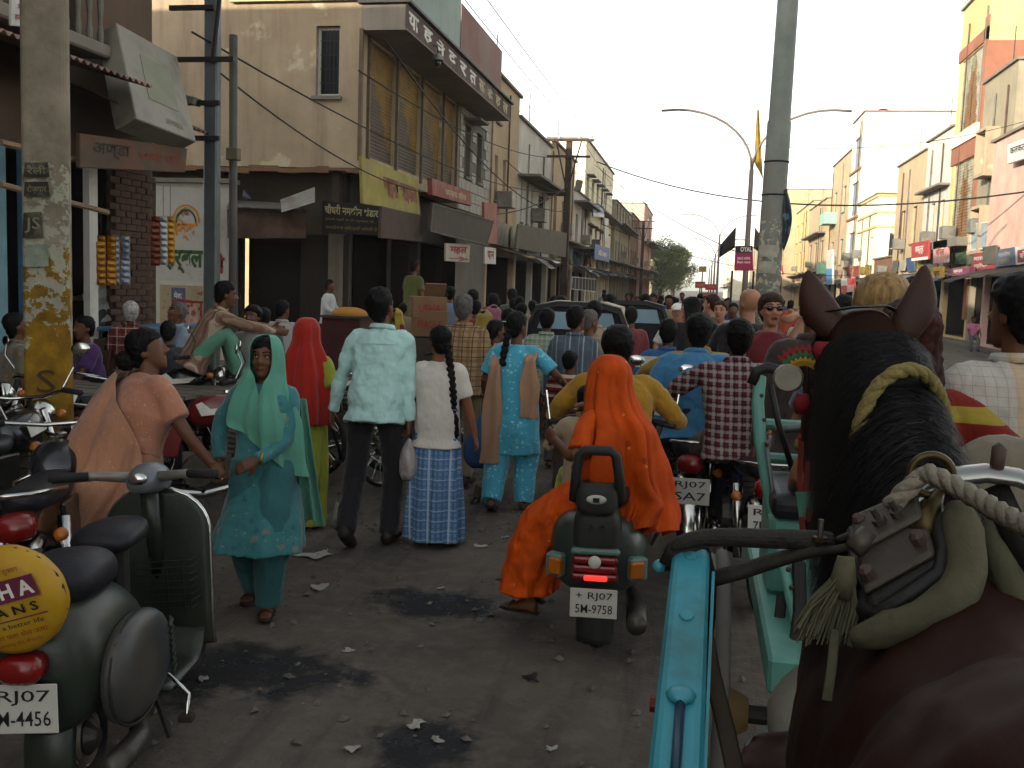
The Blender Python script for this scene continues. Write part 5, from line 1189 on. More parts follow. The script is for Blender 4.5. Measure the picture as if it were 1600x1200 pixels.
drape(e, 'skirt', [(0, 0, .92*f.s, .165*f.s, .12*f.s, 0, 0, 360), (0, 0, .80*f.s, .185*f.s, .14*f.s, .2, 0, 360), (0, .0, .5*f.s, .205*f.s, .165*f.s, .7, 0, 360), (.0, .02, .2*f.s, .225*f.s, .19*f.s, 1, 0, 360), (.0, .03, .04*f.s, .235*f.s, .2*f.s, 1.2, 0, 360)], SKIRT, nf=9, amp=.02, closed=True); shoes(f, e, SOLE, 2, True)
B().torus(f.head+f.H @ V((.085*f.s, -.19*f.s, -.5*f.s)), .026, .006, 12, 6, 'Z').build('hair_tie', cloth('hairtie', '#6a4570'), e)
# woman in turquoise salwar kameez with beige scarf
f = frame(hgt(815, 490, 7.95), pelvis=(0, 0, .94), lf=2, hp=-4, hy=-28, hands=[(-.26, .12, .92), (.42, .22, 1.08)], feet=[(-.13, -.20, .13), (.10, .08, .085)], bw=.95)
f.fd = [V((-.1, 1, -.4)), V((.1, 1, 0))]
def plait2(mb, L):
    for k in range(11): mb.ell(L(-.02+.006*(-1)**k, -.105-.008*k, -.03-.027*k), (.03, .027, .022), 8, 6)
e = person(gnd(797, 7.95), 0, 'woman in turquoise printed salwar kameez with beige scarf, seen from behind', f, 2, 'd', 'k', extra=plait2)
TURQ = printed('turquoise_print', '#3f8fa6', [(16, .2, '#7fb8c2', .8), (30, .16, '#a9cdd0', .7)])
shirt(f, e, TURQ, 2, 'short', ease=.02, name='kameez', skirt=.50, flare=.035, folds=.014, nf=6); trousers(f, e, TURQ, 2, 'salwar', 'salwar'); shoes(f, e, SHOE, 2, True)
BEIGE = cloth('scarf_beige', '#8d6d55'); s = f.s
for sg_, zb in ((-1, .42), (1, .83)):
    mb = B(); x0 = sg_*.145*s
    mb.grid(lambda u, v: V((x0+sg_*.02*v+(u-.5)*(.115+.07*v)*s+.012*math.sin(v*9+u*3), -.118*s-.05*v*(1-v)-.02*math.sin(u*math.pi*3+v*2)*.5-.04*v+(.16*s*max(0, (.12-v)/.12)), (1.40*(1-v)+zb*v)*s+(.04 if v < .06 else 0))), 16, 30); mb.build('scarf', BEIGE, e, smooth=True, thick=.004, sub=1)
B().torus(f.wr[1], .03, .004, 14, 6, 'X').build('bangle', M('gold', '#a8802c', .3, .1, 4, 0, metal=.9), e, smooth=True)
B().box(f.head+f.H @ V((-.045, -.09, .045)), (.05, .01, .008)).build('hair_clip', WHITEP, e)
p = wmat(e) @ (f.wr[0]+V((-.03, .05, -.08))); mb = B()
mb.rings([ring(V((0, 0, z)), V((1, 0, 0)), V((0, 1, 0)), rx, rx*.6, 20, 1, 4, .1, z*15) for z, rx in ((.02, .02), (-.1, .09), (-.22, .16), (-.36, .17), (-.44, .13), (-.46, .05))])
o = mb.build('cloth_bag', M('bag_blue', '#2f5077', .6, .2, 8, .3), None, smooth=True, sub=1, disp=(.06, .03)); o.location = p+V((0, 0, -.02)); tag(o, 'blue carrier bag hanging from the turquoise woman\'s left hand', 'bag')
# teal woman with veil facing the camera
f = frame(hgt(400, 528, 5.4), pelvis=(0, 0, .93), lf=0, hp=-6, hy=-8, tw=4, hands=[(-.02, .24, .99), (.27, .05, .95)], feet=[(-.06, .09, .085), (.09, -.12, .11)], elbows=[(-1, -.8, -.5), (1, -1, 0)], bw=.92, fat=.98)
e = person(gnd(412, 5.4), 188, 'woman in teal printed tunic and veil walking towards the camera', f, 2, 'd', 'k', True, hdir=(V((.8, .35, -.35)), None), palms=(V((0, -1, -.3)), None), curls=(.45, .6)); s = f.s
TEAL = printed('teal_print', '#32696b', [(9, .2, '#7a6c58', .6), (14, .2, '#2a5560', .8), (22, .13, '#8a7c66', .6)]); VEIL = cloth('veil_sea_green', '#4c8471', var=.1)
shirt(f, e, TEAL, 2, 'long', ease=.03, name='kameez', skirt=.42, flare=.085, folds=.014, nf=7, sleeve_r=1.0); trousers(f, e, cloth('salwar_teal', '#28585b'), 2, 'salwar', 'salwar'); shoes(f, e, SHOE, 2, True)
hd = f.head
rows = [(hd.x, hd.y-.015, hd.z+.150*s, .02, .02, 0, -232, 44), (hd.x, hd.y-.010, hd.z+.136*s, .065*s, .075*s, 0, -234, 42), (hd.x, hd.y-.008, hd.z+.09*s, .098*s, .106*s, .05, -236, 40), (hd.x, hd.y-.012, hd.z+.02*s, .112*s, .114*s, .1, -238, 44), (hd.x, hd.y-.015, hd.z-.07*s, .120*s, .122*s, .25, -246, 54), (hd.x, hd.y-.0, hd.z-.135*s, .135*s, .135*s, .4, -262, 74), (.0, .0, 1.37*s, .175*s, .15*s, .6, -270, 90), (.0, 0, 1.28*s, .215*s, .165*s, .8, -270, 90), (0, 0, 1.18*s, .235*s, .175*s, .9, -270, 90), (0, -.01, 1.10*s, .242*s, .18*s, 1.1, -270, 90), (-.01, -.01, 1.03*s, .245*s, .185*s, 1.3, -270, 90)]
Hm = f.H
drape(e, 'veil', rows, VEIL, nf=6, amp=.02, seed=2, sub=5, slant=-.16, noise_amp=.02)
mb = B()   # the long veil end hanging on her left side
def vend(u, v):
    x = -.20*s-.05*v*s+(u-.5)*(.09+.12*v)*s; y = -.04-.08*v+.03*math.sin(u*17+v*3)*(.3+v); z = (1.34-.86*v)*s+.05*math.sin(u*3.1)*v
    return V((x, y, z))
mb.grid(vend, 26, 34); mb.build('veil_end', VEIL, e, smooth=True, thick=.003, sub=1)
B().torus(f.wr[0]+V((-.03, -.01, .01)), .031, .006, 14, 6, 'X').build('bangle', M('gold', '#a8802c', .3, .1, 4, 0, metal=.9), e, smooth=True)
# woman with red veil and lime sari
f = frame(hgt(478, 500, 7.2), pelvis=(0, 0, .93), lf=2, hp=-4, hands=[(-.24, .16, 1.0), (.22, .18, 1.0)], feet=[(-.07, .05, .085), (.08, -.08, .1)])
e = person(gnd(474, 7.2), -6, 'woman under a bright red veil and lime sari, back to the camera', f, 1, 'd'); s = f.s; hd = f.head
LIME = cloth('sari_lime', '#7d8423'); REDV = cloth('veil_red', '#8e1608', var=.2)
shirt(f, e, LIME, 1, 'short', -.02, name='blouse')
drape(e, 'sari', [(0, 0, 1.0*s, .165*s, .125*s, 0, 0, 360), (0, 0, .85*s, .19*s, .15*s, .3, 0, 360), (0, 0, .5*s, .2*s, .165*s, .7, 0, 360), (0, 0, .2*s, .185*s, .16*s, 1, 0, 360), (0, 0, .03*s, .195*s, .17*s, 1.2, 0, 360)], LIME, nf=7, amp=.022, closed=True); shoes(f, e, SOLE, 1, True)
drape(e, 'veil', [(hd.x, hd.y, hd.z+.148*s, .015, .015, 0, -250, 70), (hd.x, hd.y-.005, hd.z+.13*s, .07*s, .08*s, 0, -250, 70), (hd.x, hd.y-.01, hd.z+.06*s, .108*s, .12*s, .1, -248, 68), (hd.x, hd.y-.015, hd.z-.05*s, .118*s, .125*s, .3, -245, 65), (0, 0, 1.42*s, .17*s, .15*s, .5, -240, 60), (0, 0, 1.25*s, .235*s, .18*s, .7, -225, 45), (.02, -.01, 1.05*s, .235*s, .195*s, .9, -215, 35), (.04, -.01, .92*s, .215*s, .19*s, 1, -200, 20), (.05, -.01, .87*s, .19*s, .18*s, 1, -190, 10)], REDV, nf=6, amp=.02, seed=1, sub=5)
# broad woman in peach sari at left
f = frame(1.54, pelvis=(0, 0, .92), lf=22, ls=-2, hp=-14, hy=-30, tw=-14, hands=[(-.28, .2, 1.0), (.42, .30, .92)], feet=[(-.1, 0, .085), (.1, .1, .085)], elbows=[(-1, -.6, 0), (.7, -1, -.4)], bw=1.14, fat=1.42)
def bun(mb, L): mb.ell(L(0, -.13, -.03), (.062, .05, .055), 14, 10)
e = person(gnd(190, 5.15), -26, 'broad woman in peach sari with a shoulder strap, leaning to the right', f, 2, 'd', 'k', extra=bun, vol=1.06); s = f.s
PEACH = printed('peach_sari', '#94684e', [(3.2, .26, '#5f5a49', .7), (40, .1, '#bd9a80', .8), (2.3, .2, '#b28062', .6)]); 
shirt(f, e, printed('peach_blouse', '#98664f', [(45, .13, '#c49c86', .8)]), 2, 'short', .06, .02, name='blouse', folds=.008, sleeve_r=1.12)
drape(e, 'sari_skirt', [(0, .03, 1.04*s, .215*s, .175*s, 0, 0, 360), (0, 0, .9*s, .25*s, .21*s, .3, 0, 360), (0, 0, .55*s, .255*s, .22*s, .7, 0, 360), (0, .02, .2*s, .235*s, .21*s, 1, 0, 360), (0, .02, .03*s, .24*s, .22*s, 1.1, 0, 360)], PEACH, nf=7, amp=.02, closed=True); shoes(f, e, SOLE, 2, True)
U = f.u
yy = lambda z: f.P.y+(z-.92)*s*math.tan(R(22))*.9
drape(e, 'sari_drape', [(-.02, yy(z)-.01, z*s, rx*s, ry*s, fo, a0, a1) for z, rx, ry, fo, a0, a1 in ((1.40, .17, .14, .2, 170, 262), (1.30, .25, .19, .4, 160, 285), (1.14, .31, .235, .7, 150, 318), (.98, .345, .26, .9, 146, 345), (.8, .35, .27, 1.0, 146, 352), (.62, .345, .275, 1.2, 150, 345), (.46, .33, .27, 1.3, 165, 320))], PEACH, nf=8, amp=.018, seed=3, sub=5, noise_amp=.03)
mb = B(); 
def strap(u, v): t = u; p = f.sh[0].lerp(f.P+V((.2*s, -.0, .15*s)), t); c = f.P+U*((p-f.P).dot(U)); d = (p-c); b2 = -(U.cross(f.a1)); return p+b2*(.175*s*math.sin(math.pi*(.12+.76*t))-.01)+U*((v-.5)*.03)+V((0, 0, .06*(1-t)))
mb.grid(strap, 20, 2); mb.build('bag_strap', M('strap_olive', '#4a4030', .8, .2, 6), e, smooth=True, thick=.004)
# plaid shirt man
f = frame(hgt(718, 460, 8.9), lf=4, hp=-8, hands=[(-.27, .1, .85), (.27, .08, .84)], feet=[(-.1, .12, .085), (.1, -.12, .1)], bw=1.06, fat=1.1)
e = person(gnd(715, 8.9), -4, 'grey-haired man in cream and brown plaid shirt walking away', f, 1, 'm', 'g'); shirt(f, e, plaid('cream', '#8d7656', ('#6d4e33', '#33221a'), .085), 1, 'roll', -.12, collar=True); trousers(f, e, KHAKI, 1); shoes(f, e, SHOE, 1)
f = frame(hgt(768, 500, 9.3), lf=3, hy=-40, hands=[(-.26, .1, .8), (.24, .2, .95)], feet=[(-.08, .15, .085), (.1, -.1, .1)])
e = person(gnd(765, 9.3), -5, 'boy in orange-red check shirt beside the plaid man', f, 1, 'd'); shirt(f, e, plaid('orange', '#7c3322', ('#9a4a2c', '#4f1d18'), .06), 1, 'long', -.14); trousers(f, e, JEAN, 1); shoes(f, e, SOLE, 1)
f = frame(hgt(785, 482, 10.6), lf=3); e = person(gnd(786, 10.6), 0, 'man in white shirt mostly hidden behind the orange check boy', f, 1, 'd'); shirt(f, e, SHIRT_WHITE, 1, 'short', -.1); trousers(f, e, GRYT, 1)
f = frame(hgt(846, 482, 9.9), lf=3); e = person(gnd(845, 9.9), 0, 'man in pale green check shirt in front of the auto rickshaws', f, 1, 'd'); shirt(f, e, plaid('pale', '#7f8a78', ('#69756a', '#a4a99a'), .05), 1, 'short', -.1, collar=True); trousers(f, e, GRYT, 1)
f = frame(hgt(890, 478, 9.0), lf=3, hy=-30, hands=[(-.28, .05, .8), (.28, .05, .8)]); e = person(gnd(888, 9.0), 2, 'man in grey-blue shirt with white stripes beside the small boy', f, 1, 'd'); shirt(f, e, stripes('grey_stripe', '#454f58', [(0, .12, .10, .3, '#8d9396', .8), (0, .12, .06, .62, '#737c82', .7)]), 1, 'long', -.14, .03, collar=True); trousers(f, e, BLKT, 1); shoes(f, e, SHOE, 1)
f = frame(hgt(914, 470, 10.2), lf=3, hp=-6); e = person(gnd(918, 10.2), 0, 'man in cream shirt right behind the auto rickshaw', f, 1, 'd'); shirt(f, e, cloth('shirt_cream', '#8c7a62'), 1, 'long', -.12, collar=True); trousers(f, e, BRNT, 1); shoes(f, e, SHOE, 1)
f = frame(hgt(905, 484, 9.5), lf=5, hy=-35); e = person(gnd(908, 9.6), -8, 'grey-haired man peeping past the striped shirt man', f, 1, 'd', 'g'); shirt(f, e, cloth('shirt_sand', '#7d6a55'), 1, 'short', -.1); trousers(f, e, BRNT, 1)
f = frame(hgt(885, 548, 8.6), lf=2, hy=-30, hands=[(-.3, .05, .85), (.3, .1, .85)]); e = person(gnd(882, 8.6), 5, 'small boy in red, black and cream striped shirt', f, 1, 'd', vol=1.05); shirt(f, e, stripes('boy_stripe', '#6e2019', [(2, .085, .3, 0, '#a39a88', .9), (2, .085, .22, .5, '#17130f', .9)]), 1, 'short', -.16, .03, sleeve_r=1.15); trousers(f, e, BRNT, 1); shoes(f, e, SHOE, 1)
f = frame(hgt(1025, 498, 8.3), lf=3, hp=-3, hands=[(-.3, .15, .9), (.3, .15, .9)]); e = person(gnd(1030, 8.3), 2, 'young man in blue and white banded polo shirt', f, 1, 'd'); shirt(f, e, stripes('polo_band', '#a9a69b', [(2, .19, .5, .42, '#2d4f7c', 1.)]), 1, 'short', -.14, .028, collar=True); trousers(f, e, JEAN, 1); shoes(f, e, SHOE, 1)

# ================================================================ farther street crowd and shop people
def walker(px, py, d, rz, label, top, q=0, sleeve='long', skin='d', hair='k', bot=None, kind='shirt', **kw):
    H = hgt(px, py, d); fk = {k: kw.pop(k) for k in list(kw) if k in ('lf', 'ls', 'hp', 'hy', 'tw', 'hands', 'feet', 'bw', 'fat', 'pelvis')}
    fk.setdefault('lf', 3); ph = (px*7) % 3
    if 'pelvis' in fk and fk['pelvis'] is not None: H = kw.pop('H', 1.65)
    fk.setdefault('feet', [(-.09, .14-.1*ph, .085+.02*(ph > 1.5)), (.09, -.12+.1*ph, .095)])
    f = frame(H, **fk); base = kw.pop('base', 0.); loc = kw.pop('loc', None) or onD(px, py, d); loc = V(loc); loc.z = base
    e = person(loc, rz, label, f, q, skin, hair, **{k: kw[k] for k in kw if k in ('face', 'group', 'vol', 'hairlong', 'extra', 'bald', 'curls', 'palms', 'hdir')})
    if kind == 'shirt': shirt(f, e, top, q, sleeve, -.12, collar=True if q else None); trousers(f, e, bot or GRYT, q); shoes(f, e, SHOE, q)
    elif kind == 'sari':
        shirt(f, e, top, q, 'short', -.02, name='blouse'); s = f.s
        drape(e, 'sari', [(0, 0, 1.0*s, .165*s, .125*s, 0, 0, 360), (0, 0, .8*s, .2*s, .16*s, .4, 0, 360), (0, 0, .03*s, .2*s, .18*s, 1.1, 0, 360)], top, nf=7, amp=.02, closed=True, seg=30)
        if kw.get('veil'):
            hd = f.head; drape(e, 'veil', [(hd.x, hd.y, hd.z+.145*s, .015, .015, 0, -235, 55), (hd.x, hd.y-.01, hd.z+.06*s, .11*s, .12*s, .1, -235, 55), (hd.x, hd.y-.015, hd.z-.06*s, .12*s, .125*s, .3, -240, 60), (0, 0, 1.25*s, .23*s, .18*s, .7, -225, 45), (0, 0, .95*s, .23*s, .2*s, 1, -200, 20)], kw['veil'], nf=6, amp=.02, seg=30)
    return e, f
G1 = 'people walking far down the street'
CL = lambda n, c: cloth(n, c)
walker(955, 482, 15, 4, 'man in red shirt leaning by the auto rickshaw', CL('red', '#7c1c1c'), hy=20); walker(965, 488, 13.5, -30, 'man in pale blue shirt bending beside the auto rickshaw', CL('paleblue', '#6d7a80'), lf=20, hands=[(-.3, .35, 1.0), (.3, .4, 1.0)])
walker(1006, 484, 15.5, 0, 'man in dark blue shirt and khaki trousers walking away', CL('navy', '#26315c'), bot=KHAKI); walker(1018, 482, 24, 0, 'tiny walker in pink shirt far down the street', CL('pink', '#8a5570'), group=G1); walker(1030, 480, 22, 0, 'tiny walker in blue shirt far down the street', CL('blue2', '#3f5580'), group=G1)
walker(990, 476, 20, 10, 'distant walker in khaki shirt facing the camera', CL('khaki2', '#6d6046'), rz_=0, group=G1); walker(1012, 474, 30, 0, 'tiny walker in lilac, farthest in the roadway', CL('lilac', '#6e5472'), group=G1); walker(1040, 472, 33, 0, 'tiny walker in white near the far median', SHIRT_WHITE, group=G1); walker(978, 472, 28, 0, 'tiny walker in grey close to the far left shops', GRYT, group=G1); walker(1000, 470, 40, 0, 'tiny walker in maroon far away under the tree', CL('maroon2', '#5d2328'), group=G1); walker(1050, 470, 26, 0, 'far walker in green shirt by the median', CL('green3', '#3c5a44'), group=G1)
walker(772, 478, 13, 20, 'woman under a pink veil before the dark shops', CL('sari_pink', '#7a4557'), kind='sari', veil=CL('veil_pink', '#7f4a5c')); walker(756, 486, 12, -20, 'woman in pale blue shawl beside the pink veiled one', CL('paleblue2', '#75818a'), kind='sari', veil=CL('veil_ochre', '#7d6a2c')); walker(815, 474, 13.5, 0, 'man in grey shirt walking before the dark shops', CL('grey_shirt', '#5c5f60')); walker(832, 470, 17, 0, 'dim walker near the hanging cloth of the left shops', CL('dim', '#5b4a3c')); walker(858, 474, 14.5, 0, 'man in checked lungi shirt left of the auto rickshaw', plaid('lungi', '#4f4a44', ('#3c3733', '#6e675c'), .06))
# left pavement people
walker(440, 470, 11.5, 10, 'man in white shirt standing with his back turned at the goods shop', CL('white2', '#8f8c86'), 1, 'short', hy=-30, bw=1.05); walker(397, 478, 9.4, 178, 'man in white shirt staring at the camera behind the teal woman', CL('white3', '#9d9a94'), 1, hp=-4, face=True, vol=1.08); walker(412, 482, 10.2, 20, 'man in slate shirt hidden behind the staring man', CL('slate', '#3c4650'), 1)
walker(512, 447, 19.2, -90, 'shopkeeper in white shirt standing at the corner stall', SHIRT_WHITE, 0, 'long', bot=BLKT, base=.12, hands=[(-.22, .3, 1.05), (.22, .3, 1.05)]); walker(603, 462, 17.5, -60, 'man in maroon shirt behind the tall man near the cartons', CL('maroon', '#5c2026')); walker(628, 470, 16.5, 10, 'man in khaki shirt stooping at the cartons', CL('khaki', '#6a5a42'), lf=25); walker(645, 430, 20.5, -30, 'woman in olive sari standing up in a shop doorway', CL('olive', '#4c4f1e'), kind='sari', base=.3); walker(620, 483, 15.5, 150, 'woman with yellow veil beside the tall man', CL('crimson', '#6d1c2a'), kind='sari', veil=CL('veil_yellow', '#8c7a24'), lf=0); walker(720, 470, 17, 40, 'woman in red sari inside the dim shop front', CL('sari_red', '#6b1518'), kind='sari'); walker(598, 486, 16, 160, 'child in magenta near the yellow veiled woman', CL('magenta', '#6e1a3a'))
SIT = dict(feet=[(-.12, .42, .1), (.12, .42, .1)], hands=[(-.2, .4, .62), (.2, .4, .62)])
walker(192, 418, 11.4, 120, 'moustached shopkeeper in white shirt leaning over the near counter', SHIRT_WHITE, 1, 'roll', loc=(-7.2, 11.15, .22), base=.3, lf=14, hp=-20, hands=[(-.15, .38, 1.05), (.18, .40, 1.05)], face=True)
walker(140, 484, 9.3, 150, 'woman in purple sari sitting by the bill-pasted pole', CL('purple', '#3f2152'), 1, kind='sari', pelvis=(0, 0, .72), H=1.55, lf=5, **SIT); walker(204, 470, 9.6, 30, 'grey-haired man in red plaid shirt before the near counter', plaid('red', '#6b2420', ('#2f2422', '#94897c'), .08), 1, 'short', hair='w', lf=12, hp=-15); walker(12, 488, 7.6, -40, 'person in flowered shirt cut by the left picture edge', printed('flower', '#5d5746', [(14, .25, '#7c5a4a', .8), (12, .2, '#3f4c55', .8)]), 1, 'short', lf=10, hp=-15); walker(262, 474, 10.2, 20, 'dark-haired person in grey sitting near the advert wall', CL('darkgrey', '#2f3234'), 1, pelvis=(0, 0, .6), H=1.6, **SIT)
walker(284, 478, 11.0, 150, 'balding man in pale blue shirt sitting before the posters', CL('paleshirt', '#76828f'), 1, 'short', pelvis=(0, 0, .75), H=1.65, lf=8, hp=-15, hair='g', face=True, **SIT)
e, f = walker(322, 458, 8.9, -55, 'young man in striped shirt and mint trousers squatting on a handcart', stripes('tan_stripe', '#7c6353', [(0, .05, .3, 0, '#5a3d33', .7), (0, .1, .12, .3, '#a0917f', .8)]), 1, base=.83, pelvis=(0, -.1, .22), H=1.65, lf=28, hp=6, feet=[(-.12, .28, .1), (.12, .28, .1)], hands=[(-.10, .62, .5), (.14, .62, .48)], bot=CL('mint', '#4f7f68'), face=True)
walker(1520, 512, 33, 180, 'girl in pink top sitting outside the right shops', CL('pinktop', '#a05a78'), 0, 'short', pelvis=(0, 0, .55), H=1.5, base=.1, group='people outside the right shops', **SIT)
# ================================================================ two-wheelers (local +Y is forward)
PLATE_W = M('plate_white', '#a8a59c', .6, .1, 5, .05, dirt='#6d675b', dirt_amt=.3); PLATE_K = M('plate_black', '#121212', .5, .2, 5, .05)
REDL = M('tail_lens', '#6a0f0d', .25, .2, 6, 0, spec=.5); AMB = M('amber_lens', '#9a5412', .25, .2, 6, 0, spec=.5); SEATV = M('seat_vinyl', '#15141a', .5, .2, 8, .2, 60)
ENG = M('engine_metal', '#55524c', .45, .3, 9, .2, 40, metal=.7, dirt='#2a2520', dirt_amt=.4)
_g = N('lit_tail_lens'); LITRED = _g.fin((.5, .02, .02), .3, 0, .5); _g.b.inputs['Emission Color'].default_value = (1, .03, .02, 1); _g.b.inputs['Emission Strength'].default_value = .55
_wm = {}
def wheel(par, y, r, wd=.045, spokes=20, disc=False, name='wheel', x=0.):
    we = empty(name, (x, y, r), parent=par)
    k = (r, wd, spokes, disc)
    if k not in _wm:
        t = B().torus((0, 0, 0), r-wd, wd, 30, 8, 'X', ry=wd*.95); t.torus((0, 0, 0), r-wd*.3, wd*.35, 30, 6, 'X', ry=wd*.7)
        rm = B().torus((0, 0, 0), r-wd*1.9, wd*.3, 28, 6, 'X', ry=wd*.75); hb = B().lathe([(.03, -wd*1.6), (.07, -wd*.9), (.07, wd*.9), (.03, wd*1.6)], n=14, axis='X')
        sp = B()
        for i in range(spokes):
            a = 2*math.pi*i/spokes; b2 = a+(.35 if i % 2 else -.35); sg_ = 1 if i % 4 < 2 else -1
            sp.tube([(sg_*wd*.7, .06*math.cos(a), .06*math.sin(a)), (0, (r-wd*1.9)*math.cos(b2), (r-wd*1.9)*math.sin(b2))], .0035, 4)
        if disc: sp = B().lathe([(.05, -.03), (r*.45, -.045), (r*.55, -.02), (r-wd*1.9, -.03), (r-wd*1.9, .03), (r*.55, .02), (r*.45, .045), (.05, .03)], n=24, axis='X')
        _wm[k] = (t, rm, hb, sp)
    for nm, mb, m, sm in (('tyre', _wm[k][0], RUBBER, True), ('rim', _wm[k][1], CHROME, True), ('hub', _wm[k][2], ENG, False), ('wheel_disc' if disc else 'spokes', _wm[k][3], TIN if disc else CHROME, False)): mb.build(nm, m, we, smooth=sm)
    return we
def guard(mb, y, z, r, wd, a0, a1, n=14):
    """curved mudguard as a bent strip, angles from +Y up"""
    for xx in range(4):
        pass
    prof = [(-wd, -.03), (-wd*.9, 0), (-wd*.4, .02), (wd*.4, .02), (wd*.9, 0), (wd, -.03)]
    def fn(u, v):
        a = a0+(a1-a0)*u; i = v*(len(prof)-1); j = min(int(i), len(prof)-2); k = i-j
        px_ = prof[j][0]*(1-k)+prof[j+1][0]*k; pr = prof[j][1]*(1-k)+prof[j+1][1]*k
        return V((px_, y+(r+pr)*math.cos(a), z+(r+pr)*math.sin(a)))
    mb.grid(fn, n, 5)
def plate(par, c, w_, h_, txt, n=(0, -1, .1), mat=None, ink=None, sub=None):
    n = V(n).normalized(); r = n.cross(V((0, 0, 1))).normalized()*-1; 
    r = V((0, 0, 1)).cross(n).normalized(); u = n.cross(r); c = V(c)
    q = [c-r*w_/2-u*h_/2, c+r*w_/2-u*h_/2, c+r*w_/2+u*h_/2, c-r*w_/2+u*h_/2]
    p = B().slab(q, .006, n).build('number_plate', mat or PLATE_W, par, bevel=.004)
    k = len(txt)
    for i, t in enumerate(txt):
        y1 = 1-.08-i*(.84/k); bx = (.12, y1-.84/k*.82, .9, y1-.04)
        lettering(q, t, ink or BLACK_INK, p, bx, .004, .003, n=n)
    return p
def motorcycle(loc, rz, label, tank='#5a1416', txt=('RJ07', 'SA 7'), lean=0., steer=0., crash=True, mat_plate=None, ink=None, group='motorcycles on the street', stripe=True):
    e = empty('motorcycle', loc, 0, label, 'motorcycle', group, rot=(0, lean, R(rz)))
    TK = M('tank_'+tank[1:], tank, .22, .1, 4, 0, spec=.6, dirt='#4a4036', dirt_amt=.2)
    wheel(e, -.62, .30, .045); wheel(e, .64, .30, .040)
    B().tube([(0, .38, .98), (0, .5, .62)], .02, 8).build('head_tube', BLACKM, e)
    for x in (-.07, .07): B().tube([(x, .40, .92), (x, .64, .30)], [.022, .026], 10).build('fork', CHROME, e, smooth=True)
    mb = B(); guard(mb, .64, .30, .335, .06, R(20), R(150)); mb.build('front_mudguard', TK, e, smooth=True, thick=.004)
    mb = B(); guard(mb, -.62, .30, .345, .075, R(30), R(195)); mb.build('rear_mudguard', CHROME if crash else BLACKM, e, smooth=True, thick=.004)
    mb = B(); mb.rings([ring(V((0, y, z)), V((1, 0, 0)), V((0, 0, 1)), rx, rz_, 20, .8) for y, z, rx, rz_ in ((-.06, .80, .08, .07), (.02, .81, .125, .11), (.16, .83, .145, .125), (.28, .84, .135, .11), (.37, .85, .07, .06))]); tk = mb.build('fuel_tank', TK, e, smooth=True, sub=1)
    if stripe:
        for x in (-1, 1): B().prism([(0, 0), (.20, .02), (.26, .07), (.06, .05), (.0, .10), (-.04, .08)], lambda p: V((x*.146, .04+p[0], .79+p[1])), lambda p: V((x*.150, .04+p[0], .79+p[1])) ).build('tank_stripe', WHITE_INK, tk)
    B().lathe([(.03, 0), (.03, .015), (.02, .02)], (0, .22, .955), 12).build('filler_cap', CHROME, tk)
    mb = B(); mb.rings([ring(V((0, y, z)), V((1, 0, 0)), V((0, 0, 1)), rx, .055, 16, .7) for y, z, rx in ((-.66, .80, .07), (-.60, .80, .11), (-.3, .78, .13), (-.08, .775, .11), (-.02, .79, .07))]); mb.build('seat', SEATV, e, smooth=True, sub=1)
    for x in (-1, 1):
        B().prism([(-.42, .50), (-.12, .50), (-.06, .72), (-.44, .74)], lambda p: V((x*.10, p[0], p[1])), lambda p: V((x*.125, p[0], p[1]))).build('side_panel', TK, e, bevel=.01)
        B().tube([(x*.12, -.58, .28), (x*.13, -.5, .70)], [.025, .03], 10).build('shock_absorber', CHROME, e, smooth=True)
    mb = B(); mb.box((0, .08, .42), (.22, .34, .22)); mb.box((0, .2, .58), (.16, .18, .24), (R(-15), 0, 0))
    for i in range(6): mb.box((0, .2+.008*i, .50+i*.035), (.22, .24, .008), (R(-15), 0, 0))
    mb.lathe([(.11, -.16), (.12, -.12), (.12, .12), (.11, .16)], (0, .02, .40), 16, 'X'); mb.build('engine', ENG, e, bevel=.01)
    mb = B(); mb.tube([(0, .45, .75), (0, .38, .35), (0, -.2, .30), (0, -.3, .5)], .022, 8); mb.tube([(0, .4, .85), (0, -.55, .72)], .022, 8); mb.tube([(.04, -.1, .36), (.05, -.62, .30)], .025, 6); mb.build('frame', BLACKM, e)
    B().tube([(.10, .28, .45), (.13, .30, .30), (.15, .05, .24), (.16, -.3, .27), (.17, -.85, .33)], [.02, .022, .03, .045, .045], 10).build('exhaust', CHROME, e, smooth=True)
    B().tube([(-.40, .18, 1.02), (-.28, .26, 1.04), (-.1, .36, 1.0), (.1, .36, 1.0), (.28, .26, 1.04), (.40, .18, 1.02)], .012, 8).build('handlebar', CHROME, e, smooth=True)
    for x in (-1, 1):
        B().tube([(x*.27, .265, 1.04), (x*.41, .175, 1.02)], .018, 8).build('grip', RUBBER, e, smooth=True)
        m = empty('mirror', (x*.26, .28, 1.05), parent=e); B().tube([(0, 0, 0), (x*.06, .05, .12), (x*.10, .02, .2)], .006, 6).build('stalk', CHROME, m); B().ell((x*.13, .01, .23), (.06, .012, .04), 12, 6).build('glass', CHROME, m, smooth=True)
        B().lathe([(.0, -.0), (.026, .005), (.03, .03), (.018, .06)], (x*.17, -.80, .68), 10, 'Y').build('indicator', AMB, e, smooth=True)
        B().lathe([(.0, .0), (.026, .005), (.03, .03), (.018, .06)], (x*.17, .40, .88), 10, 'Y').build('indicator', AMB, e, smooth=True)
        B().tube([(x*.10, .05, .30), (x*.24, .06, .29)], .012, 6).build('footrest', RUBBER, e)
        if crash: B().tube([(x*.1, .32, .78), (x*.27, .34, .72), (x*.30, .35, .5), (x*.24, .34, .3), (x*.08, .33, .3)], .012, 8).build('leg_guard', CHROME, e, smooth=True)
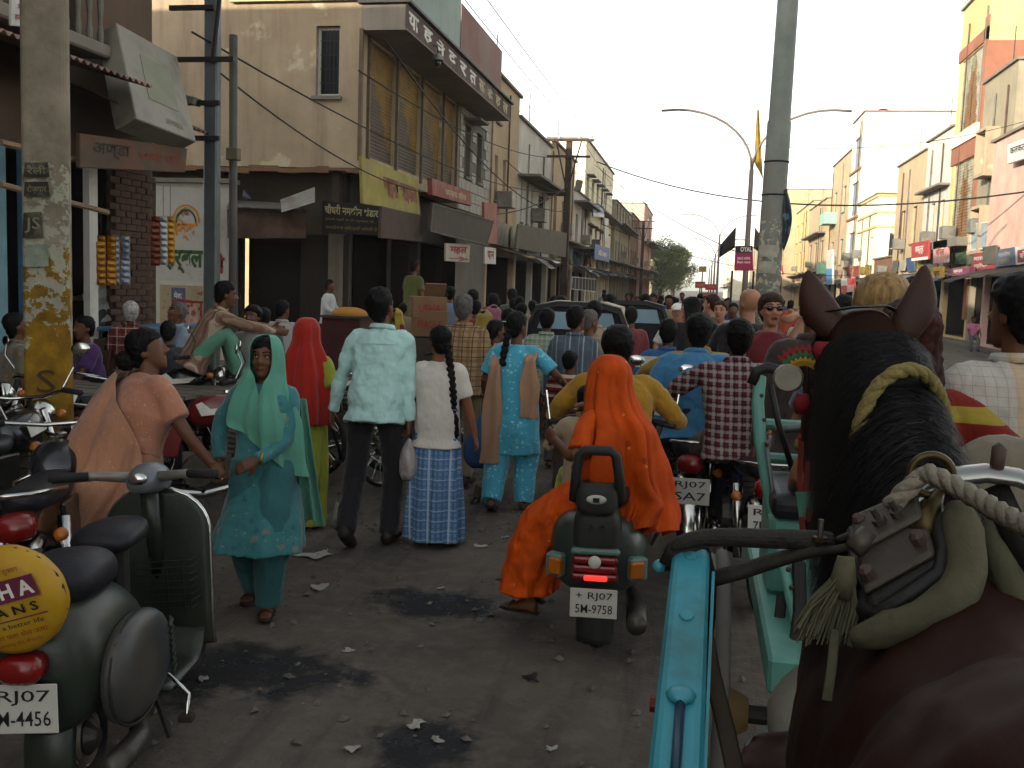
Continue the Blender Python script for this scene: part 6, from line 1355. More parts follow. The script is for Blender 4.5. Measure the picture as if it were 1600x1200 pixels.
    B().lathe([(.02, -.10), (.09, -.04), (.10, .02), (.085, .035)], (0, .50, .88), 18, 'Y').build('headlamp', CHROME, e, smooth=True)
    B().tube([(-.12, -.35, .80), (-.13, -.72, .86), (-.08, -.82, .87), (.08, -.82, .87), (.13, -.72, .86), (.12, -.35, .80)], .011, 8).build('grab_rail', CHROME, e, smooth=True)
    B().rings if False else None
    mb = B(); mb.rings([ring(V((0, y, .73)), V((1, 0, 0)), V((0, 0, 1)), a, b2, 14, .7) for y, a, b2 in ((-.70, .07, .05), (-.80, .085, .06), (-.86, .07, .045))]); mb.build('tail_lamp', REDL, e, smooth=True)
    plate(e, (0, -.905, .58), .24, .16, txt, (0, -1, .25), mat_plate, ink)
    B().box((0, -.90, .47), (.14, .02, .1)).build('mud_flap', RUBBER, e)
    B().tube([(-.08, -.05, .3), (-.22, -.1, .02)], .012, 6).build('side_stand', BLACKM, e)
    return e
def vintage_scooter():
    """foreground scooter, parked; local +Y forward, rear wheel at y = -.6"""
    a, b_ = onD(26, 925, 3.12), onD(252, 760, 4.14); d = b_-a; rz = math.atan2(-d.x, d.y); K = .938
    c = b_-V((-math.sin(rz), math.cos(rz), 0))*(.40*.8)+V((.05, 0, 0)); c.z = 0; rz += R(3)
    e = empty('parked_scooter', c, 0, 'old dusty green scooter with yellow spare-wheel cover parked at lower left', 'scooter', rot=(0, R(-4), rz)); e.scale = (K, .80, K)
    PT = M('scooter_paint', '#20271f', .36, .25, 3, .12, 40, spec=.35, dirt='#3f3a30', dirt_amt=.36); PT2 = M('scooter_paint_dark', '#262c31', .42, .2, 3, .1, spec=.4, dirt='#464036', dirt_amt=.45)
    wheel(e, -.58, .21, .05, disc=True); fw = wheel(e, .64, .21, .05, disc=True); fw.rotation_euler = (0, 0, R(-10))
    # rear body shell
    mb = B(); mb.rings([ring(V((0, y, z)), V((1, 0, 0)), V((0, 0, 1)), rx, rz_, 22, .85) for y, z, rx, rz_ in ((-.93, .52, .06, .13), (-.90, .53, .15, .20), (-.8, .54, .20, .24), (-.55, .55, .20, .24), (-.3, .52, .17, .23), (-.16, .44, .15, .20), (-.08, .30, .14, .10))]); mb.build('rear_body', PT, e, smooth=True, sub=1)
    for x in (-1, 1):
        mb = B(); mb.rings([ring(V((x*xx, y, z)), V((0, 1, 0)), V((0, 0, 1)), ry, rz_, 22, .9) for xx, y, z, ry, rz_ in ((.16, -.52, .45, .30, .20), (.22, -.52, .46, .31, .20), (.252, -.52, .47, .285, .18), (.275, -.51, .48, .22, .135), (.282, -.5, .48, .10, .06))]); cw = mb.build('side_cowl', PT2, e, smooth=True, sub=1)
        B().tube([(x*.225, -.52+.305*math.cos(t), .455+.20*math.sin(t)) for t in [2*math.pi*k/24 for k in range(25)]], .006, 6).build('cowl_trim', BLACKM, cw)
        for k in range(8):
            p0 = V((x*.300, -.235+.0*k, .38+k*.028)); B().tube([V((x*.25, -.238, .375+k*.026)), V((x*.268, -.262, .37+k*.026)), V((x*.282, -.33, .362+k*.026))], [.007, .010, .006], 6).build('vent_louvre', PT, cw)
    # seat humps
    mb = B(); mb.rings([ring(V((0, y, z)), V((1, 0, 0)), V((0, 0, 1)), rx, rz_, 18, .75) for y, z, rx, rz_ in ((-.30, .85, .08, .03), (-.26, .86, .13, .05), (-.1, .87, .14, .055), (.05, .87, .10, .05), (.12, .865, .05, .03))]); mb.build('front_seat', SEATV, e, smooth=True, sub=1)
    mb = B(); mb.rings([ring(V((0, y, z)), V((1, 0, 0)), V((0, 0, 1)), rx, rz_, 18, .75) for y, z, rx, rz_ in ((-.78, .80, .08, .05), (-.72, .81, .145, .085), (-.55, .82, .155, .09), (-.40, .81, .14, .085), (-.35, .80, .09, .05))]); mb.build('rear_seat', SEATV, e, smooth=True, sub=1)
    B().tube([(0, -.08, .8), (0, -.1, .62)], .05, 10).build('seat_spring', BLACKM, e)
    # floor, leg shield
    mb = B(); mb.grid(lambda u, v: V(((u-.5)*.40, -.14+.52*v, .235+.02*math.cos((u-.5)*6)+(max(0, v-.75)**1.6)*1.2)), 8, 10); mb.build('floor_board', PT, e, smooth=True, thick=.012)
    def ls(u, v):
        z = .26+.70*v; w_ = (.235 if v < .72 else .235*math.sqrt(max(0.02, 1-((v-.72)/.29)**2))); x = (u-.5)*2*w_; return V((x, .36+.07*(v-.2)+.30*x*x*1.2+(.10*max(0, .15-v)), z))
    mb = B(); mb.grid(ls, 16, 20); sh = mb.build('leg_shield', PT, e, smooth=True, thick=.012)
    edge = [ls(0, k/20) for k in range(21)]+[ls(k/8, 1) for k in range(1, 8)]+[ls(1, 1-k/20) for k in range(21)]
    B().tube(edge, .010, 8).build('shield_trim', CHROME, sh, smooth=True)
    mb = B()     # wire luggage basket behind the shield
    for k in range(8): z = .46+k*.03; mb.tube([(-.20, .33, z), (-.19, .24, z), (0, .22, z), (.19, .24, z), (.20, .33, z)], .0035, 5)
    for x in (-.19, -.12, -.05, .02, .09, .16): mb.tube([(x, .235, .44), (x, .235, .69)], .0035, 5)
    mb.build('wire_basket', BLACKM, e)
    # steering, handlebar, mudguard
    B().tube([(0, .40, .55), (0, .34, .98)], [.035, .04], 12).build('steering_column', PT, e, smooth=True)
    mb = B(); mb.rings([ring(V((0, y, z)), V((1, 0, 0)), V((0, -.3, 1)), rx, rz_, 18, .85) for y, z, rx, rz_ in ((.20, 1.00, .04, .03), (.25, 1.01, .075, .05), (.36, 1.02, .085, .075), (.45, 1.01, .075, .07), (.50, 1.0, .05, .045))]); mb.build('headset', M('scooter_silver', '#5f6468', .35, .15, 4, .05, spec=.5, metal=.3), e, smooth=True, sub=1)
    for x in (-1, 1):
        B().tube([(x*.05, .30, 1.03), (x*.20, .24, 1.05), (x*.24, .22, 1.055)], [.025, .02, .017], 10).build('handlebar', TIN, e, smooth=True); B().tube([(x*.22, .225, 1.053), (x*.36, .15, 1.06)], .019, 10).build('grip', RUBBER, e, smooth=True); B().tube([(x*.22, .26, 1.03), (x*.37, .20, 1.03)], .006, 6).build('lever', CHROME, e)
    B().ell((0, .21, 1.035), (.045, .02, .028), 12, 6).build('speedometer', CHROME, e, smooth=True)
    mb = B(); mb.rings([ring(V((0, y, z)), V((1, 0, 0)), V((0, 0, 1)), rx, rz_, 16, .9) for y, z, rx, rz_ in ((.40, .40, .05, .05), (.46, .41, .09, .08), (.62, .42, .10, .085), (.78, .38, .09, .075), (.88, .31, .05, .05))]); mb.build('front_mudguard', PT, e, smooth=True, sub=1)
    B().tube([(.06, .45, .5), (.08, .66, .21)], .025, 8).build('front_fork', ENG, e)
    # spare wheel with cover, tail lamp, plate
    sw = empty('spare_wheel', (0.0, -1.0, .845), parent=e, rot=(R(10), 0, 0)); sw.scale = (.9, 1, .9)
    B().torus((0, 0, 0), .155, .05, 28, 8, 'Y').build('tyre', RUBBER, sw, smooth=True)
    mb = B(); mb.lathe([(.0, -.075), (.10, -.076), (.165, -.070), (.195, -.045), (.205, .0), (.195, .04), (.17, .06)], n=36, axis='Y'); YC = M('cover_yellow', '#a07a12', .5, .15, 5, .35, 14, dirt='#8f7c3a', dirt_amt=.35)
    cv = mb.build('wheel_cover', YC, sw, smooth=True, disp=(.05, .010))
    q = [V((-.13, -.084, -.16)), V((.17, -.084, -.16)), V((.17, -.084, .16)), V((-.13, -.084, .16))]
    rot = Matrix.Rotation(R(-14), 3, 'Y'); q = [rot @ p for p in q]; n = V((0, -1, 0)); P = lambda a, b: q[0]*(1-a)*(1-b)+q[1]*a*(1-b)+q[2]*a*b+q[3]*(1-a)*b
    MAR = M('maroon_print', '#5c1f38', .6, .1, 6, 0)
    B().quad(*(P(a, b)+n*.002 for a, b in ((0.02, .56), (.98, .56), (.98, .82), (.02, .82)))).build('printed_panel', MAR, cv, normals=False)
    lettering(q, 'U S H A', WHITE_INK, cv, (.06, .60, .94, .78), .03, .004, n=n); lettering(q, 'F A N S', BLACK_INK, cv, (.2, .40, .9, .51), .02, .003, n=n)
    B().quad(*(P(a, b)+n*.002 for a, b in ((.04, .34), (.98, .34), (.98, .355), (.04, .355)))).build('printed_rule', MAR, cv, normals=False)
    lettering(q, 'gives a better life', BLACK_INK, cv, (.1, .24, .9, .31), .0, .003, n=n); lettering(q, 'हमारा पता सेल ऊषा', RED_INK, cv, (.12, .13, .9, .21), .0, .003, n=n); lettering(q, 'सुजानगढ़ रोड बीकानेर', RED_INK, cv, (.18, .04, .8, .1), .0, .003, n=n); lettering(q, 'ऊषा पंखे की दुकान', RED_INK, cv, (.2, .87, .85, .96), .0, .003, n=n)
    mb = B(); mb.rings([ring(V((0, y, .60)), V((1, 0, 0)), V((0, 0, 1)), a, b2, 14, .7) for y, a, b2 in ((-.92, .07, .05), (-1.0, .075, .05), (-1.03, .05, .03))]); mb.build('tail_lamp', REDL, e, smooth=True)
    plate(e, (0, -.985, .465), .23, .165, ('RJ07', 'M-4456'), (0, -1, .1))
    mb = B(); guard(mb, -.58, .21, .27, .09, R(60), R(215)); mb.build('rear_mudguard', PT, e, smooth=True, thick=.006)
    B().tube([(.12, -.3, .22), (.2, -.5, .17), (.2, -.8, .17)], [.02, .045, .045], 10).build('exhaust', ENG, e, smooth=True); B().tube([(.20, -.16, .30), (.27, -.12, .2), (.28, -.2, .14)], .010, 6).build('kick_lever', CHROME, e, smooth=True); B().tube([(.10, -.08, .24), (.17, -.1, .01)], .014, 6).build('stand', BLACKM, e); B().box((.28, -.2, .13), (.06, .05, .03)).build('pedal', RUBBER, e, bevel=.006)
    return e
vintage_scooter()
def ridden_scooter():
    rp = onZ(925, 1012); e = empty('ridden_scooter', rp+V((0, .62, 0)), 0, 'dark green scooter carrying the orange veiled woman, plate 5M-9758', 'scooter', rot=(0, R(-1), R(2)))
    PT = M('scooter2_paint', '#26302c', .35, .15, 3, .05, spec=.5, dirt='#454238', dirt_amt=.35); PG = M('scooter2_plastic', '#22221f', .6, .2, 4, .08, dirt='#46423a', dirt_amt=.3); PTR = M('scooter2_trim', '#4e6a62', .4, .1, 3, .03, spec=.5)
    wheel(e, -.58, .20, .05, disc=True); wheel(e, .62, .20, .05, disc=True)
    mb = B(); mb.rings([ring(V((0, y, z)), V((1, 0, 0)), V((0, 0, 1)), rx, rz_, 22, .75) for y, z, rx, rz_ in ((-.82, .50, .14, .16), (-.76, .51, .22, .20), (-.55, .52, .26, .22), (-.3, .50, .24, .22), (-.1, .46, .18, .20), (.0, .34, .15, .10))]); mb.build('body_shell', PT, e, smooth=True, sub=1)
    mb = B(); mb.rings([ring(V((0, y, z)), V((1, 0, 0)), V((0, 0, 1)), rx, rz_, 18, .6) for y, z, rx, rz_ in ((-.89, .64, .09, .10), (-.86, .63, .115, .13), (-.74, .64, .12, .14), (-.6, .66, .11, .12))]); mb.build('tail_panel', PG, e, smooth=True, sub=1)
    for x in (-.028, .028): B().lathe([(.014, -.005), (.014, .01)], (x, -.895, .675), 10, 'Y').build('screw', BLACKM, e)
    mb = B(); mb.rings([ring(V((0, y, z)), V((1, 0, 0)), V((0, 0, 1)), rx, .06, 18, .65) for y, z, rx in ((-.80, .80, .10), (-.76, .80, .15), (-.4, .79, .165), (.0, .77, .15), (.08, .78, .09))]); mb.build('seat', SEATV, e, smooth=True, sub=1)
    mb = B(); mb.rings([ring(V((0, y, z)), V((1, 0, 0)), V((0, 0, 1)), rx, rz_, 16, .6) for y, z, rx, rz_ in ((-.92, .81, .075, .055), (-.90, .81, .105, .08), (-.82, .82, .105, .08))]); br = mb.build('backrest_base', PG, e, smooth=True, sub=1)
    mb = B(); pts = [(-.11, -.86, .80), (-.10, -.88, .93), (-.085, -.89, 1.02), (-.06, -.89, 1.045), (.06, -.89, 1.045), (.085, -.89, 1.02), (.10, -.88, .93), (.11, -.86, .80)]; mb.tube(pts, [.024]*8, 10); mb.build('backrest_rail', PG, e, smooth=True)
    B().ell((0, -.922, .82), (.048, .012, .022), 18, 8).build('badge', WHITEP, br, smooth=True); B().box((0, -.935, .82), (.03, .006, .02)).build('badge_mark', BLACK_INK, br)
    # lamp cluster
    B().box((0, -.885, .565), (.23, .05, .03)).build('lamp_trim', PTR, e, bevel=.01)
    for z, m in ((.528, REDL), (.487, REDL), (.447, REDL)): B().box((0, -.895, z), (.21 if z > .45 else .22, .05, .036)).build('tail_lens', m, e, bevel=.012, bseg=2)
    B().box((.005, -.925, .447), (.11, .012, .026)).build('brake_light', LITRED, e, bevel=.006); B().lathe([(.030, 0), (.030, -.012), (.02, -.018)], (.0, -.922, .525), 16, 'Y').build('round_badge', WHITEP, e, smooth=True)
    for x in (-1, 1):
        B().box((x*.195, -.80, .47), (.09, .06, .115), (0, 0, x*R(28))).build('indicator_trim', PTR, e, bevel=.012); B().box((x*.192, -.825, .47), (.068, .05, .085), (0, 0, x*R(28))).build('indicator', AMB, e, bevel=.01)
    plate(e, (0, -.95, .335), .22, .135, ('+ RJ07', '5M-9758'), (0, -1, .12)); q = None
    mb = B(); guard(mb, -.58, .2, .27, .09, R(100), R(200)); mb.build('rear_mudguard', PG, e, smooth=True, thick=.006)
    mb = B(); mb.grid(lambda u, v: V(((u-.5)*.42, -.02+.46*v, .24+.02*math.cos((u-.5)*6)+(max(0, v-.75)**1.6)*1.2)), 8, 8); mb.build('floor_board', PG, e, smooth=True, thick=.012)
    mb = B(); mb.grid(lambda u, v: V(((u-.5)*(.5-.2*max(0, v-.7)), .42+.08*v+.3*(u-.5)**2, .28+.62*v)), 12, 12); mb.build('leg_shield', PT, e, smooth=True, thick=.02)
    B().tube([(-.36, .22, 1.02), (-.2, .33, 1.04), (0, .38, 1.0), (.2, .33, 1.04), (.36, .22, 1.02)], [.018, .022, .05, .022, .018], 10).build('handlebar', PG, e, smooth=True); B().lathe([(.03, -.06), (.09, 0), (.09, .03)], (0, .5, .95), 16, 'Y').build('headlamp', PT, e, smooth=True)
    B().tube([(.14, -.2, .22), (.19, -.5, .19), (.2, -.85, .21)], [.02, .05, .05], 10).build('exhaust', ENG, e, smooth=True)
    for x in (-1, 1): B().tube([(x*.35, .22, 1.02), (x*.38, .26, 1.2)], .006, 6).build('mirror_stalk', CHROME, e); 
    return e
RS = ridden_scooter()
# ---- riders of that scooter: driver, child, veiled woman riding side-saddle
YELS = cloth('shirt_mustard', '#8f6a14', var=.12); ORG = None
base = V(RS.location)
f = frame(1.70, pelvis=(0, 0, .83), lf=16, hp=-12, hy=0, hands=[(-.36, .42, 1.04), (.36, .42, 1.04)], feet=[(-.17, .26, .33), (.17, .26, .33)], elbows=[(-.8, -.3, -.9), (.8, -.3, -.9)], bw=1.1, fat=1.08, knees=[(-.4, 1, .4), (.4, 1, .4)])
e = person(base+V((.0, .08, 0)), 2, 'scooter driver in mustard shirt in front of the orange veiled woman', f, 2, 'd', 'k', vol=1.08); shirt(f, e, YELS, 2, 'long', -.06, .03, collar=True, folds=.022); trousers(f, e, CL('maroon_trouser', '#451c1c'), 2); shoes(f, e, SHOE, 2)
f = frame(1.05, pelvis=(0, 0, 1.28), lf=5, feet=[(-.2, .3, .8), (.1, .3, .8)], hands=[(-.25, .35, 1.5), (.2, .3, 1.5)]); e = person(base+V((-.13, -.17, 0)), 10, 'child with dark hair squeezed between the scooter driver and the veiled woman', f, 1, 'm'); shirt(f, e, CL('child_cream', '#8d7f66'), 1, 'long', -.1); trousers(f, e, CL('child_lime', '#8f9430'), 1)
def orange_mat():
    g = N('orange_chiffon'); co = g.coord(); col = srgb('#b84400')
    c = g.ramp(g.noise(co, 5, 5, .6), [(.3, mul(col, .72)), (.7, mul(col, 1.25))])
    v = g.n('ShaderNodeTexVoronoi', Scale=9.0); g.l(co, v.inputs['Vector']); sp = g.math('LESS_THAN', v.outputs['Distance'], .075)
    c = g.mix(g.math('MULTIPLY', sp, .85), c, srgb('#d9834a')); v2 = g.n('ShaderNodeTexVoronoi', Scale=5.0); g.l(co, v2.inputs['Vector']); c = g.mix(g.math('MULTIPLY', g.math('LESS_THAN', v2.outputs['Distance'], .09), .6), c, srgb('#6d1d08'))
    g.folds(.1, .9)
    return g.fin(c, .75, 0, .2)
ORG = orange_mat(); _g = ORG
f = frame(1.52, pelvis=(0, 0, .84), lf=9, ls=3, tw=-16, hp=-6, hy=16, hands=[(-.2, .3, 1.15), (.15, .25, 1.3)], feet=[(-.13, .46, .18), (.03, .50, .20)], knees=[(-.2, 1, .6), (.2, 1, .6)], fat=1.12)
f.fd = [V((0, 1, 0)), V((.1, 1, 0))]
WB = base+V((.07, -.46, 0)); WR = 72
e = person(WB, WR, 'woman wrapped in orange sari and veil riding side-saddle on the scooter', f, 2, 'd', 'k'); s = f.s; hd = f.head
shirt(f, e, ORG, 2, 'short', -.02, name='blouse')
# skirt over the thighs and hanging legs: loft along hips -> knees -> hem
hip = f.P+V((0, -.02, .02)); kn = (f.kn[0]+f.kn[1])/2; an = (f.an[0]+f.an[1])/2; path = [hip+V((0, -.10, .06)), hip, hip.lerp(kn, .5), kn+V((0, .02, .0)), kn.lerp(an, .4)+V((0, .05, 0)), kn.lerp(an, .8)+V((0, .04, 0)), an+V((0, .02, .02))]
rad = [.19, .25, .24, .215, .20, .20, .21]; mb = B(); rs = []
for i, p in enumerate(path):
    t = (path[min(i+1, 6)]-path[max(i-1, 0)]).normalized(); b2 = V((1, 0, 0)).cross(t).normalized(); rs.append(ring(p, V((1, 0, 0)), b2, rad[i]*s, rad[i]*.82*s, 40, .95, 7, .05*min(1, i/3), i*.4))
mb.rings(rs); mb.build('sari_skirt', ORG, e, remesh=.011, smo=2, disp=[(.12, .028), (.05, .010)]); shoes(f, e, SHOE, 2, True)
vr = [(hd.x, hd.y, hd.z+.150*s, .015, .015, 0, -245, 65), (hd.x, hd.y-.005, hd.z+.135*s, .065*s, .075*s, 0, -245, 65), (hd.x, hd.y-.008, hd.z+.07*s, .108*s, .120*s, .1, -242, 62), (hd.x, hd.y-.012, hd.z-.03*s, .120*s, .128*s, .25, -242, 62), (hd.x*.6, hd.y*.6, hd.z-.15*s, .155*s, .155*s, .45, -245, 65), (.0, 0, 1.21*s, .245*s, .20*s, .8, -240, 60), (.0, -.03, 1.02*s, .28*s, .235*s, 1., -225, 45), (.0, -.06, .87*s, .28*s, .25*s, 1.2, -205, 25), (.0, -.08, .74*s, .27*s, .24*s, 1.4, -195, 5), (.0, -.10, .66*s, .26*s, .22*s, 1.6, -180, -5)]
OV = ORG.copy(); OV.name = 'orange_veil'; OV.node_tree.nodes['Principled BSDF'].inputs['Alpha'].default_value = .8
drape(e, 'veil', vr, OV, nf=7, amp=.026, noise_amp=.05, seed=4, sub=5, seg=56)
def lap(u, v): t = u*2-1; return V((-.05*s+t*.22*s, (.10+.30*v)*s+.02*math.sin(u*9), (1.12-.20*v*v-.06*abs(t)+.02*math.sin(v*12+u*5))*s))
# ---- motorcycles ridden ahead
def at(px, d): return gnd(px, d)
m1 = motorcycle(at(1066, 7.0), 2, 'motorcycle under the two men in mustard and sky blue shirts', '#3d1012', ('RJ07', 'SA7')); p1 = V(m1.location)
f = frame(1.72, pelvis=(0, 0, .88), lf=20, hp=-14, hands=[(-.40, .50, 1.05), (.40, .50, 1.05)], feet=[(-.18, .22, .36), (.18, .22, .36)], elbows=[(-1, -.3, -.1), (1, -.3, -.1)], knees=[(-.4, 1, .4), (.4, 1, .4)], bw=1.05); e = person(p1+V((.05, .02, 0)), 2, 'motorcyclist in mustard shirt ahead of the sky blue shirt man', f, 1, 'd'); shirt(f, e, CL('mustard2', '#7d6422'), 1, 'long', -.08, .03, collar=True); trousers(f, e, JEAN, 1); shoes(f, e, SHOE, 1)
f = frame(1.70, pelvis=(0, 0, .90), lf=18, hp=-12, hy=10, hands=[(-.28, .12, .82), (.28, .12, .82)], feet=[(-.18, .1, .36), (.18, .1, .36)], elbows=[(-1, -.8, -.2), (1, -.8, -.2)], knees=[(-.4, 1, .4), (.4, 1, .4)], bw=1.08, fat=1.06); e = person(p1+V((.03, -.38, 0)), 2, 'pillion rider in sky blue short-sleeved shirt on a motorcycle', f, 2, 'd'); shirt(f, e, CL('sky_shirt', '#33688c'), 2, 'short', -.10, .03, collar=True, folds=.02, sleeve_r=1.12); trousers(f, e, JEAN, 2); shoes(f, e, SHOE, 2)
m2 = motorcycle(at(1160, 6.3), 5, 'red-tailed motorcycle ridden by the man in maroon plaid shirt', '#16204a', ('RJ14', '7M-582')); p2 = V(m2.location)
f = frame(1.70, pelvis=(0, 0, .88), lf=15, hp=-12, hy=4, hands=[(-.40, .46, 1.02), (.40, .46, 1.02)], feet=[(-.2, .24, .36), (.2, .24, .36)], elbows=[(-1, -.3, -.1), (1, -.3, -.1)], knees=[(-.5, 1, .4), (.5, 1, .4)], bw=1.08, fat=1.05); e = person(p2+V((-.10, -.16, 0)), 5, 'motorcyclist in maroon and white plaid shirt seen from behind', f, 2, 'd'); shirt(f, e, plaid('maroon', '#4d1c22', ('#8f8884', '#17131b'), .05), 2, 'long', -.12, .028, collar=True, folds=.02); trousers(f, e, CL('olive_trouser', '#3a3020'), 2); shoes(f, e, SOLE, 2, True)
# ---- parked ones on the left
GP = 'motorcycles parked along the left side'
motorcycle(at(30, 5.9), 12, 'parked motorcycle cut by the left edge behind the yellow-covered scooter', '#141414', ('RJ07', '6M1'), R(-6), group=GP); motorcycle(at(305, 7.1), -62, 'parked red motorcycle with white tank flash beside the peach sari', '#5e0f14', ('RJ07', '1M 22'), R(-6), group=GP); motorcycle(at(112, 4.95), 24, 'parked motorcycle with black plate behind the old scooter handlebar', '#15181c', ('RJ07 1M', '6060'), R(-5), group=GP, mat_plate=PLATE_K, ink=WHITE_INK, stripe=False)
motorcycle(at(500, 9.2), -70, 'parked motorcycle between the red veil and the tall man', '#3a0f10', ('RJ07', '3M'), R(-6), group=GP); motorcycle(at(560, 10.2), -80, 'parked motorcycle half hidden behind the tall man', '#161a20', ('RJ07', '8M'), R(-6), group=GP); motorcycle(at(655, 10.8), -60, 'parked motorcycle behind the girl with the plait', '#20262a', ('RJ07', '9M'), R(-6), group=GP); motorcycle(at(255, 9.0), -75, 'parked dark motorcycle before the advert wall', '#101216', ('RJ07', '2M'), R(-6), group=GP); motorcycle(at(120, 7.6), 150, 'parked motorcycle in the dark behind the yellow pole', '#14161a', ('RJ07', '4M'), R(6), group=GP)
def bicycle(loc, rz, label, col='#1d1f22'):
    e = empty('bicycle', loc, 0, label, 'bicycle', 'bicycles along the left side', rot=(0, R(-6), R(rz))); m = M('bike_'+col[1:], col, .4, .2, 4, .05)
    wheel(e, -.52, .34, .018, 28); wheel(e, .54, .34, .018, 28); mb = B()
    for a, b2 in (((0, .40, .88), (0, .36, .56)), ((0, .37, .82), (0, -.14, .80)), ((0, .36, .60), (0, .0, .30)), ((0, -.18, .88), (0, .0, .30)), ((0, 0, .30), (0, -.52, .34)), ((0, -.15, .80), (0, -.52, .34))): mb.tube([a, b2], .015, 8)
    mb.build('frame', m, e, smooth=True); B().tube([(0, .36, .58), (0, .54, .34)], .014, 8).build('fork', CHROME, e); B().tube([(-.26, .22, 1.0), (-.25, .36, 1.02), (0, .42, .98), (.25, .36, 1.02), (.26, .22, 1.0)], .011, 8).build('handlebar', CHROME, e, smooth=True); B().ell((0, -.2, .95), (.09, .13, .045), 14, 8).build('saddle', SEATV, e, smooth=True); B().box((0, -.55, .73), (.13, .36, .02)).build('carrier', BLACKM, e)
    for s in (-1, 1): B().tube([(s*.05, 0, .30), (s*.07, .1*s, .30-.14*s), (s*.15, .1*s, .30-.14*s)], .010, 6).build('crank', CHROME, e)
    for y in (-.52, .54): mb = B(); guard(mb, y, .34, .365, .03, R(20), R(170)); mb.build('mudguard', m, e, smooth=True, thick=.003)
bicycle(at(538, 8.2), -18, 'black bicycle between the red veil and the tall man'); bicycle(at(640, 8.6), 8, 'black bicycle behind the girl with the white top')
def auto_rickshaw(loc, rz, label):
    e = empty('auto_rickshaw', loc, R(rz), label, 'auto rickshaw', 'auto rickshaws in the traffic'); BK = M('canvas_black', '#121213', .8, .25, 5, .2); GRN = M('auto_green', '#2a3b30', .5, .2, 4, .05); YL = M('auto_yellow', '#9a6a14', .5, .2, 4, .05); CRM = M('auto_roof', '#a39a86', .7, .12, 4, .1)
    for x in (-.48, .48): wheel(e, -.62, .2, .05, disc=True, x=x)
    wheel(e, 1.15, .2, .05, disc=True)
    def sec(y, w_, zt, zb): return [V((-w_, y, zb)), V((w_, y, zb)), V((w_, y, zb+.45)), V((w_*.97, y, zt-.28)), V((w_*.86, y, zt-.08)), V((w_*.5, y, zt)), V((-w_*.5, y, zt)), V((-w_*.86, y, zt-.08)), V((-w_*.97, y, zt-.28)), V((-w_, y, zb+.45))]
    mb = B(); mb.rings([sec(-.98, .52, .62, .34), sec(-.94, .60, .66, .3), sec(.2, .62, .66, .28), sec(.9, .45, .6, .28), sec(1.3, .22, .55, .3)]); mb.build('body', GRN, e, bevel=.02)
    B().box((0, -.99, .55), (1.16, .03, .1)).build('bumper_band', YL, e, bevel=.01); B().box((0, -1.0, .40), (1.1, .04, .06)).build('bumper', CHROME, e, bevel=.01)
    mb = B(); pr = lambda y, k, zt: [V((-.60*k, y, .66)), V((-.60*k, y, 1.05)), V((-.58*k, y, zt-.25)), V((-.50*k, y, zt-.06)), V((-.25*k, y, zt)), V((.25*k, y, zt)), V((.50*k, y, zt-.06)), V((.58*k, y, zt-.25)), V((.60*k, y, 1.05)), V((.60*k, y, .66))]
    a, b2 = pr(-.97, .95, 1.56), pr(-.90, 1, 1.62); mb.add(a, [tuple(range(10))]); mb.build('rear_canvas', BK, e, normals=False)
    mb = B(); r2 = pr(.75, .95, 1.60)
    for i in (1, 2, 3, 4, 5, 6, 7): mb.add([b2[i], b2[i+1], r2[i+1], r2[i]], [(0, 1, 2, 3)])
    mb.build('roof_canvas', CRM, e, smooth=True, thick=.012); mb = B()
    for i in range(9): mb.add([a[i], a[i+1], b2[i+1], b2[i]], [(0, 1, 2, 3)])
    mb.build('canvas_edge', BK, e)
    B().tube([p+V((0, -.015, 0)) for p in a[1:9]], .012, 6).build('edge_piping', BK, e, smooth=True)
    B().slab([V((-.46, -.985, 1.30)), V((.46, -.985, 1.30)), V((.40, -.985, 1.50)), V((-.40, -.985, 1.50))], .01, V((0, -1, 0))).build('rear_window', M('auto_window', '#6f8894', .15, .15, 3, 0, spec=.5), e)
    for x in (-.5, .5): B().box((x, -1.0, .66), (.1, .03, .07)).build('tail_lamp', REDL, e, bevel=.01)
    for x in (-.58, .58): B().tube([(x, .7, .6), (x*.95, .75, 1.5)], .02, 6).build('door_post', BLACKM, e)
    return e
auto_rickshaw(at(905, 12.6), 2, 'nearer auto rickshaw with black canvas back and pale roof'); auto_rickshaw(at(976, 15.6), 4, 'farther auto rickshaw beside the first one')
# handcart under the squatting man, stall, cartons
def handcart(loc, rz, label, L=1.9, Wd=1.1, z=.78):
    e = empty('handcart', loc, R(rz), label, 'handcart', 'handcarts on the left side')
    n = 7
    bx = B(); bx.box((0, 0, 0), (Wd/n-.012, L, .03)); pm = bx.mesh('plank'); pm.materials.append(WOOD_W)
    for i in range(n): o = bpy.data.objects.new('plank', pm); link(o, e); o.location = (-Wd/2+Wd*(i+.5)/n, 0, z+.003*(i % 3))
    for x in (-1, 1): B().box((x*Wd/2, 0, z-.06), (.05, L+.3, .08)).build('side_beam', WOOD_W, e)
    for y in (-L*.35, L*.35):
        for x in (-1, 1): wheel(e, y, .32, .022, 20, x=x*(Wd/2-.08))
        B().tube([(-Wd/2, y, .32), (Wd/2, y, .32)], .015, 6).build('axle', BLACKM, e)
        for x in (-1, 1): B().box((x*Wd*.4, y, (z+.32)/2-.03), (.05, .06, z-.4)).build('post', WOOD_W, e)
    return e
handcart(at(350, 8.9), 75, 'wooden handcart on which the striped shirt man squats'); handcart(at(135, 8.4), 80, 'plank handcart in the dark behind the yellow pole')
st = empty('snack_stall', onX(545, 560, -6.2).xyz*1.0, 0, 'maroon snack stall heaped with yellow savouries at the corner', 'stall'); st.location.z = .1
